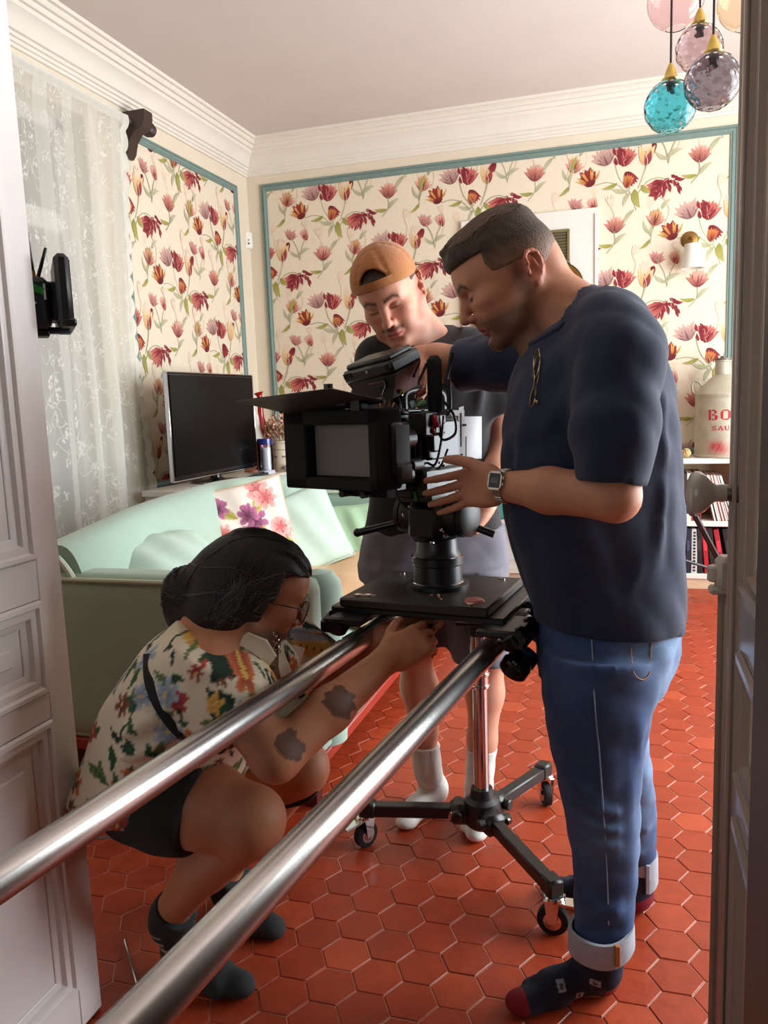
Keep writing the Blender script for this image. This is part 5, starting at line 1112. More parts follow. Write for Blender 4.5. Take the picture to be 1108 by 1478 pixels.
# ================================================================ SCULPTING: signed distances -> one continuous surface
def axis_pts(lo,hi,h,fine=()):
    x=lo; out=[lo]
    while x<hi:
        s=h
        for a,b,f in fine:
            if x+h*.5>a and x<b: s=min(s,f)
        x+=s; out.append(x)
    return np.array(out,np.float32)
class Sculpt:
    def __init__(s,lo,hi,h,fx=(),fy=(),fz=()):
        s.ax=[axis_pts(lo[i],hi[i],h,f) for i,f in enumerate((fx,fy,fz))]
        s.D=np.full([len(a) for a in s.ax],1.,np.float32)
    def reg(s,lo,hi,pad):
        sl=[];co=[]
        for i in range(3):
            a=np.searchsorted(s.ax[i],lo[i]-pad); b=np.searchsorted(s.ax[i],hi[i]+pad)+1; b=min(b,len(s.ax[i])); a=min(a,b)
            sl.append(slice(a,b)); sh=[1,1,1]; sh[i]=b-a; co.append(s.ax[i][a:b].reshape(sh))
        return tuple(sl),co
    def op(s,fn,lo,hi,k=.01,mode='u',pad=.03):
        sl,(X,Y,Z)=s.reg(lo,hi,pad+k); 
        if min(q.stop-q.start for q in sl)<=0: return s
        d=fn(X,Y,Z).astype(np.float32); A=s.D[sl]
        if mode=='u': h=np.maximum(k-np.abs(A-d),0)/k; s.D[sl]=np.minimum(A,d)-h*h*k*.25
        else: h=np.maximum(k-np.abs(A+d),0)/k; s.D[sl]=np.maximum(A,-d)+h*h*k*.25
        return s
    def cone(s,a,b,ra,rb=None,k=.02,mode='u',flat=None):
        a=np.asarray(a,float);b=np.asarray(b,float);rb=ra if rb is None else rb; ab=b-a; L=float(ab@ab)+1e-12; m=max(ra,rb)*(1.8 if flat else 1)
        def fn(X,Y,Z):
            px,py,pz=X-a[0],Y-a[1],Z-a[2]; t=np.clip((px*ab[0]+py*ab[1]+pz*ab[2])/L,0,1)
            dx,dy,dz=px-t*ab[0],py-t*ab[1],pz-t*ab[2]
            if flat is not None:
                n,q=flat; c=dx*n[0]+dy*n[1]+dz*n[2]; e=c*(1/q-1); dx=dx+n[0]*e;dy=dy+n[1]*e;dz=dz+n[2]*e
            return np.sqrt(dx*dx+dy*dy+dz*dz)-(ra+(rb-ra)*t)
        return s.op(fn,np.minimum(a,b)-m,np.maximum(a,b)+m,k,mode)
    def chain(s,pts,rs,k=.02,flat=None):
        for i in range(len(pts)-1): s.cone(pts[i],pts[i+1],rs[i],rs[i+1],k,flat=flat)
        return s
    def ell(s,c,r,R=None,k=.02,mode='u'):
        c=np.asarray(c,float); r=np.asarray(r,float); R=np.eye(3) if R is None else np.asarray(R); m=r.max()
        def fn(X,Y,Z):
            px,py,pz=X-c[0],Y-c[1],Z-c[2]; q=[(px*R[0,i]+py*R[1,i]+pz*R[2,i])/r[i] for i in range(3)]
            k0=np.sqrt(q[0]**2+q[1]**2+q[2]**2)+1e-6; k1=np.sqrt((q[0]/r[0])**2+(q[1]/r[1])**2+(q[2]/r[2])**2)+1e-6
            return k0*(k0-1)/k1
        return s.op(fn,c-m,c+m,k,mode)
    def rbox(s,c,h,R=None,r=.01,k=.01,mode='u'):
        c=np.asarray(c,float);h=np.asarray(h,float)-r; R=np.eye(3) if R is None else np.asarray(R); m=np.linalg.norm(h)+r
        def fn(X,Y,Z):
            px,py,pz=X-c[0],Y-c[1],Z-c[2]; q=[np.abs(px*R[0,i]+py*R[1,i]+pz*R[2,i])-h[i] for i in range(3)]
            return np.sqrt(np.maximum(q[0],0)**2+np.maximum(q[1],0)**2+np.maximum(q[2],0)**2)+np.minimum(np.maximum(np.maximum(q[0],q[1]),q[2]),0)-r
        return s.op(fn,c-m,c+m,k,mode)
    def loft(s,rings,k=.02,mode='u',R=None,o=(0,0,0),p=2.2):
        """rings: (t, cx, cy, rx, ry) along the third column of R from o"""
        R=np.eye(3) if R is None else np.asarray(R); o=np.asarray(o,float); A=np.array(rings,float); t0,t1=A[0,0],A[-1,0]; m=A[:,3:5].max()+np.abs(A[:,1:3]).max()
        e=np.array([o+R[:,2]*t0,o+R[:,2]*t1]); tt=np.linspace(t0,t1,64); F=[np.interp(tt,A[:,0],A[:,i]) for i in range(1,5)]
        ker=np.array([1,2,3,2,1])/9.; F=[np.convolve(np.pad(f,2,mode='edge'),ker,'valid') for f in F]
        def fn(X,Y,Z):
            px,py,pz=X-o[0],Y-o[1],Z-o[2]; q=[px*R[0,i]+py*R[1,i]+pz*R[2,i] for i in range(3)]
            t=np.clip(q[2],t0,t1); g=(t-t0)/(t1-t0)*63; i0=np.clip(g.astype(np.int32),0,62); w=g-i0
            cx,cy,rx,ry=[f[i0]*(1-w)+f[i0+1]*w for f in F]
            u=np.abs((q[0]-cx)/rx);v=np.abs((q[1]-cy)/ry); d=((u**p+v**p)**(1/p)-1)*np.minimum(rx,ry)
            return np.maximum(d,np.abs(q[2]-(t0+t1)/2)-(t1-t0)/2)
        return s.op(fn,e.min(0)-m,e.max(0)+m,k,mode)
    def half(s,pt,n,lo=None,hi=None,k=.004):
        """cut away what lies on the n side of the plane"""
        n=unit(n); c=float(np.asarray(pt)@n)
        if lo is None: lo=[a[0] for a in s.ax];hi=[a[-1] for a in s.ax]
        return s.op(lambda X,Y,Z:-(X*n[0]+Y*n[1]+Z*n[2]-c),lo,hi,k,'s',pad=0)
    def disp(s,fn,lo,hi,band=.04):
        sl,(X,Y,Z)=s.reg(lo,hi,0); A=s.D[sl]; s.D[sl]=np.where(np.abs(A)<band,A+fn(X,Y,Z),A); return s
    def twin(s):
        t=Sculpt.__new__(Sculpt); t.ax=s.ax; t.D=np.full_like(s.D,1.); return t
    def merge(s,t,k=.03):
        A,d=s.D,t.D; h=np.maximum(k-np.abs(A-d),0)/k; s.D=np.minimum(A,d)-h*h*k*.25; return s
    def ridge(s,a,b,w,amp,bend=(0,0,0)):
        """a soft crease (amp<0) or fold (amp>0) along a line near the surface"""
        a=np.asarray(a,float);b=np.asarray(b,float);ab=b-a;L=float(ab@ab)+1e-9; bd=np.asarray(bend,float); m=w*2.6+np.abs(bd).max()
        def fn(X,Y,Z):
            px,py,pz=X-a[0],Y-a[1],Z-a[2]; t=np.clip((px*ab[0]+py*ab[1]+pz*ab[2])/L,-.1,1.1); q=4*t*(1-t)
            dx,dy,dz=px-t*ab[0]-q*bd[0],py-t*ab[1]-q*bd[1],pz-t*ab[2]-q*bd[2]; tp=np.clip(np.sin(np.pi*np.clip(t,0,1)),0,1)**.6
            return -amp*np.exp(-(dx*dx+dy*dy+dz*dz)/(w*w))*tp
        return s.disp(fn,np.minimum(a,b)-m,np.maximum(a,b)+m,.06)
    def sample(s,P):
        P=np.atleast_2d(P); I=[];W=[]
        for i in range(3):
            q=np.clip(np.searchsorted(s.ax[i],P[:,i])-1,0,len(s.ax[i])-2); I.append(q); W.append(np.clip((P[:,i]-s.ax[i][q])/(s.ax[i][q+1]-s.ax[i][q]),0,1))
        o=0
        for i in(0,1):
            for j in(0,1):
                for k in(0,1): o=o+s.D[I[0]+i,I[1]+j,I[2]+k]*(W[0] if i else 1-W[0])*(W[1] if j else 1-W[1])*(W[2] if k else 1-W[2])
        return o
    def surf(s,P,d,L=.3,n=160,lift=0.):
        """outermost surface point met coming from P+L*d back towards P"""
        t=np.linspace(L,0,n); Q=np.asarray(P)+t[:,None]*np.asarray(d); D=s.sample(Q); k=np.argmax(D<0)
        if not (D<0).any(): return None
        k=max(k,1); f=D[k-1]/(D[k-1]-D[k]+1e-9); return Q[k-1]+(Q[k]-Q[k-1])*f+np.asarray(d)*lift
    def mesh(s,smooth=0):
        D=s.D; n=D.shape; I=D<0; a=I[:-1]!=I[1:]; b_=I[:,:-1]!=I[:,1:]; c_=I[:,:,:-1]!=I[:,:,1:]
        act=np.zeros([q-1 for q in n],bool)
        for j in(0,1):
            for k in(0,1):
                act|=a[:,j:n[1]-1+j,k:n[2]-1+k]; act|=b_[j:n[0]-1+j,:,k:n[2]-1+k]; act|=c_[j:n[0]-1+j,k:n[1]-1+k,:]
        idx=np.argwhere(act); N=len(idx); ID=np.full(act.shape,-1,np.int32); ID[act]=np.arange(N)
        S=np.zeros((N,3));W=np.zeros(N); x,y,z=idx.T
        cor=[(i,j,k) for i in(0,1) for j in(0,1) for k in(0,1)]; val={q:D[x+q[0],y+q[1],z+q[2]] for q in cor}
        P=lambda q:np.stack([s.ax[0][x+q[0]],s.ax[1][y+q[1]],s.ax[2][z+q[2]]],1)
        for q in cor:
            for d in range(3):
                if q[d]==0:
                    r=list(q);r[d]=1;r=tuple(r); va,vb=val[q],val[r]; m=(va<0)!=(vb<0); t=np.where(m,va/np.where(m,va-vb,1),0)
                    S[m]+=(P(q)+(P(r)-P(q))*t[:,None])[m]; W[m]+=1
        V=S/W[:,None]; F=[]
        for d,cr in enumerate((a,b_,c_)):
            e=np.argwhere(cr); o=[i for i in range(3) if i!=d]
            ok=(e[:,o[0]]>0)&(e[:,o[1]]>0)&(e[:,o[0]]<n[o[0]]-1)&(e[:,o[1]]<n[o[1]]-1); e=e[ok]
            def gi(u,v): q=e.copy();q[:,o[0]]+=u;q[:,o[1]]+=v;return ID[q[:,0],q[:,1],q[:,2]]
            Q=np.stack([gi(-1,-1),gi(0,-1),gi(0,0),gi(-1,0)],1); ins=I[e[:,0],e[:,1],e[:,2]]
            fl=ins if d!=1 else ~ins; Q[~fl]=Q[~fl][:,::-1]; F.append(Q)
        F=np.concatenate(F)
        for _ in range(smooth):
            M=np.zeros_like(V);c=np.zeros(N)
            for i,j in((0,1),(1,2),(2,3),(3,0)):
                for p,q in((i,j),(j,i)):
                    np.add.at(M,F[:,p],V[F[:,q]]); np.add.at(c,F[:,p],1)
            V=V+.5*(M/np.maximum(c,1)[:,None]-V)
        return V,F
def sculpted(name,S,m,parent,colfn=None,smooth=1,keep=None):
    V,F=S.mesh(smooth)
    if keep is not None:
        k=keep(V)[F].all(1); F=F[k]; u=np.unique(F); mp=np.full(len(V),-1); mp[u]=np.arange(len(u)); V=V[u]; F=mp[F]
    org=WLOC[parent.name]; me=bpy.data.meshes.new(name)
    me.vertices.add(len(V)); me.vertices.foreach_set('co',(V-org).astype(np.float32).ravel())
    me.loops.add(F.size); me.loops.foreach_set('vertex_index',F.ravel().astype(np.int32)); me.polygons.add(len(F))
    me.polygons.foreach_set('loop_start',np.arange(0,F.size,4,dtype=np.int32)); me.polygons.foreach_set('loop_total',np.full(len(F),4,np.int32))
    me.materials.append(m); me.update(calc_edges=True); me.validate()
    me.polygons.foreach_set('use_smooth',np.ones(len(F),bool))
    if colfn is not None:
        C=np.ones((len(V),4),np.float32); C[:,:3]=colfn(V); ca=me.color_attributes.new('Col','FLOAT_COLOR','POINT'); ca.data.foreach_set('color',C.ravel())
    o=bpy.data.objects.new(name,me); COL.objects.link(o); o.parent=parent; WLOC[o.name]=org; return o
class Head:
    """R: columns forward, left, up; C: centre. local() turns points into head space"""
    def __init__(s,C,R,sc=1.): s.C=np.asarray(C,float); s.R=np.asarray(R); s.sc=sc
    def p(s,x,y,z): return s.C+s.R@(np.array([x,y,z])*s.sc)
    def local(s,V): return ((V-s.C)@s.R)/s.sc
    def build(s,S,mouth=0.,ear=(-.035,.077,-.015),lids=1.,jaw=1.,brow=1.):
        c=s.sc; R=s.R; E=lambda x,y,z,a,b,d,k=.015,mode='u',Q=None: S.ell(s.p(x,y,z),np.array([a,b,d])*c,R if Q is None else R@Q,k*c,mode)
        K=lambda p,q,ra,rb,k=.012,mode='u': S.cone(s.p(*p),s.p(*q),ra*c,rb*c,k*c,mode)
        E(-.008,0,.030,.100,.076,.090); E(-.03,0,.02,.078,.074,.078,.02)
        E(.055,0,.035,.052,.062,.060,.03)                     # forehead
        E(.042,0,-.035,.058,.060,.078,.025)                   # mid face
        for q in(-1,1):
            K((-.02,q*.060,-.045),(.035,q*.046,-.088*jaw),.020,.020,.02); K((.035,q*.046,-.088*jaw),(.082,q*.012,-.108*jaw),.020,.017,.02)
            E(.066,q*.044,-.022,.026,.024,.022,.02)           # cheekbone
            E(.060,q*.036,-.060,.030,.022,.030,.02)           # cheek
        E(.084,0,-.106*jaw,.017,.022,.016,.014)               # chin
        E(.045,0,-.095,.05,.034,.022,.02)                     # under the jaw
        for q in(-1,1):
            K((.096,q*.010,.020),(.082,q*.044,.024),.0105*brow,.0095*brow,.014)
            E(.101,q*.031,.000,.012,.017,.0105,.012,'s')      # socket
            E(.083,q*.031,.000,.0135,.0150,.0125,.004)        # lid over the eyeball
            K((.0955,q*.020,-.0055),(.0905,q*.043,-.0045),.0028,.0024,.003)
        K((.099,0,.014),(.119,0,-.028),.0075,.0105,.010); E(.1215,0,-.0345,.0125,.0120,.0105,.008); K((.100,0,-.002),(.110,0,-.016),.0085,.0095,.008)
        for q in(-1,1):
            E(.107,q*.0125,-.0395,.0105,.0075,.0080,.006); E(.111,q*.0065,-.0475,.0055,.0035,.0035,.003,'s')
        E(.095,0,-.058,.014,.020,.018,.012)                   # philtrum
        K((.1015,-.010,-.0665),(.1015,.010,-.0665),.0052,.0052,.005); K((.092,-.023,-.0705),(.1015,-.008,-.0660),.0036,.0052,.005); K((.092,.023,-.0705),(.1015,.008,-.0660),.0036,.0052,.005)
        K((.0975,-.010,-.0795-mouth),(.0975,.010,-.0795-mouth),.0062,.0062,.005); K((.091,-.022,-.0725),(.0975,-.008,-.0795-mouth),.0034,.006,.005); K((.091,.022,-.0725),(.0975,.008,-.0795-mouth),.0034,.006,.005)
        K((.108,-.020,-.0725),(.108,.020,-.0725),.0014+mouth*.5,.0014+mouth*.5,.003,'s')
        E(.100,0,-.090,.006,.020,.006,.008,'s')
        ex,ey,ez=ear
        for q in(-1,1):
            a=math.radians(-12); Q=rotm((0,1,0),a)@rotm((0,0,1),q*.42)
            B_=R@Q; ce=s.p(ex,q*ey,ez); pe=lambda u,w,o=0.: ce+B_@(np.array([u,q*o,w])*c)
            E(ex-.002,q*(ey-.004),ez+.003,.017,.0055,.027,.006,'u',Q)
            rim=[(.010,.010),(.013,.022),(.006,.032),(-.006,.033),(-.016,.026),(-.020,.012),(-.019,-.002),(-.013,-.014),(-.005,-.024)]
            for i in range(len(rim)-1): S.cone(pe(*rim[i],.005),pe(*rim[i+1],.005),.0042*c,.0042*c,.003*c)
            S.ell(pe(.001,-.026,.003),np.array([.0085,.0055,.0095])*c,B_,.005*c)
            S.ell(pe(.000,-.002,.006),np.array([.0095,.0085,.0125])*c,B_,.004*c,'s'); S.ell(pe(-.001,.018,.007),np.array([.011,.006,.009])*c,B_,.004*c,'s')
            S.cone(pe(-.012,-.008,.004),pe(-.004,.016,.004),.0035*c,.003*c,.003*c); S.ell(pe(.0125,-.006,.002),np.array([.005,.005,.008])*c,B_,.004*c)
def skin_colors(V,head,base,lip,brow,stub,hairline,stubamt=.5,mous=0.,browz=(.026,.034),red=.25,shave=None):
    C=np.tile(lin(base),(len(V),1)); L=head.local(V); x,y,z=L.T; ay=np.abs(y); d=np.linalg.norm(L,axis=1); h=d<.18
    def mixc(m,c,amt): m=np.clip(m*amt,0,1)[:,None]; C[:]=C*(1-m)+lin(c)*m
    g=lambda a,s:np.exp(-(a/s)**2)
    rd=(176,88,70); mixc(h*(g(np.hypot(x-.112,np.hypot(y,z+.034)),.020)+.8*g(np.hypot(x-.075,np.hypot(ay-.045,z+.03)),.026)),rd,red)
    mixc(h*(np.hypot(np.hypot(x+.035,(ay-.078)),z+.012)<.036)*1.,(196,92,80),.35)
    if stubamt:
        m=h*(x>-.025)*np.clip((-.040-z-.3*np.maximum(0,ay-.04))/.02,0,1)*np.clip((x+.02)/.03,0,1); m*=1-g(np.hypot(ay*.8,(z+.073)*1.4),.016); mixc(m,stub,stubamt)
        m=h*g(x+.006,.016)*np.clip((.03-z)/.01,0,1)*np.clip((z+.075)/.02,0,1)*np.clip((ay-.045)/.015,0,1); mixc(m,stub,stubamt*.8)
    if mous: mixc(h*(x>.08)*g(z+.057+.10*np.maximum(0,ay-.010),.0062)*(ay<.031),stub,mous)
    mixc(h*(x>.083)*g(z+.0735,.0105)*(ay<.024)*np.clip((.027-ay)/.008,0,1)*(z<-.060),lip,.85)
    mixc(h*(x>.085)*(np.abs(z+.0725)<.0016)*(ay<.021),(60,22,20),.85)
    bz=browz[0]+(browz[1]-browz[0])*np.clip((ay-.012)/.03,0,1)-np.maximum(0,ay-.036)*.8
    mixc(h*(x>.06)*g(z-bz+.004,.0062)*(ay>.010)*(ay<.050),brow,.95)
    mixc(h*(x>.07)*g(z+.0055-.1*(ay-.031)**2/.01,.0019)*(ay>.017)*(ay<.046),(36,24,22),.9)      # lashes of the lowered lids
    mixc(h*(x>.06)*g(np.hypot((ay-.031)*.6,z-.003),.013),(120,64,54),.25)
    mixc(h*(x>.095)*(z<-.042)*(z>-.052)*g(ay-.0065,.004),(70,30,26),.7)
    return C
def hand(S,w,fw,side,curls,spread=.10,thumb=(.3,.5,.2),sc=1.,palm_t=.0135,tl=1.,lean=0.):
    """w wrist, fw towards the knuckles, side towards the thumb; back of the hand = third axis"""
    fw=unit(fw); side=unit(np.asarray(side)-fw*(np.asarray(side)@fw)); B=np.cross(fw,side)   # B: one face; the fingers close towards -B
    R=np.stack([fw,side,B],1); P=lambda x,y,z: np.asarray(w)+R@(np.array([x,y,z])*sc)
    S.rbox(P(.046,0,0),np.array([.050,.039,palm_t])*sc,R,.012*sc,.012)
    S.cone(P(-.01,0,0),P(.03,0,0),.026*sc,.030*sc,.02,flat=(B,.62))
    S.ell(P(.030,.026,-.008),np.array([.030,.017,.015])*sc,R,.012)
    S.ell(P(.040,-.026,-.007),np.array([.036,.013,.013])*sc,R,.012)
    tips=[]
    for i,(y0,ls) in enumerate([(.029,(.044,.026,.022)),(.0095,(.048,.030,.023)),(-.0105,(.044,.028,.022)),(-.029,(.034,.021,.020))]):
        a=spread*(1.5-i)*.66+lean; d=np.array([math.cos(a),math.sin(a),0.]); p=np.array([.090-.004*(i==3)-.002*(i==0),y0,0.]); r=[.0098,.0088,.0080,.0068] if i<3 else [.0085,.0078,.007,.006]
        ang=0; S.ell(P(*(p-d*.002)),np.array([.011,.0095,.0115])*sc,R,.008)
        for j in range(3):
            ang+=curls[i][j]; dd=np.array([d[0]*math.cos(ang),d[1]*math.cos(ang),-math.sin(ang)]); q=p+dd*ls[j]
            S.cone(P(*p),P(*q),r[j]*sc,r[j+1]*sc,.0025); p=q
        tips.append(P(*p))
    t=unit(np.array([thumb[0],thumb[1],-thumb[2]])); p=np.array([.016,.030,-.006]); rr=[.0135,.0115,.0105,.0085]; ang=0
    bend=np.array([.45,-.25,-.1])
    for j,l in enumerate((.040*tl,.032*tl,.026*tl)):
        q=p+t*l; S.cone(P(*p),P(*q),rr[j]*sc,rr[j+1]*sc,.006 if j==0 else .003); p=q; t=unit(t+bend*.5)
    tips.append(P(*p)); return P,R,tips
m_skin=lambda n,**k: mat(n,attr='Col',rough=.52,spec=.4,noise=.05,nscale=90,bump=.10,bscale=420,bdist=.0012,**k)
def folds(seed,f,amp,stretch=(1,1,1)):
    r=np.random.default_rng(seed); ks=[]
    for i in range(6): d=r.normal(size=3)*np.array(stretch); ks.append((unit(d)*f*r.uniform(.6,1.6),r.uniform(0,6.28),r.uniform(.4,1)))
    def fn(X,Y,Z):
        o=0
        for k,p,w in ks: s_=np.sin(X*k[0]+Y*k[1]+Z*k[2]+p+1.2*np.sin(Z*f*.4+p)); o=o+w*(1-2*np.abs(s_))
        return (o*amp/4).astype(np.float32)
    return fn
# ================================================================ THE THREE MEN
IR=unit(V3(RW[0,0],RW[1,0],0)); IFW=unit(V3(RW[0,2],RW[1,2],0))     # to the photo's right, and away from it, on the level
def onplane(px,py,P0,n):
    d=RW@np.array([px-CXP,py-CYP,FPX]); C=np.array([0,0,CAMZ]); return C+d*float((np.asarray(P0)-C)@n)/float(d@n)
m_s1=m_skin('skin_ruddy'); m_s2=m_skin('skin_fair'); m_s3=m_skin('skin_olive')
def tee(n,c,**k): return mat(n,c,.88,noise=.06,nscale=40,bump=.16,bscale=500,bdist=.0012,sheen=.12,**k)
def foot(S,heel,d,L=.265,rz=0.,k=.02,ank=None,sc=1.):
    d=unit(d); l=np.cross(Z1,d); H=np.asarray(heel,float); P=lambda x,y,z:H+d*x*sc+l*y*sc+Z1*z*sc
    S.cone(P(.035,0,.034),P(.045,0,.06),.034*sc,.036*sc,k); S.cone(P(.05,0,.05),P(.15,0,.034),.038*sc,.034*sc,k)
    S.cone(P(.15,.012,.030),P(L-.045,.018,.022),.031*sc,.022*sc,k); S.cone(P(.14,-.018,.028),P(L-.07,-.024,.020),.028*sc,.020*sc,k); S.ell(P(L-.035,.010,.022),np.array([.035,.032,.021])*sc,np.stack([d,l,Z1],1),k)
    if ank is not None: S.cone(P(.05,0,.06),ank,.042*sc,.043*sc,.03)
def sole(S,z=.003): S.half((0,0,z),(0,0,-1),k=.003)

# ---------------------------------------------------------------- the man in the navy shirt
F1=unit(V3(-.935,-.355,0)); L1=np.cross(Z1,F1); R1=np.stack([F1,L1,Z1],1)
T1=V3(-.055,1.745,0)
p1=thing('person','man in navy t-shirt and turned-up jeans bending over the camera, hands on it','person',(T1[0],T1[1],0))
pl=lambda x,y,off=0.: onplane(x,y,T1+L1*off,L1)
q1=lambda P:(float(P@F1),float(P@L1),float(P[2]))
cy1=float(T1@L1)
# joints
sN=at(893,515,y=1.545); eN=at(887,717,y=1.490); wN=at(722,701,y=1.60)
sF=at(800,510,y=1.93); eF=at(652,527,y=1.985); wF=at(606,516,y=1.94)
hd=np.array([math.cos(math.radians(28)),0,-math.sin(math.radians(28))])
fH=unit(F1*0-IR*math.cos(math.radians(28))-Z1*math.sin(math.radians(28))+IFW*.04); RH1=rotcols(fH,Z1)
earP=at(768,386,y=1.64); H1=Head(earP-RH1@V3(-.035,.079,-.015),RH1,1.0)
xs=[];
S=Sculpt((-.80,1.38,-.0),(.22,2.16,1.78),.012,
  fx=[(-.66,-.17,.0028),(H1.C[0]-.2,H1.C[0]+.13,.0028),(-.1,.2,.008)],fy=[(1.52,1.86,.0028),(1.86,2.02,.006)],fz=[(H1.C[2]-.17,1.76,.0026),(1.0,1.19,.0032),(1.34,1.45,.005)])
H1.build(S,mouth=.003,ear=(-.035,.079,-.015))
nb=pl(822,452); S.cone(H1.p(-.034,0,-.035),nb,.058,.070,.03); S.cone(H1.p(.004,0,-.075),pl(790,510),.044,.056,.02)
S.ell(H1.p(-.075,0,-.02),(.035,.05,.05),RH1,.03)
A=[]
for (a,b_,y,ry) in [(800,950,850,.12),(760,950,750,.15),(760,940,650,.155),(775,925,560,.15),(790,890,490,.12),(800,850,455,.06)]:
    f=pl(a,y);b2=pl(b_,y); c=(f+b2)/2; A.append((c[2],c@F1,c@L1,np.linalg.norm(f-b2)/2,ry))
S.loft(sorted(A),.03,R=R1)
S.chain([sN,eN],[.048,.043],.03); S.chain([eN,eN*.45+wN*.55,wN],[.046,.043,.0285],.02,flat=None)
S.chain([sF,eF],[.05,.045],.03); S.chain([eF,eF*.5+wF*.5,wF],[.045,.042,.030],.02)
# near hand: back of the hand seen, fingers laid along the camera body
hd_f=unit(at(640,705,y=1.72)-wN); hd_s=unit(Z1*.9-IFW*.1+IR*.05); 
P_,Rh,tips=hand(S,wN+hd_f*.012,hd_f,hd_s,[(.25,.45,.25),(.18,.35,.2),(.16,.3,.2),(.2,.3,.2)],spread=.09,lean=-.20,sc=1.07,thumb=(.80,.42,.25))
# far hand, closed over the monitor's edge
hf=unit(at(585,528,y=1.88)-wF); P2_,Rh2,_=hand(S,wF+hf*.01,hf,unit(IR*.5-IFW*.3-Z1*.4),[(.5,.6,.4),(.55,.65,.4),(.6,.7,.4),(.65,.7,.4)],thumb=(.6,.6,.3))
hipN=T1+L1*.10+Z1*.86; hipF=T1-L1*.10+Z1*.86
kN=at(862,1150,y=1.60); aN=at(868,1385,y=1.588); kF=at(897,1120,y=1.93); aF=at(918,1275,y=1.945)
S.chain([hipN,kN,aN],[.06,.045,.034],.03); S.chain([hipF,kF,aF],[.06,.045,.034],.03); S.ell(T1+Z1*.86,(.09,.13,.10),R1,.04)
fN=at(890,1426,z=0); fNd=at(728,1458,z=0)-fN; fF=at(934,1318,z=0); fFd=at(795,1285,z=0)-fF
foot(S,fN+unit(fNd)*.012,fNd,.255,ank=aN,sc=.86); foot(S,fF+unit(fFd)*.012,fFd,.255,ank=aF,sc=.86); S.half((0,0,.006),(0,0,-1),k=.003)
def col1(V):
    C=skin_colors(V,H1,(198,138,108),(160,76,72),(58,42,36),(70,50,40),.05,stubamt=.75,red=.38)
    L=H1.local(V); return C
sculpted('body',S,m_s1,p1,col1,1)
# hair: short sides, longer swept top
S=Sculpt(H1.C-.21,H1.C+.20,.0032)
E=lambda x,y,z,a,b,c,k=.012,mode='u',Q=None: S.ell(H1.p(x,y,z),(a,b,c),RH1 if Q is None else RH1@Q,k,mode)
E(-.008,0,.032,.1035,.0795,.094); E(-.034,0,.015,.078,.0775,.080,.02); E(.024,0,.072,.068,.066,.050,.03); E(.062,0,.078,.036,.055,.028,.02); E(-.02,0,.09,.08,.06,.045,.02)
r=np.random.default_rng(2)
for k in range(44):
    y=r.uniform(-.052,.052); x0=r.uniform(-.03,.055); z0=.122-(abs(y)/.06)**2*.028-max(0,-x0-.03)*.35-max(0,x0-.02)*.12
    S.cone(H1.p(x0,y,z0),H1.p(x0+r.uniform(.03,.055),y+r.normal()*.01,z0-.006+r.uniform(-.006,.003)),.008,.005,.008)
E(.070,0,.082,.036,.055,.024,.02)
for k in range(9): S.ridge(H1.p(-.02,-.048+.012*k,.128-abs(k-4)*.004),H1.p(.10,-.044+.011*k,.084),.0045,-.004)
# cut away the face, the ears and the neck
def H1loc(X,Y,Z,H=None):
    H=H or H1; px,py,pz=X-H.C[0],Y-H.C[1],Z-H.C[2]; return [px*H.R[0,i]+py*H.R[1,i]+pz*H.R[2,i] for i in range(3)]
def cutface(S,H,fn): S.op(lambda X,Y,Z: fn(*H1loc(X,Y,Z,H)),[a[0] for a in S.ax],[a[-1] for a in S.ax],.006,'s',0)
# bare regions: the face before the hairline, below the sideburn, below the nape
cutface(S,H1,lambda x,y,z: np.maximum(.034+(.066-z)*.42-x,z-.064))
cutface(S,H1,lambda x,y,z: np.maximum(-.020-x,z-.012-.12*np.maximum(0,x)))
cutface(S,H1,lambda x,y,z: z+.058+.2*np.minimum(0,x+.06))
cutface(S,H1,lambda x,y,z: np.sqrt(((x+.032)/1.)**2+((np.abs(y)-.085)/1.)**2+((z+.017)/1.4)**2)-.021)
def hair1(V):
    L=H1.local(V); x,y,z=L.T; t=np.clip((z+.0-.2*np.minimum(0,x))/.06,0,1)[:,None]; n=np.sin(900*y+60*x)*.5+np.sin(330*y+200*x)*.5
    C=lin((150,112,90))*(1-t)+lin((70,56,45))*t; return C*(1+.22*n[:,None]*t)
m_hair=mat('short_hair',attr='Col',rough=.55,spec=.35,noise=.25,nscale=120,bump=.5,bscale=260,stretch=(1,1,1),bdist=.003)
sculpted('hair',S,m_hair,p1,hair1,1)
def strands(S,ctr,pairs,name,m,parent,r0=.0011,wav=.05,seed=1,lift=.0006,n=12):
    r=np.random.default_rng(seed); b=MB()
    for d0,d1 in pairs:
        d0=unit(d0);d1=unit(d1); w=math.acos(max(-1,min(1,float(d0@d1)))); ax=unit(np.cross(d0,d1)); ph=r.uniform(0,6.28); P=[]
        for i in range(n):
            t=i/(n-1); d=(d0*math.sin((1-t)*w)+d1*math.sin(t*w))/max(1e-6,math.sin(w)); d=unit(d+ax*wav*math.sin(ph+t*7)*math.sin(PI*t)+ax*wav*.4*math.sin(ph*2+t*15))
            q=S.surf(ctr,d,.24,120,lift)
            if q is not None: P.append(q)
        if len(P)>3 and np.linalg.norm(np.diff(np.array(P),axis=0),axis=1).max()<.035: b.tube(np.array(P),np.array([r0*.5]+[r0]*(len(P)-2)+[r0*.4]),4,caps=False)
    o=b.obj(name,m,parent); o['kind']='stuff'; return o
r=np.random.default_rng(14); pr=[]
for k in range(190):
    y=r.uniform(-.62,.62); pr.append((RH1@V3(-.55+r.normal()*.15,y,.85),RH1@V3(.80+r.uniform(-.25,.1),y*.85+r.normal()*.06,.62)))
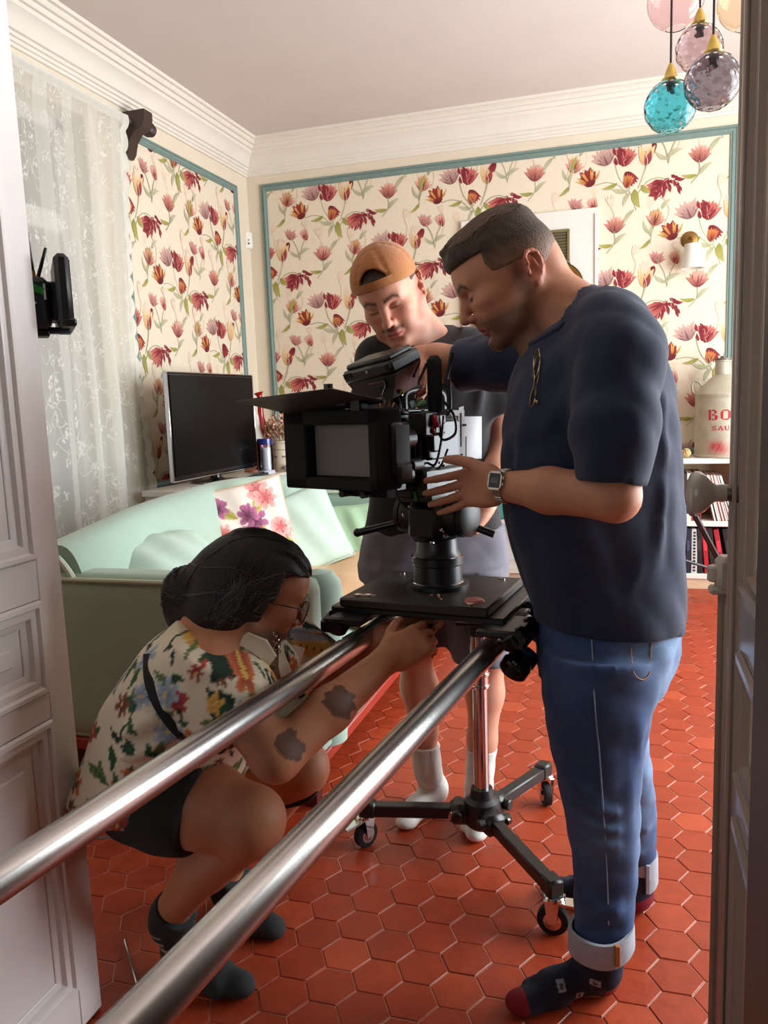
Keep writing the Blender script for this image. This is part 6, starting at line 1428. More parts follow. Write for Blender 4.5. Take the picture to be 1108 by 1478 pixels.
strands(S,H1.p(-.008,0,.03),pr,'hair_strands',mat('hair_strand',(96,78,62),.45,spec=.4),p1,.0010,.05,3)
# t-shirt
m_navy=tee('navy_jersey',(33,43,68))
S=Sculpt((-.60,1.36,.72),(.24,2.20,1.58),.0075)
A=[]
for (a,b_,y,ry) in [(779,973,897,.172),(774,975,880,.174),(757,975,830,.17),(735,974,760,.160),(727,971,690,.158),(730,966,620,.168),(738,956,560,.180),(752,942,515,.178),(768,920,480,.155),(782,890,452,.105),(795,868,432,.075),(800,850,418,.06)]:
    f=pl(a,y);b2=pl(b_,y); c=(f+b2)/2; A.append((c[2],c@F1,c@L1,np.linalg.norm(f-b2)/2,ry))
S.loft(sorted(A),.03,R=R1,p=2.3)
shN=at(880,478,y=1.60)
for pts,rr,cutp,cutn in [([at(850,465,y=1.66),shN,sN+V3(0,0,.0),at(886,615,y=1.505),at(882,715,y=1.49)],[.06,.066,.072,.067,.061],at(882,697,y=1.49),at(880,701,y=1.49)-at(887,600,y=1.505)),
    ([at(820,470,y=1.84),at(800,500,y=1.92),at(735,520,y=1.955),at(655,529,y=1.985)],[.065,.072,.066,.062],at(664,529,y=1.985),at(664,529,y=1.985)-at(735,520,y=1.955))]:
    T=S.twin(); T.chain(pts,rr,.05); T.half(cutp,cutn); S.merge(T,.035)
# folds: sleeve and flank creases
S.disp(folds(3,26,.0075,(1,1,.35)),(-.60,1.36,.72),(.24,2.2,1.58))
for (p,q,w,am,yy,bd) in [((915,470),(905,690),.014,.010,1.50,(.02,0,0)),((890,520),(925,660),.012,.010,1.47,(.015,0,0)),((872,545),(912,640),.010,-.009,1.47,(.01,0,0)),((935,560),(928,690),.013,.010,1.50,(0,0,0)),((850,640),(905,690),.012,.008,1.475,(0,0,.01)),
    ((958,560),(930,840),.016,.013,1.62,(.03,0,0)),((945,640),(905,860),.014,.011,1.58,(.03,0,0)),((965,700),(955,870),.014,.011,1.66,(0,0,0)),((940,760),(850,800),.016,.010,1.55,(0,0,-.03)),((925,820),(800,770),.016,-.009,1.55,(0,0,-.03)),((900,860),(790,820),.016,.009,1.55,(0,0,-.02)),((845,500),(765,640),.02,.009,1.56,(.02,0,0)),((870,480),(800,690),.02,-.008,1.54,(.03,0,0)),((770,560),(735,700),.016,.008,1.60,(0,0,0)),((850,690),(760,740),.02,.010,1.53,(0,0,-.02)),((850,470),(900,480),.012,.007,1.56,(0,0,.012)),((800,450),(860,470),.010,.006,1.62,(0,0,.01)),
    ((790,510),(690,505),.010,.007,1.90,(0,0,0)),((760,545),(690,540),.010,.008,1.90,(0,0,-.01)),((740,500),(700,552),.010,-.007,1.90,(0,0,0))]:
    S.ridge(at(*p,y=yy),at(*q,y=yy),w,am,bd)
hem=pl(876,895); S.half(hem-Z1*.0,unit(-Z1+F1*.05))
# neckline
n0=pl(846,427); n1=pl(752,500); nn=unit(np.cross(L1,n1-n0)); nn=nn if nn[2]>0 else -nn
S.op(lambda X,Y,Z:-np.minimum((X*nn[0]+Y*nn[1]+Z*nn[2]-float(n0@nn)), .105-np.sqrt((X-float(((n0+n1)/2)[0]))**2+(Y-float(((n0+n1)/2)[1]))**2+(Z-float(((n0+n1)/2)[2]))**2)),n1-.2,n0+.2,.004,'s',0)
sculpted('t_shirt',S,m_navy,p1,None,1)
SH1=S; b=MB(); ce=(n0+n1)/2; e1=unit(n0-n1); e2=np.cross(nn,e1); P=[]
for t in np.linspace(0,2*PI,56,endpoint=False):
    d=e1*math.cos(t)+e2*math.sin(t); q=SH1.surf(ce-nn*.006,d,.115,200,-.003)
    if q is not None: P.append(q)
P=np.array(P); P=(np.roll(P,1,0)+P*2+np.roll(P,-1,0))/4; b.tube(P,.0062,8,closed=True); b.obj('collar_rib',m_navy,p1)
# jeans
S=Sculpt((-.34,1.36,.03),(.22,2.16,.92),.0072)
A=[]
for (a,b_,y,ry) in [(800,950,850,.15),(780,968,890,.165),(779,968,930,.17),(783,950,975,.165)]:
    f=pl(a,y);b2=pl(b_,y); c=(f+b2)/2; A.append((c[2],c@F1,c@L1,np.linalg.norm(f-b2)/2,ry))
S.loft(sorted(A),.03,R=R1)
def leg(rows,off,ry,k=.03):
    A=[]
    for (a,b_,y) in rows:
        f=pl(a,y,off(y));b2=pl(b_,y,off(y)); c=(f+b2)/2; w_=np.linalg.norm(f-b2)/2; A.append((c[2],c@F1,c@L1,w_,w_*ry))
    S.loft(sorted(A),k,R=R1)
leg([(786,952,935),(787,938,1000),(795,925,1060),(806,919,1120),(815,918,1165),(825,919,1210),(831,914,1270),(832,910,1330),(828,909,1360)],lambda y:.095+(y-935)*.00016,.98)
leg([(812,966,935),(830,936,1000),(850,930,1060),(862,938,1120),(872,943,1165),(885,943,1215),(893,943,1258)],lambda y:-.10-(y-935)*.00020,.95)
S.disp(folds(9,34,.0055,(1,1,.6)),(-.34,1.3,.03),(.22,2.16,.92))
for (p,q,w,am,yy,bd) in [((820,1150),(920,1175),.010,.010,1.53,(0,0,-.012)),((822,1178),(918,1200),.009,.009,1.53,(0,0,-.012)),((828,1165),(915,1188),.008,-.009,1.53,(0,0,-.012)),((838,1205),(915,1222),.009,.008,1.53,(0,0,-.01)),((812,1120),(870,1160),.010,.008,1.53,(0,0,0)),((835,1290),(905,1320),.010,.009,1.53,(0,0,-.012)),((832,1325),(905,1300),.009,.009,1.53,(0,0,-.01)),((840,1345),(905,1338),.009,-.008,1.53,(0,0,0)),((905,1010),(908,1290),.012,.008,1.56,(0,0,0)),((885,1180),(945,1200),.010,.009,1.88,(0,0,-.01)),((885,1215),(945,1235),.010,.009,1.88,(0,0,-.01)),((870,950),(930,1120),.016,.012,1.56,(.02,0,0)),((800,920),(900,960),.014,-.008,1.55,(0,0,-.02)),((790,960),(870,1000),.014,.008,1.55,(0,0,-.02)),((930,990),(905,1130),.014,.010,1.60,(0,0,0))]:
    S.ridge(at(*p,y=yy),at(*q,y=yy),w,am,bd)
SJ=S
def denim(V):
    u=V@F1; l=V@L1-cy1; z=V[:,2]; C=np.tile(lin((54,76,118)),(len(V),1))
    # worn side, seat and knee streaks, plus window light painted along the legs' backs
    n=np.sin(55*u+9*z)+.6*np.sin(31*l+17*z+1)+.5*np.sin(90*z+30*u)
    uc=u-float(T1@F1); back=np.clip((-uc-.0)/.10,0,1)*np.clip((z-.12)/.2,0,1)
    fade_rimlight=np.clip(.55*back*(.75+.25*n)+.30*np.exp(-((l-.145)/.05)**2)*np.exp(-((u-u.mean()-.0)/.05)**2)+.38*np.exp(-((u-(T1@F1)+.10)/.05)**2)*(z>.45)+.22*np.exp(-((z-.42)/.08)**2)+.05*n,0,.8)
    C=C*(1-fade_rimlight[:,None])+lin((132,158,190))*fade_rimlight[:,None]; return C
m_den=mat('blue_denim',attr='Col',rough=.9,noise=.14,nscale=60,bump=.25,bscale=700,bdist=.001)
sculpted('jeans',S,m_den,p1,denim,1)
m_cuff=mat('turned_denim',(168,176,186),.9,noise=.10,nscale=60,bump=.25,bscale=500,bdist=.001); m_ost=mat('orange_stitch',(176,112,50),.7)
for (a,b_,y0,y1_,off) in [(823,911,1338,1364,.168),(890,946,1236,1272,-.162)]:
    rows=[]
    for y,e in((y0-4,-3),(y0,0),(y1_,2),(y1_+4,0)):
        f=pl(a-e*.6,y,off);b2=pl(b_+e*.6,y,off); rows.append(((f+b2)/2,np.linalg.norm(f-b2)/2))
    b=MB(); c0=rows[0][0]; tilt=.14
    V=[];f_=[]; n=36
    R0=rows[1][1]*.985
    prof_=[(R0*.93,rows[0][0]),(R0*1.04,rows[0][0]),(R0*1.05,rows[1][0]),(R0*1.07,rows[2][0]),(R0*1.03,rows[3][0]),(R0*.93,rows[3][0])]
    for R_,c in prof_:
        for i in range(n): t=2*PI*i/n; o_=F1*R_*math.cos(t)+L1*R_*.97*math.sin(t); V.append(c+o_+Z1*(-o_@F1*.14*-1)*-1*.9+Z1*.0025*math.sin(3*t))
    for i in range(len(prof_)-1):
        for j in range(n): f_.append((i*n+j,i*n+(j+1)%n,(i+1)*n+(j+1)%n,(i+1)*n+j))
    b.add(V,f_); b.obj('turn_up',m_cuff,p1)
    b=MB(); cm=(rows[1][0]+rows[2][0])/2; b.box(cm+(L1*.985-F1*.15)*R0*1.06+Z1*.004,(.010,.008,abs(rows[1][0][2]-rows[2][0][2])*1.1),R=R1,bev=.001); b.obj('side_seam',m_ost if off>0 else m_cuff,p1)
# seams and back pocket
m_seam=mat('pale_seam',(136,150,170),.8)
def onj(px,py,lift=.0016):
    d0=RW@np.array([px-CXP,py-CYP,FPX]); d0=unit(d0); C=np.array([0,0,CAMZ]); P=pl(px,py,0); return SJ.surf(P+d0*.1,-d0,.6,400,lift)
def seam(name,pts,r_,m):
    P=[onj(*p) for p in pts]; P=[q for q in P if q is not None]; b=MB(); b.tube(spline(P,4),r_,6); b.obj(name,m,p1)
seam('outer_seam',[(853,912),(855,950),(857,1000),(860,1040),(864,1080),(867,1120),(870,1165),(873,1210),(875,1250),(877,1300),(878,1335)],.0016,m_seam)
seam('pocket_stitch',[(910,916),(911,940),(914,970),(926,981),(937,972),(939,940),(940,916),(925,914),(911,916)],.0011,m_ost)
# socks
def sock1(heel,d,ank):
    d=unit(d); l=np.cross(Z1,d)
    def fn(V):
        u=(V-heel)@d; v=(V-heel)@l; z=V[:,2]; C=np.tile(lin((24,30,48)),(len(V),1)); 
        C[(u>.222+.0*z)|((u<.05)&(z<.055-.3*u))]=lin((128,22,36))
        r=np.random.default_rng(3)
        for (uu,vv,zz) in [(.085,.04,.080),(.145,.04,.058),(.105,.04,.030),(.04,.04,.125),(.17,-.04,.04),(.08,-.04,.08)]:
            q=np.maximum(np.abs(u-uu),np.maximum(np.abs(z-zz)*1.,0)); k=(q<.0085)&(np.sign(v)==np.sign(vv)) if abs(vv)>.01 else (np.maximum(np.abs(u-uu),np.abs(v-vv))<.0085)
            q2=q if abs(vv)>.01 else np.maximum(np.abs(u-uu),np.abs(v-vv)); C[k]=lin((150,158,170)); C[k&(q2<.004)]=lin((60,66,80))
        return C
    return fn
m_sock=mat('cotton_sock',attr='Col',rough=.95,bump=.25,bscale=600,bdist=.001)
for nm,(hl,dd,an,cuff) in {'near':(fN,fNd,aN,1385),'far':(fF,fFd,aF,1280)}.items():
    lo=np.minimum(hl,hl+unit(dd)*.28)-.08; hi=np.maximum(hl,hl+unit(dd)*.28)+.08; lo[2]=-.004; hi[2]=.17
    S=Sculpt(lo,hi,.0032); foot(S,hl,dd,.262,ank=an+Z1*.03); S.chain([an-Z1*.02,an+Z1*.08],[.043,.044],.02); sole(S,.003); sculpted('sock',S,m_sock,p1,sock1(hl,dd,an),1)
# wrist watch
m_ws=mat('watch_steel',(196,192,184),.25,1.,noise=.15,nscale=60); m_lcd=mat('watch_face',(34,36,40),.2,spec=.6)
wd=unit(eN-wN); wn=unit(-IFW*.93+IR*.05+Z1*.1); wn=unit(wn-wd*(wn@wd)); wu=np.cross(wd,wn); WR=np.stack([wd,wu,wn],1); wc=wN+wd*.012
wt=MB(); V=[];n=30
for (o_,rr) in [(-.010,.0318),(-.010,.0338),(.010,.0345),(.010,.0322)]:
    for i in range(n): t=2*PI*i/n; V.append(wc+wd*o_+(wn*math.cos(t)+wu*math.sin(t))*rr)
wt.add(V,[(i*n+j,i*n+(j+1)%n,((i+1)%4)*n+(j+1)%n,((i+1)%4)*n+j) for i in range(4) for j in range(n)])
for i in range(n):
    t=2*PI*i/n
    if math.cos(t)<.75: wt.box(wc+(wn*math.cos(t)+wu*math.sin(t))*.0345,(.018,.0042,.003),R=np.stack([wd,-wn*math.sin(t)+wu*math.cos(t),wn*math.cos(t)+wu*math.sin(t)],1),bev=.001)
wo=wt.obj('watch_strap',m_ws,p1)
b=MB(); Wd=wc+wn*.0365-wu*.008; WR2=np.stack([wd,unit(wu),wn],1); b.prism([(-.0165,-.011),(-.011,-.0185),(.011,-.0185),(.0165,-.011),(.0165,.011),(.011,.0185),(-.011,.0185),(-.0165,.011)],Wd-wn*.004,wd,wu,wn,.008); b.box(Wd+wd*.0175+wu*.006,(.004,.005,.004),R=WR2); b.box(Wd+wd*.0175-wu*.006,(.004,.005,.004),R=WR2); b.obj('watch_case',m_ws,p1)
b=MB(); b.box(Wd+wn*.0044,(.026,.029,.0012),R=WR2,bev=.0005); b.obj('watch_face',m_lcd,p1); b=MB(); b.box(Wd+wn*.0051,(.018,.011,.0006),R=WR2); b.obj('watch_display',mat('grey_lcd',(92,96,92),.3),p1)
# spectacles hooked into the neck of the shirt
def gp(x,y,yy=0):
    d0=unit(RW@np.array([x-CXP,y-CYP,FPX])); q=SH1.surf(at(x,y,y=1.75),-d0,.4,300,.006+yy); return q if q is not None else at(x,y,y=1.62)
gl=thing('eyeglasses','thin gold wire spectacles hooked on the neckline of the navy shirt','glasses',gp(772,545)); m_gw=mat('gold_wire',(196,168,120),.25,1.)
GY=0.
b=MB(); b.tube(spline([gp(777,503,GY),gp(779,520,GY),gp(777,545,GY),gp(772,566,GY),gp(773,580,GY)],6),.0011,6); b.tube(spline([gp(775,503,GY+.004),gp(770,520,GY+.004),gp(771,550,GY+.004),gp(766,575,GY+.004)],6),.0011,6); b.obj('temple_arm',m_gw,gl)
for (cx_,cy2,rx,rz) in [(774,530,.0062,.022),(769,573,.0062,.020)]:
    c=gp(cx_,cy2,GY+.003); e1=IR*.8+IFW*.2; b=MB(); b.tube([c+e1*rx*math.cos(t)+(Z1*.97+IR*.2)*rz*math.sin(t) for t in np.linspace(0,2*PI,24,endpoint=False)],.0010,6,closed=True); b.obj('rim',m_gw,gl)
    b=MB(); b.add([c]+[c+e1*rx*.9*math.cos(t)+(Z1*.97+IR*.2)*rz*.9*math.sin(t) for t in np.linspace(0,2*PI,20,endpoint=False)],[(0,i+1,(i+1)%20+1) for i in range(20)]); b.obj('lens',thin_glass('spectacle_lens',(200,206,210)),gl)
b=MB(); b.ball(gp(775,580,GY+.003),.004,8,6); b.obj('hinge',m_gw,gl)
# ---------------------------------------------------------------- the man in the cap, behind the camera
C2=V3(-.585,2.22,0)
hC=at(566,430,y=2.17); toc=unit(V3(-hC[0],-hC[1],0)); a_=math.radians(12)
f2=toc*math.cos(a_)-IR*math.sin(a_); f2=unit(f2*math.cos(math.radians(29))-Z1*math.sin(math.radians(29)))
rl=math.radians(15); l2=unit(np.cross(Z1,f2)); u2=np.cross(f2,l2); l2,u2=l2*math.cos(rl)+u2*math.sin(rl),u2*math.cos(rl)-l2*math.sin(rl)
RH2=np.stack([f2,l2,u2],1)
p2=thing('person','man in backwards tan cap and black t-shirt looking down behind the camera','person',(-.53,2.30,0))
H2=Head(hC+u2*.012+f2*.004,RH2,1.02)
F2=unit(toc*.97-IR*.1); L2=np.cross(Z1,F2); R2=np.stack([L2,-F2,Z1],1)
def row2(a,b_,y,yp,ry,dy=0.): 
    A=at(a,y,y=yp);B=at(b_,y,y=yp); c=(A+B)/2+F2*dy; return (c[2],c@R2[:,0],c@R2[:,1],np.linalg.norm(A-B)/2,ry)
sL2=at(708,520,y=2.27); eL2=at(722,640,y=2.30); wL2=at(703,728,y=2.16)
sR2=at(548,520,y=2.24); eR2=at(528,630,y=2.22); wR2=at(572,652,y=2.04)
S=Sculpt((-1.0,1.96,0),(-.25,2.55,1.86),.012,fx=[(H2.C[0]-.15,H2.C[0]+.15,.003),(-.50,-.30,.0042)],fy=[(H2.C[1]-.16,H2.C[1]+.13,.0032),(2.05,2.2,.004)],fz=[(H2.C[2]-.15,H2.C[2]+.13,.003),(.92,1.08,.004)])
H2.build(S,ear=(-.035,.080,-.008))
S.cone(H2.p(-.03,0,-.03),at(620,500,y=2.27),.056,.070,.03); S.cone(H2.p(-.005,0,-.08),at(610,520,y=2.22),.045,.06,.03)
S.loft(sorted([row2(560,700,560,2.25,.09),row2(556,700,640,2.28,.10),row2(548,706,740,2.32,.10),row2(550,706,800,2.33,.10)]),.03,R=R2); S.cone(at(575,525,y=2.25),at(690,525,y=2.27),.055,.055,.04)
S.chain([sL2,eL2],[.045,.040],.03); S.chain([eL2,eL2*.55+wL2*.45,wL2],[.042,.038,.027],.02); S.chain([sR2,eR2],[.045,.04],.03); S.chain([eR2,wR2],[.04,.028],.02)
h2f=unit(at(682,756,y=2.12)-wL2); hand(S,wL2+h2f*.01,h2f,unit(-F2*.2+IR*-.7+Z1*-.4),[(.6,.7,.4),(.7,.75,.45),(.75,.8,.5),(.8,.8,.5)],spread=.06,thumb=(.85,.3,.1),sc=.95)
h3=unit(at(590,640,y=1.97)-wR2); hand(S,wR2+h3*.01,h3,unit(Z1),[(.3,.4,.3)]*4,sc=.95)
kL2=at(704,938,y=2.27); aL2=at(691,1138,y=2.28); kR2=at(598,938,y=2.25); aR2=at(617,1112,y=2.29)
hL2=at(668,800,y=2.33); hR2=at(580,800,y=2.33)
for h_,k_2,a_2,s_ in((hL2,kL2,aL2,1),(hR2,kR2,aR2,-1)):
    cf=k_2*.68+a_2*.32-F2*.022; S.chain([h_,k_2],[.07,.054],.04); S.chain([k_2,cf,k_2*.35+a_2*.65-F2*.006,a_2],[.048,.055,.042,.033],.03); S.ell(k_2+F2*.012+Z1*.0,(.04,.04,.05),R2,.03)
g1=at(638,1152,z=0); g1d=at(584,1192,z=0)-g1; g2=at(695,1160,z=0); g2d=at(684,1203,z=0)-g2
foot(S,g1+unit(g1d)*.01,g1d,.25,ank=aR2,sc=.84); foot(S,g2+unit(g2d)*.01,g2d,.25,ank=aL2,sc=.84); S.half((0,0,.006),(0,0,-1),k=.003)
def col2(V): return skin_colors(V,H2,(212,150,124),(172,76,74),(72,46,34),(84,54,40),.05,stubamt=.34,mous=.9,red=.45)
sculpted('body',S,m_s2,p2,col2,1)
# hair seen through the cap's opening and at the temples
S=Sculpt(H2.C-.16,H2.C+.16,.0045); E=lambda x,y,z,a,b,c,k=.012,mode='u': S.ell(H2.p(x,y,z),(a,b,c),RH2,k,mode)
E(-.008,0,.030,.1035,.0785,.093); E(-.03,0,.012,.079,.0765,.082,.02); E(.05,0,.040,.060,.067,.064,.02)
cutface(S,H2,lambda x,y,z: np.maximum(.030-x,z-.054)); cutface(S,H2,lambda x,y,z: np.maximum(-.02-x,z-.02)); cutface(S,H2,lambda x,y,z: z+.045)
sculpted('hair',S,m_hair,p2,lambda V:np.tile(lin((66,46,34)),(len(V),1))*(1+.3*np.sin(H2.local(V)@np.array([500,260,90.])))[:,None],1)
# cap: crown, opening arch and strap over the forehead, peak at the back
m_cap=mat('tan_corduroy',(176,112,62),.9,noise=.12,nscale=30,bump=.5,bscale=140,bdist=.002,stretch=(1,6,1),sheen=.2)
S=Sculpt(H2.C-.19,H2.C+.19,.0036); E=lambda x,y,z,a,b,c,k=.012,mode='u': S.ell(H2.p(x,y,z),(a,b,c),RH2,k,mode)
E(-.010,0,.040,.1145,.088,.096); E(.045,0,.046,.064,.076,.066,.03); E(.0,0,.070,.090,.075,.064,.03)
for k in range(6):
    an=k*PI/3+PI/6
    for j in range(6):
        t0,t1=.25+.2*j,.45+.2*j; P=lambda t: H2.p(-.005+.121*math.sin(t)*math.cos(an),.093*math.sin(t)*math.sin(an),.040+.104*math.cos(t))
        S.ridge(P(t0),P(t1),.007,-.0045)
cutface(S,H2,lambda x,y,z: z-(.034+.22*np.maximum(0,x)*1.0-.05*0))           # lower edge, higher over the brow
T=S.twin(); E2=lambda *a,**k: None
cutface(S,H2,lambda x,y,z: np.maximum(np.sqrt((y/.040)**2+((z-.064)/.043)**2)*.04-.04,.055-x))
cutface(S,H2,lambda x,y,z: np.sqrt(((x+.008)/.1065)**2+(y/.080)**2+((z-.030)/.096)**2)*.09-.09)
sculpted('cap',S,m_cap,p2,None,1)
b=MB(); arc=[]
for t in np.linspace(-1.0,1.0,15):
    an=t*.62; arc.append(H2.p(-.010+.1215*math.cos(an)*1.0-.002,.0905*math.sin(an)*1.05,.058+.012*math.cos(an)))
V=[];
for i,P in enumerate(arc):
    o_=unit(P-H2.p(-.01,0,.05)); V+=[P-u2*.011,P-u2*.011+o_*.004,P+u2*.011+o_*.003,P+u2*.011]
f_=[]
for i in range(len(arc)-1):
    for j in range(4): f_.append((i*4+j,i*4+(j+1)%4,(i+1)*4+(j+1)%4,(i+1)*4+j))
b.add(V,f_); b.obj('cap_strap',m_cap,p2)
b=MB(); pts=[]
for t in np.linspace(-1.15,1.15,17):
    for q in(0,1): pts.append(H2.p(-.045-.075*math.cos(t)-q*.075*math.cos(t*.9)-.0*q,.086*math.sin(t)*(1+.05*q),.026-.018*q+.006*abs(t)))
V=pts+[p-u2*.004 for p in pts]; n=len(pts); f_=[]
for i in range(16): f_+=[(2*i,2*i+1,2*i+3,2*i+2),(n+2*i,n+2*i+2,n+2*i+3,n+2*i+1),(2*i+1,n+2*i+1,n+2*i+3,2*i+3)]
b.add(V,f_); b.obj('cap_peak',m_cap,p2)
b=MB(); b.ball(H2.p(-.005,0,.136),(.008,.008,.004),10,6,R=RH2); b.obj('cap_button',m_cap,p2)
# black t-shirt with a pale graphic on the chest
S=Sculpt((-1.0,2.02,.9),(-.28,2.56,1.56),.0065)
S.loft(sorted([row2(530,724,775,2.33,.125,.0),row2(538,716,720,2.32,.135,.02),row2(543,708,640,2.29,.135,.02),row2(538,712,570,2.26,.13,.02),row2(545,710,525,2.25,.115,.01),row2(566,690,495,2.25,.09),row2(585,668,478,2.25,.07),row2(598,655,468,2.25,.06)]),.03,R=R2,p=2.4)
for pts,rr,cp_,cn in [([at(680,500,y=2.26),sL2,at(718,580,y=2.285),at(722,625,y=2.29)],[.055,.062,.060,.058],at(719,600,y=2.285),V3(.25,0,-1)),([at(575,505,y=2.25),sR2,at(535,590,y=2.23),at(528,630,y=2.22)],[.055,.062,.060,.056],at(533,600,y=2.22),V3(-.2,0,-1))]:
    T=S.twin(); T.chain(pts,rr,.04); T.half(cp_,cn); S.merge(T,.03)
S.disp(folds(5,26,.005,(1,1,.4)),(-1,2.02,.9),(-.28,2.56,1.56))
for (p,q,w,am) in [((700,520),(690,600),.014,.010),((725,540),(705,600),.012,.009),((660,500),(700,530),.012,.008),((560,520),(545,600),.014,.010)]: S.ridge(at(*p,y=2.17),at(*q,y=2.17),w,am)
n0=at(648,466,y=2.31); n1=at(598,502,y=2.15); nn=unit(np.cross(R2[:,0],n1-n0)); nn=nn if nn[2]>0 else -nn; nc=(n0+n1)/2
S.op(lambda X,Y,Z:-np.minimum((X*nn[0]+Y*nn[1]+Z*nn[2]-float(n0@nn)), .088-np.sqrt((X-float(nc[0]))**2+(Y-float(nc[1]))**2+(Z-float(nc[2]))**2)),nc-.2,nc+.2,.004,'s',0)
def tee2(V):
    C=np.tile(lin((30,28,30)),(len(V),1)); p=(V-np.array([0,0,CAMZ]))@R2; return C
m_btee=tee('black_jersey',(26,24,26))
sculpted('t_shirt',S,m_btee,p2,None,1)
S2=S
# the print: pale panels laid on the cloth
def on2(px,py,lift=.0012):
    d0=unit(RW@np.array([px-CXP,py-CYP,FPX])); return S2.surf(at(px,py,y=2.30),-d0,.35,260,lift)
m_prt=mat('white_shirt_print',(214,218,220),.8,noise=.04,nscale=60)
def patch(x0,y0,x1,y1,m,lift,name,sk=0):
    nx=max(2,int((x1-x0)/5)+2); ny=max(2,int((y1-y0)/5)+2); V=[];ok=True
    for j in range(ny):
        for i in range(nx):
            q=on2(x0+(x1-x0)*i/(nx-1),y0+(y1-y0)*j/(ny-1)+sk*i/(nx-1),lift)
            if q is None: ok=False; q=np.zeros(3)
            V.append(q)
    if not ok: return
    b=MB(); b.add(V,[(j*nx+i,j*nx+i+1,(j+1)*nx+i+1,(j+1)*nx+i) for j in range(ny-1) for i in range(nx-1)]); b.obj(name,m,p2,fixn=False)
patch(646,592,670,668,m_prt,.0012,'shirt_print'); patch(670,601,695,662,m_prt,.0012,'shirt_print'); patch(662,588,669,601,m_prt,.0012,'shirt_print',-2)
for (x0,y0,x1,y1) in [(649,598,651,650),(653,600,660,602),(659,600,661,640),(654,606,656,626),(664,596,666,645),(650,650,660,652),(653,634,658,636),(667,612,673,615),(672,630,673,664),(661,655,668,657),(655,618,659,620)]: patch(x0,y0,x1,y1,m_btee,.0019,'print_line')
# grey shorts
S=Sculpt((-1.0,2.06,.48),(-.28,2.56,1.03),.0075)
S.loft(sorted([row2(529,726,758,2.33,.135),row2(526,728,800,2.33,.14),row2(527,728,830,2.32,.14)]),.03,R=R2,p=2.5)
S.loft(sorted([row2(527,640,815,2.32,.13),row2(535,652,870,2.30,.115),row2(548,650,925,2.27,.10)]),.03,R=R2,p=2.4); S.loft(sorted([row2(630,728,815,2.32,.13),row2(640,732,870,2.30,.115),row2(652,738,948,2.27,.10)]),.03,R=R2,p=2.4)
S.disp(folds(15,24,.006,(1,1,.5)),(-1,2.06,.5),(-.28,2.56,1.03)); S.ridge(at(640,800,y=2.18),at(650,930,y=2.18),.016,-.014)
for (p,q,w,am) in [((690,775),(722,820),.014,.010),((720,770),(700,830),.014,-.008),((545,790),(560,850),.014,.009)]: S.ridge(at(*p,y=2.19),at(*q,y=2.19),w,am)
sculpted('shorts',S,mat('grey_cotton_twill',(112,110,120),.9,noise=.06,nscale=30,bump=.2,bscale=500,bdist=.001),p2,None,1)
# white socks
def sock2(hl,d,an):
    d=unit(d); ax=an
    def fn(V):
        C=np.tile(lin((226,222,216)),(len(V),1)); z=V[:,2]; u=(V-hl)@d; l=(V-hl)@np.cross(Z1,d)
        rib=(np.sin(l*900)>.3)&(z>.07); C[rib]*=.86
        for (z0,u0) in [(.205,.06),(.213,.066),(.199,.058)]:
            k=(np.abs(z-z0)<.0035)&(np.abs(u-u0)<.012)&(l>-.02); C[k]=lin((40,40,48))
        return C
    return fn
for hl,dd,an,kn,zt in((g1,g1d,aR2,kR2,.225),(g2,g2d,aL2,kL2,.235)):
    lo=np.minimum(hl,hl+unit(dd)*.26)-.09; hi=np.maximum(hl,hl+unit(dd)*.26)+.09; lo[2]=-.004; hi[2]=zt+.03
    S=Sculpt(lo,hi,.0038); foot(S,hl,dd,.255,ank=an+Z1*.01,sc=.97); tp=an+(kn-an)*((zt-an[2])/(kn[2]-an[2])); S.chain([an-Z1*.01,an*.5+tp*.5-F2*.003,tp-F2*.006],[.039,.040,.0485],.02); sole(S,.003); S.half(tp,Z1)
    for k in range(4): c=an+Z1*(.008+.012*k)+F2*.036; S.ridge(c-L2*.03,c+L2*.03,.005,.004)
    sculpted('sock',S,m_sock,p2,sock2(hl,dd,an),1)
b=MB(); wd=unit(eL2-wL2); wc=wL2+wd*.015; B_=basis(wd); n=26
for (o_,rr) in [(0,0)]:
    b.lathe(wc-wd*.010,[(.0285,0),(.0315,.002),(.0315,.018),(.0285,.020)],axis=wd,n=28,caps=False)
b.obj('watch_strap',mat('white_strap',(214,214,210),.5),p2)
b=MB(); nv_=unit(F2*.7+IR*.5-wd*((F2*.7+IR*.5)@wd)); b.cyl(wc+nv_*.030,wc+nv_*.037,.015,n=20,bev=.002); b.obj('watch_case',m_ws,p2)

# ---------------------------------------------------------------- the man crouching at the rails
hC3=at(366,851,depth=1.66); f3=unit(IR*.84+IFW*.36-Z1*.42); u3h=unit(Z1-IR*.12-IFW*.12); RH3=rotcols(f3,u3h); H3=Head(hC3,RH3,1.0)
p3=thing('person','crouching man in floral shirt with dark hair tied back, reaching under the carriage','person',(-.98,1.50,0))
D3=lambda px,py,dep: at(px,py,depth=dep)
neck3=D3(318,905,1.66)
sN3=D3(300,968,1.56); eN3=D3(398,1092,1.50); wN3=D3(560,950,1.66); sF3=D3(415,935,1.84); eF3=D3(470,985,1.86); wF3=D3(552,918,1.84)
hipN3=D3(210,1132,1.655); hipF3=D3(245,1118,1.86); kN3=D3(362,1185,1.585); aN3=D3(246,1318,1.80); kF3=D3(435,1108,1.84); aF3=at(325,1258,z=.09)
pel3=(hipN3+hipF3)/2
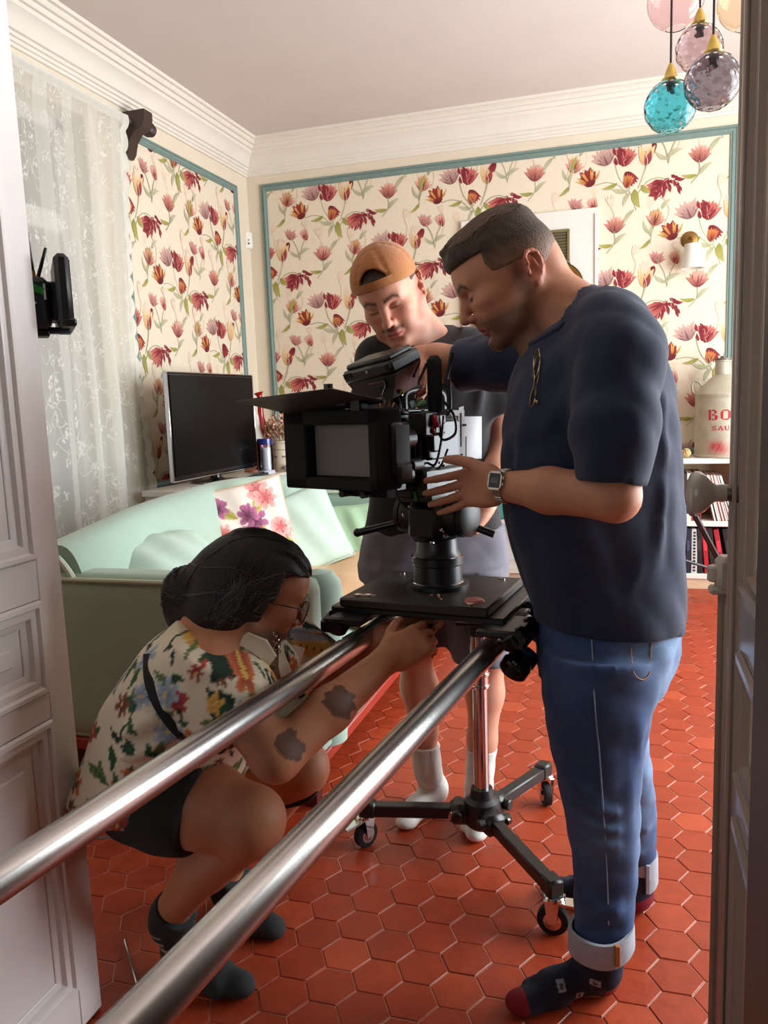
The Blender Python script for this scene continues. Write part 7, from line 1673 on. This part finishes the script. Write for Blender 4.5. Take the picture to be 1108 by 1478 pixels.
S=Sculpt((-1.42,1.02,0),(-.30,2.05,1.10),.0105,fx=[(H3.C[0]-.14,H3.C[0]+.14,.0034),(-.66,-.42,.004)],fy=[(H3.C[1]-.13,H3.C[1]+.14,.0036),(1.30,1.55,.006)],fz=[(H3.C[2]-.15,H3.C[2]+.13,.0034),(.35,.62,.006),(.62,.80,.004)])
H3.build(S,mouth=.001)
S.cone(H3.p(-.03,0,-.03),neck3,.056,.066,.03)
S.cone(neck3,pel3,.085,.11,.05); S.cone(sN3,sF3,.05,.05,.05)
S.chain([sN3,eN3],[.052,.046],.03); S.chain([eN3,eN3*.55+wN3*.45,wN3],[.047,.044,.029],.02); S.chain([sF3,eF3],[.05,.044],.03); S.chain([eF3,wF3],[.044,.029],.02)
hf3=unit(D3(622,915,1.74)-wN3); hand(S,wN3+hf3*.01,hf3,unit(Z1*.6+IFW*.5-IR*.3),[(.35,.5,.3),(.4,.55,.3),(.45,.55,.3),(.5,.6,.3)],spread=.08,thumb=(.7,.5,.2))
hf4=unit(D3(608,905,1.84)-wF3); hand(S,wF3+hf4*.01,hf4,unit(IR*.1-IFW*.8-Z1*.3),[(.5,.7,.4)]*4,thumb=(.7,.5,.2))
S.chain([hipN3,hipN3*.45+kN3*.55,kN3],[.094,.084,.066],.03); S.ell(kN3+unit(kN3-aN3)*.01,(.058,.056,.060),k=.03)
ca=kN3*.62+aN3*.38+unit(aN3-kN3+V3(-.25,.05,-.1))*.0+V3(-.035,.01,-.02); S.chain([kN3+V3(-.01,0,-.03),ca,aN3],[.052,.058,.036],.02)
S.chain([hipF3,kF3],[.095,.062],.03); S.chain([kF3,aF3],[.055,.036],.03)
ft=at(244,1392,z=0); ftd=at(345,1440,z=0)-ft
foot(S,ft+unit(ftd)*.01,ftd,.25,ank=aN3,sc=.86); ft2=V3(aF3[0]-.02,aF3[1],0); foot(S,ft2,unit(IR*.6-IFW*.6),.25,ank=aF3,sc=.86); S.half((0,0,.006),(0,0,-1),k=.003)
SB3=S
def col3(V):
    C=skin_colors(V,H3,(184,122,88),(140,74,66),(30,24,22),(34,26,24),.05,stubamt=.75,mous=.9,red=.25)
    # inked patches on the near forearm and the far shin
    P_=lambda t: eN3*(1-t)+wN3*t
    for t,s_,seed in [(.52,.038,1),(.10,.034,2)]:
        d=V-P_(t); r=np.linalg.norm(d*np.array([1,1,1.1]),axis=1); k=(r<s_*1.35)&(d@unit(-IFW*.8-Z1*.2+IR*.1)>.0)
        q=np.sin(V@np.array([130,70,95.])+seed)*np.sin(V@np.array([-60,105,120.])); k=(np.linalg.norm(V-P_(t),axis=1)<.062)&((V-P_(t))@unit(V3(0,0,CAMZ)-P_(t))>.012)&(np.linalg.norm((V-P_(t))-np.outer((V-P_(t))@unit(V3(0,0,CAMZ)-P_(t)),unit(V3(0,0,CAMZ)-P_(t))),axis=1)<s_*(.85+.2*q)); C[k]=C[k]*.22+lin((30,26,27))*.78
    return C
sculpted('body',S,m_s3,p3,col3,1)
# hair pulled back, with a low knot
S=Sculpt(H3.C-.25,H3.C+.20,.0040); E=lambda x,y,z,a,b,c,k=.015,mode='u': S.ell(H3.p(x,y,z),(a,b,c),RH3,k,mode)
E(-.012,0,.026,.112,.089,.098); E(-.04,0,-.015,.088,.090,.100,.03); E(-.050,0,-.066,.072,.080,.056,.03); E(.03,0,.056,.075,.076,.060,.03)
kn=D3(264,862,1.66); S.ell(kn,(.044,.048,.064),k=.02); S.cone(kn+V3(0,0,.02),H3.p(-.10,.0,.02),.028,.034,.02); S.ell(kn+V3(.025,0,-.055),(.045,.05,.045),k=.03)
r=np.random.default_rng(6)
for k in range(150):
    y=r.uniform(-.085,.085); t0=r.uniform(.1,1.9); P=lambda t: H3.p(-.012+.116*math.cos(t),y*(.6+.4*math.sin(t)),.03+.103*math.sin(t)*math.sqrt(max(.05,1-(y/.1)**2)))
    S.ridge(P(t0),P(t0+.5),r.uniform(.004,.008),r.choice([.0055,-.0055]))
cutface(S,H3,lambda x,y,z: np.maximum(.046-x-.25*np.abs(y),z-.066)); cutface(S,H3,lambda x,y,z: np.maximum(.016-x,z+.0))
def hair3(V):
    n=np.sin(V@np.array([420,300,80.]))*.5+np.sin(V@np.array([150,-280,360.]))*.5; return lin((26,20,19))*(1+.35*n[:,None])
sculpted('hair',S,m_hair,p3,hair3,1)
r=np.random.default_rng(15); pr=[]; c3=H3.p(-.02,0,.01); bd=unit(kn-c3)
for k in range(260):
    an=r.uniform(-1.5,1.5); f0=RH3@V3(math.cos(an*.9)*.75,math.sin(an)*.9,.75-.35*abs(an)); pr.append((f0,bd+RH3@(r.normal(size=3)*.16)))
for k in range(70): pr.append((RH3@V3(-.1+r.normal()*.3,-.9,.1+r.normal()*.4),RH3@V3(-.5,-.75,-.65)+r.normal(size=3)*.1))
strands(S,c3,pr,'hair_strands',mat('dark_hair_strand',(40,31,28),.38,spec=.5),p3,.0014,.07,5)
pr=[(r.normal(size=3),r.normal(size=3)) for k in range(60)]; strands(S,kn,pr,'hair_strands',bpy.data.materials['dark_hair_strand'],p3,.0013,.10,6)
b=MB(); kd=unit(H3.p(-.09,0,.02)-kn); b.lathe(kn+kd*.045-kd*.004,[(.029,0),(.033,.003),(.029,.006)],axis=kd,n=20,caps=False); b.lathe(kn+kd*.056-kd*.004,[(.029,0),(.033,.003),(.029,.006)],axis=kd,n=20,caps=False); b.obj('hair_tie',mat('grey_elastic',(150,146,140),.6),p3)
# spectacles
m_gf=mat('black_wire',(22,22,24),.35,.6)
for q in(-1,1):
    b=MB(); cz,cy_=-.002,q*.034; b.tube([H3.p(.112-.25*max(0,abs(cy_+.024*math.cos(t))-.03)*.6,cy_+.025*math.copysign(abs(math.cos(t))**.7,math.cos(t)),cz-.004+.022*math.copysign(abs(math.sin(t))**.8,math.sin(t))) for t in np.linspace(0,2*PI,28,endpoint=False)],.0013,6,closed=True); b.obj('spectacle_rim',m_gf,p3)
    b=MB(); b.tube([H3.p(.106,q*.059,.004),H3.p(.06,q*.079,.004),H3.p(-.02,q*.086,-.002),H3.p(-.045,q*.086,-.018)],.0014,6); b.obj('spectacle_arm',m_gf,p3)
    b=MB(); b.add([H3.p(.1115,cy_,cz-.004)]+[H3.p(.1115-.15*max(0,abs(cy_+.024*math.cos(t))-.03),cy_+.024*math.copysign(abs(math.cos(t))**.7,math.cos(t)),cz-.004+.021*math.copysign(abs(math.sin(t))**.8,math.sin(t))) for t in np.linspace(0,2*PI,24,endpoint=False)],[(0,i+1,(i+1)%24+1) for i in range(24)]); b.obj('spectacle_lens',thin_glass('clear_lens',(226,226,226)),p3)
b=MB(); b.tube(spline([H3.p(.112,-.010,.004),H3.p(.116,0,.008),H3.p(.112,.010,.004)],4),.0013,6); b.obj('spectacle_bridge',m_gf,p3)
# floral shirt
m_shirt=mat('floral_shirt_cloth',attr='Col',rough=.9,bump=.15,bscale=400,bdist=.001)
S=Sculpt((-1.42,.98,.20),(-.56,2.02,1.02),.0062)
bx=unit(pel3-neck3); sx=unit((sN3-sF3)-bx*((sN3-sF3)@bx)); fxx=np.cross(bx,sx); RT=np.stack([sx,fxx,bx],1); LT=float(np.linalg.norm(pel3-neck3))
if fxx@IR<0: fxx=-fxx; RT=np.stack([sx,fxx,bx],1)
S.loft([(-.03,0,.0,.075,.07),(.02,0,.01,.12,.085),(.07,.0,.02,.19,.115),(.14,.0,.02,.215,.135),(.22,.0,.015,.215,.14),(.30,0,.015,.215,.140),(.36,0,.01,.22,.142),(.42,0,.01,.22,.145),(.47,0,.015,.22,.145),(.52,0,.02,.21,.14)],.03,R=RT,o=neck3,p=2.2)
for pts,rr,cp_,cn in [([D3(315,935,1.62),sN3,sN3*.55+eN3*.45,sN3*.25+eN3*.75],[.07,.078,.076,.070],sN3*.36+eN3*.64,eN3-sN3),([D3(390,935,1.78),sF3,sF3*.3+eF3*.7,eF3],[.065,.07,.068,.064],sF3*.25+eF3*.75,eF3-sF3)]:
    T=S.twin(); T.chain(pts,rr,.05); T.half(cp_,cn); S.merge(T,.035)
S.ell(D3(395,965,1.70),(.05,.06,.075),k=.03)
S.disp(folds(25,22,.0075,(1,1,.6)),(-1.42,.98,.2),(-.56,2.02,1.02))
for (p,q,w,am,dp,bd) in [((125,1070),(250,1010),.016,.014,1.48,(0,0,-.02)),((120,1095),(260,1060),.016,.014,1.48,(0,0,-.02)),((125,1130),(240,1100),.014,.012,1.48,(0,0,-.01)),((170,1000),(290,1060),.016,-.012,1.47,(0,0,0)),((290,920),(270,1010),.012,.010,1.48,(0,0,0)),((330,940),(390,1010),.014,.012,1.48,(0,0,.01)),((300,1000),(380,1040),.012,-.010,1.47,(0,0,0)),((240,1030),(290,1075),.014,.012,1.47,(0,0,0)),((370,920),(400,1000),.012,.010,1.56,(0,0,0))]: S.ridge(D3(*p,dp),D3(*q,dp),w,am,bd)
S.half(neck3-bx*.010,-bx-IR*.1); S.half(D3(140,1196,1.55),unit(-Z1-IR*.10))
SH3=S
def shirt3(V):
    r=np.random.default_rng(12); C=np.tile(lin((222,208,182)),(len(V),1)); n=len(V)
    mot=[]
    for k in range(420):
        c=V[r.integers(n)]; mot.append(c)
    keepm=[]
    for c in mot:
        if all(np.linalg.norm(c-q)>.047 for q in keepm): keepm.append(c)
    for ci,c in enumerate(keepm):
        v=unit(c-(neck3+bx*float(np.clip((c-neck3)@bx,0,LT)))); e1=unit(np.cross(v,V3(.2,.1,1))); e2=np.cross(v,e1)
        near=np.linalg.norm(V-c,axis=1)<.09; I=np.where(near)[0]; d=V[I]-c; a=d@e1;b_=d@e2
        def leafm(x,y,L,w,ang,cc):
            u=((a-x)*math.cos(ang)+(b_-y)*math.sin(ang))/L; q=(-(a-x)*math.sin(ang)+(b_-y)*math.cos(ang))/L; ww=w*np.sin(PI*np.clip(u,0,1)**.8); k=(u>0)&(u<1)&(np.abs(q-.12*np.sin(3*u))<ww); C[I[k]]=lin(cc)*(1-.25*(np.abs(q[k])<.03))[:,None]
        gr=[(44,78,48),(60,92,58),(30,52,40),(96,116,70)]
        for j in range(int(r.integers(2,5))): leafm(r.normal()*.012,r.normal()*.012,r.uniform(.030,.060),r.uniform(.14,.22),r.uniform(0,6.28),gr[r.integers(4)])
        pal=[((150,36,44),(206,120,70)),((196,120,56),(226,180,90)),((120,44,52),(176,70,60)),((110,126,150),(176,186,196)),((86,40,40),(140,84,60))][r.integers(5)]
        nn=int(r.integers(5,8)); s_=r.uniform(.016,.030); x0,y0=r.normal()*.012,r.normal()*.012
        if ci%5<4:
            rr=np.hypot(a-x0,b_-y0); th=np.arctan2(b_-y0,a-x0)+r.uniform(0,6); pet=np.abs(np.cos(nn*th/2)); t=rr/(s_*(.35+.65*pet**.8)); k=t<1
            C[I[k]]=lin(pal[0])*(1-t[k,None])+lin(pal[1])*t[k,None]; k=(rr<s_*.16); C[I[k]]=lin((226,190,96))
    return C
sculpted('floral_shirt',S,m_shirt,p3,shirt3,1)
# collar, bag strap
b=MB(); cr=[]
for t in np.linspace(0,2*PI,30,endpoint=False): cr.append(neck3+bx*(.012)+sx*.070*math.cos(t)+fxx*.075*math.sin(t)+bx*.03*max(0,math.sin(t)))
V=[];n=len(cr)
for o_,k_3 in((0,1.),(-.030,.96),(-.030,1.02),(.012,1.16)):
    for c in cr: V.append(neck3+bx*.01+(c-neck3-bx*.01)*k_3+bx*o_)
b.add(V,[(i*n+j,i*n+(j+1)%n,(i+1)*n+(j+1)%n,(i+1)*n+j) for i in range(3) for j in range(n)]); b.obj('shirt_collar',mat('shirt_collar_cloth',(214,200,174),.9,bump=.15,bscale=400),p3)
def flap(pts,dep,th=.004):
    P=[D3(x,y,d) for (x,y),d in zip(pts,dep)]; n_=unit(np.cross(P[1]-P[0],P[2]-P[0])); m_=len(P); b=MB(); b.add(P+[p+n_*th for p in P],[tuple(range(m_)),tuple(range(2*m_-1,m_-1,-1))]+[(i,(i+1)%m_,m_+(i+1)%m_,m_+i) for i in range(m_)]); b.obj('collar_flap',bpy.data.materials['shirt_collar_cloth'],p3)
flap([(322,905),(352,912),(384,925),(398,948),(388,962),(360,938),(330,925)],[1.60,1.585,1.575,1.575,1.57,1.57,1.585])
flap([(402,925),(420,930),(440,935),(432,958),(408,985),(402,960)],[1.66,1.70,1.74,1.70,1.62,1.62])
def on3(px,py,lift=.002):
    d0=unit(RW@np.array([px-CXP,py-CYP,FPX])); return SH3.surf(D3(px,py,1.9),-d0,.75,400,lift)
def ribbon(name,pts,w,m,th=.003):
    P=[on3(*p) for p in pts]; P=spline(np.array([q for q in P if q is not None]),5); b=MB(); V=[]
    for i,c in enumerate(P):
        t=unit(P[min(i+1,len(P)-1)]-P[max(i-1,0)]); nrm=unit(unit(V3(0,0,CAMZ)-c)-t*(unit(V3(0,0,CAMZ)-c)@t)); s_=np.cross(t,nrm); V+=[c-s_*w/2,c-s_*w/2+nrm*th,c+s_*w/2+nrm*th,c+s_*w/2]
    b.add(V,[(i*4+j,i*4+(j+1)%4,(i+1)*4+(j+1)%4,(i+1)*4+j) for i in range(len(P)-1) for j in range(4)]); return b.obj(name,m,p3)
ribbon('bag_strap',[(236,888),(220,915),(213,945),(214,980),(226,1015),(246,1045),(262,1062)],.017,mat('black_webbing',(30,30,32),.8))
bc_=D3(408,962,1.55)
b=MB(); 
for k in range(7): c=D3(398+3*(k%2),915+5*k,1.60); b.tube([c+IR*.005*math.cos(t)+Z1*.005*math.sin(t) for t in np.linspace(0,2*PI,10,endpoint=False)],.0011,5,closed=True)
b.obj('neck_chain',m_crm,p3)
# dark shorts
S=Sculpt((-1.40,1.0,.16),(-.56,2.05,.76),.008)
S.ell(pel3+V3(.02,0,-.01),(.12,.17,.11),k=.04); S.chain([hipN3,hipN3*.70+kN3*.30,hipN3*.42+kN3*.58],[.104,.108,.099],.04); S.chain([hipF3,hipF3*.3+kF3*.7,hipF3*.1+kF3*.9],[.11,.098,.085],.04)
S.half(hipN3*.44+kN3*.56,kN3-hipN3,kN3-.22,kN3+.22); S.disp(folds(31,26,.006),(-1.4,1.0,.16),(-.56,2.05,.76))
sculpted('shorts',S,mat('black_cotton',(28,26,27),.9,noise=.1,nscale=30,bump=.2,bscale=400),p3,None,1)
# striped socks
def sock3(V):
    C=np.tile(lin((44,46,48)),(len(V),1)); d=unit(ftd); l=np.cross(Z1,d); u=(V-ft)@d; z=V[:,2]; v=(V-ft)@l
    k=(v<-.008)&(np.abs(u-.045-.0*z)<.016)&(z>.035)&(z<.135)&(np.sin(z*2*PI/.026)>.1); C[k]=lin((170,164,146)); return C
for hl,dd,an,kn,fnc in((ft,ftd,aN3,ca,sock3),(ft2,unit(IR*.6-IFW*.6),aF3,kF3,lambda V:np.tile(lin((44,46,48)),(len(V),1)))):
    lo=np.minimum(hl,hl+unit(dd)*.26)-.10; hi=np.maximum(hl,hl+unit(dd)*.26)+.10; lo[2]=-.004; hi[2]=.26
    S=Sculpt(lo,hi,.0042); foot(S,hl,dd,.255,ank=an+Z1*.0,sc=.98); S.chain([an-Z1*.02,an+unit(kn-an)*.07],[.050,.050],.02); S.half(an+unit(kn-an)*.035,kn-an,an-.085,an+.10); sole(S,.003); sculpted('sock',S,m_sock,p3,fnc,1)
# ================================================================ separate pieces of one kind become objects of their own
def split_islands(o):
    me=o.data; n=len(me.vertices); E=np.zeros(len(me.edges)*2,np.int32); me.edges.foreach_get('vertices',E); E=E.reshape(-1,2)
    lab=np.arange(n)
    while True:
        m=np.minimum(lab[E[:,0]],lab[E[:,1]]); new=lab.copy(); np.minimum.at(new,E[:,0],m); np.minimum.at(new,E[:,1],m); new=new[new]
        if (new==lab).all(): break
        lab=new
    u=np.unique(lab)
    if len(u)<2: return
    co=np.zeros(n*3,np.float32); me.vertices.foreach_get('co',co); co=co.reshape(-1,3); polys=[tuple(p.vertices) for p in me.polygons]; sm=[p.use_smooth for p in me.polygons]
    base=o.name.split('.')[0]
    for i,k in enumerate(u):
        I=np.where(lab==k)[0]; mp={int(q):j for j,q in enumerate(I)}; fs=[(f,s) for f,s in zip(polys,sm) if lab[f[0]]==k]
        q=bpy.data.meshes.new(base); q.from_pydata(co[I].tolist(),[],[tuple(mp[v] for v in f) for f,_ in fs]); q.materials.append(me.materials[0]); q.polygons.foreach_set('use_smooth',[s for _,s in fs])
        try: q.set_sharp_from_angle(angle=math.radians(38))
        except Exception: pass
        if i==0: o.data=q
        else:
            c=bpy.data.objects.new(base,q); COL.objects.link(c); c.parent=o.parent; c.location=o.location
SPLIT={'cable','bright_connector','bolt_head','screw_head','drag_dial','bright_ring','louvre','bright_edge','lens','flag_hinge'}
for o in list(COL.objects):
    if o.type=='MESH' and o.name.split('.')[0] in SPLIT and o.parent is not None: split_islands(o)
# ---- pieces that sit on a part become its sub-parts
SUB={'outer_seam':'jeans','pocket_stitch':'jeans','turn_up':'jeans','collar_rib':'t_shirt','shirt_print':'t_shirt','print_line':'t_shirt','cap_strap':'cap','cap_peak':'cap','cap_button':'cap','watch_case':'watch_strap','watch_face':'watch_strap','watch_display':'watch_strap','hair_tie':'hair','hair_strands':'hair','collar_flap':'floral_shirt','shirt_collar':'floral_shirt','spectacle_lens':'spectacle_rim','seam':'cover','wick':'candle','rim':None,
 'screen':'housing','silver_edge':'housing','stand_trim':'stand','wheel_core':'wheel','wheel_hub':'wheel','castor_fork':'leg','brake_lever':'leg','wheel':'leg','leg_end':'leg','leg_clamp':'leg','clamp_screw':'leg','foot':'leg','lower_tube':'leg','piping':'arm','bolt_head':'top_plate','white_label':'top_plate','bubble_level':'top_plate','drag_dial':'tilt_body','screw_head':'tilt_body','bright_ring':'bowl_adapter','gear_ring':'lens','filter_glass':'matte_box','filter_stage':'matte_box','flag_hinge':'top_flag','monitor_ridge':'onboard_monitor','bright_edge':'onboard_monitor','green_stripe':'receiver','white_mark':'receiver','antenna_collar':'receiver','rolled_rim':'dish','lettering':'body','handle':'body','cap':None,'lens_':None,'spine_label':'cover','spiral':'cover','painted_band':'jar','lip':'body','side_seam':'jeans','locking_knob':'bowl','lens':None}
BASE=lambda o:o.name.split('.')[0]
def centre(o):
    n=len(o.data.vertices); c=np.zeros(n*3,np.float32); o.data.vertices.foreach_get('co',c); return c.reshape(-1,3).mean(0)
for t in [o for o in COL.objects if o.parent is None]:
    kids=[c for c in t.children if c.type=='MESH']; cen={c.name:centre(c) for c in kids}
    # two levels below the thing at most
    moved=set()
    for c in kids:
        p=SUB.get(BASE(c)) 
        if BASE(c)=='gear_ring': p='lens' if False else None
        if not p or t.get('kind')=='structure': continue
        cand=[k for k in kids if BASE(k)==p and k is not c and k.name not in moved]
        if BASE(c) in('wheel',) and 'carriage' in t.name: continue
        if BASE(c)=='wheel_core' and not cand: continue
        if BASE(c)=='wheel_hub': cand=[k for k in kids if BASE(k)=='leg']
        if not cand: continue
        q=min(cand,key=lambda k:float(np.linalg.norm(cen[k.name]-cen[c.name])))
        if q.parent is not t: continue
        c.parent=q; moved.add(c.name)
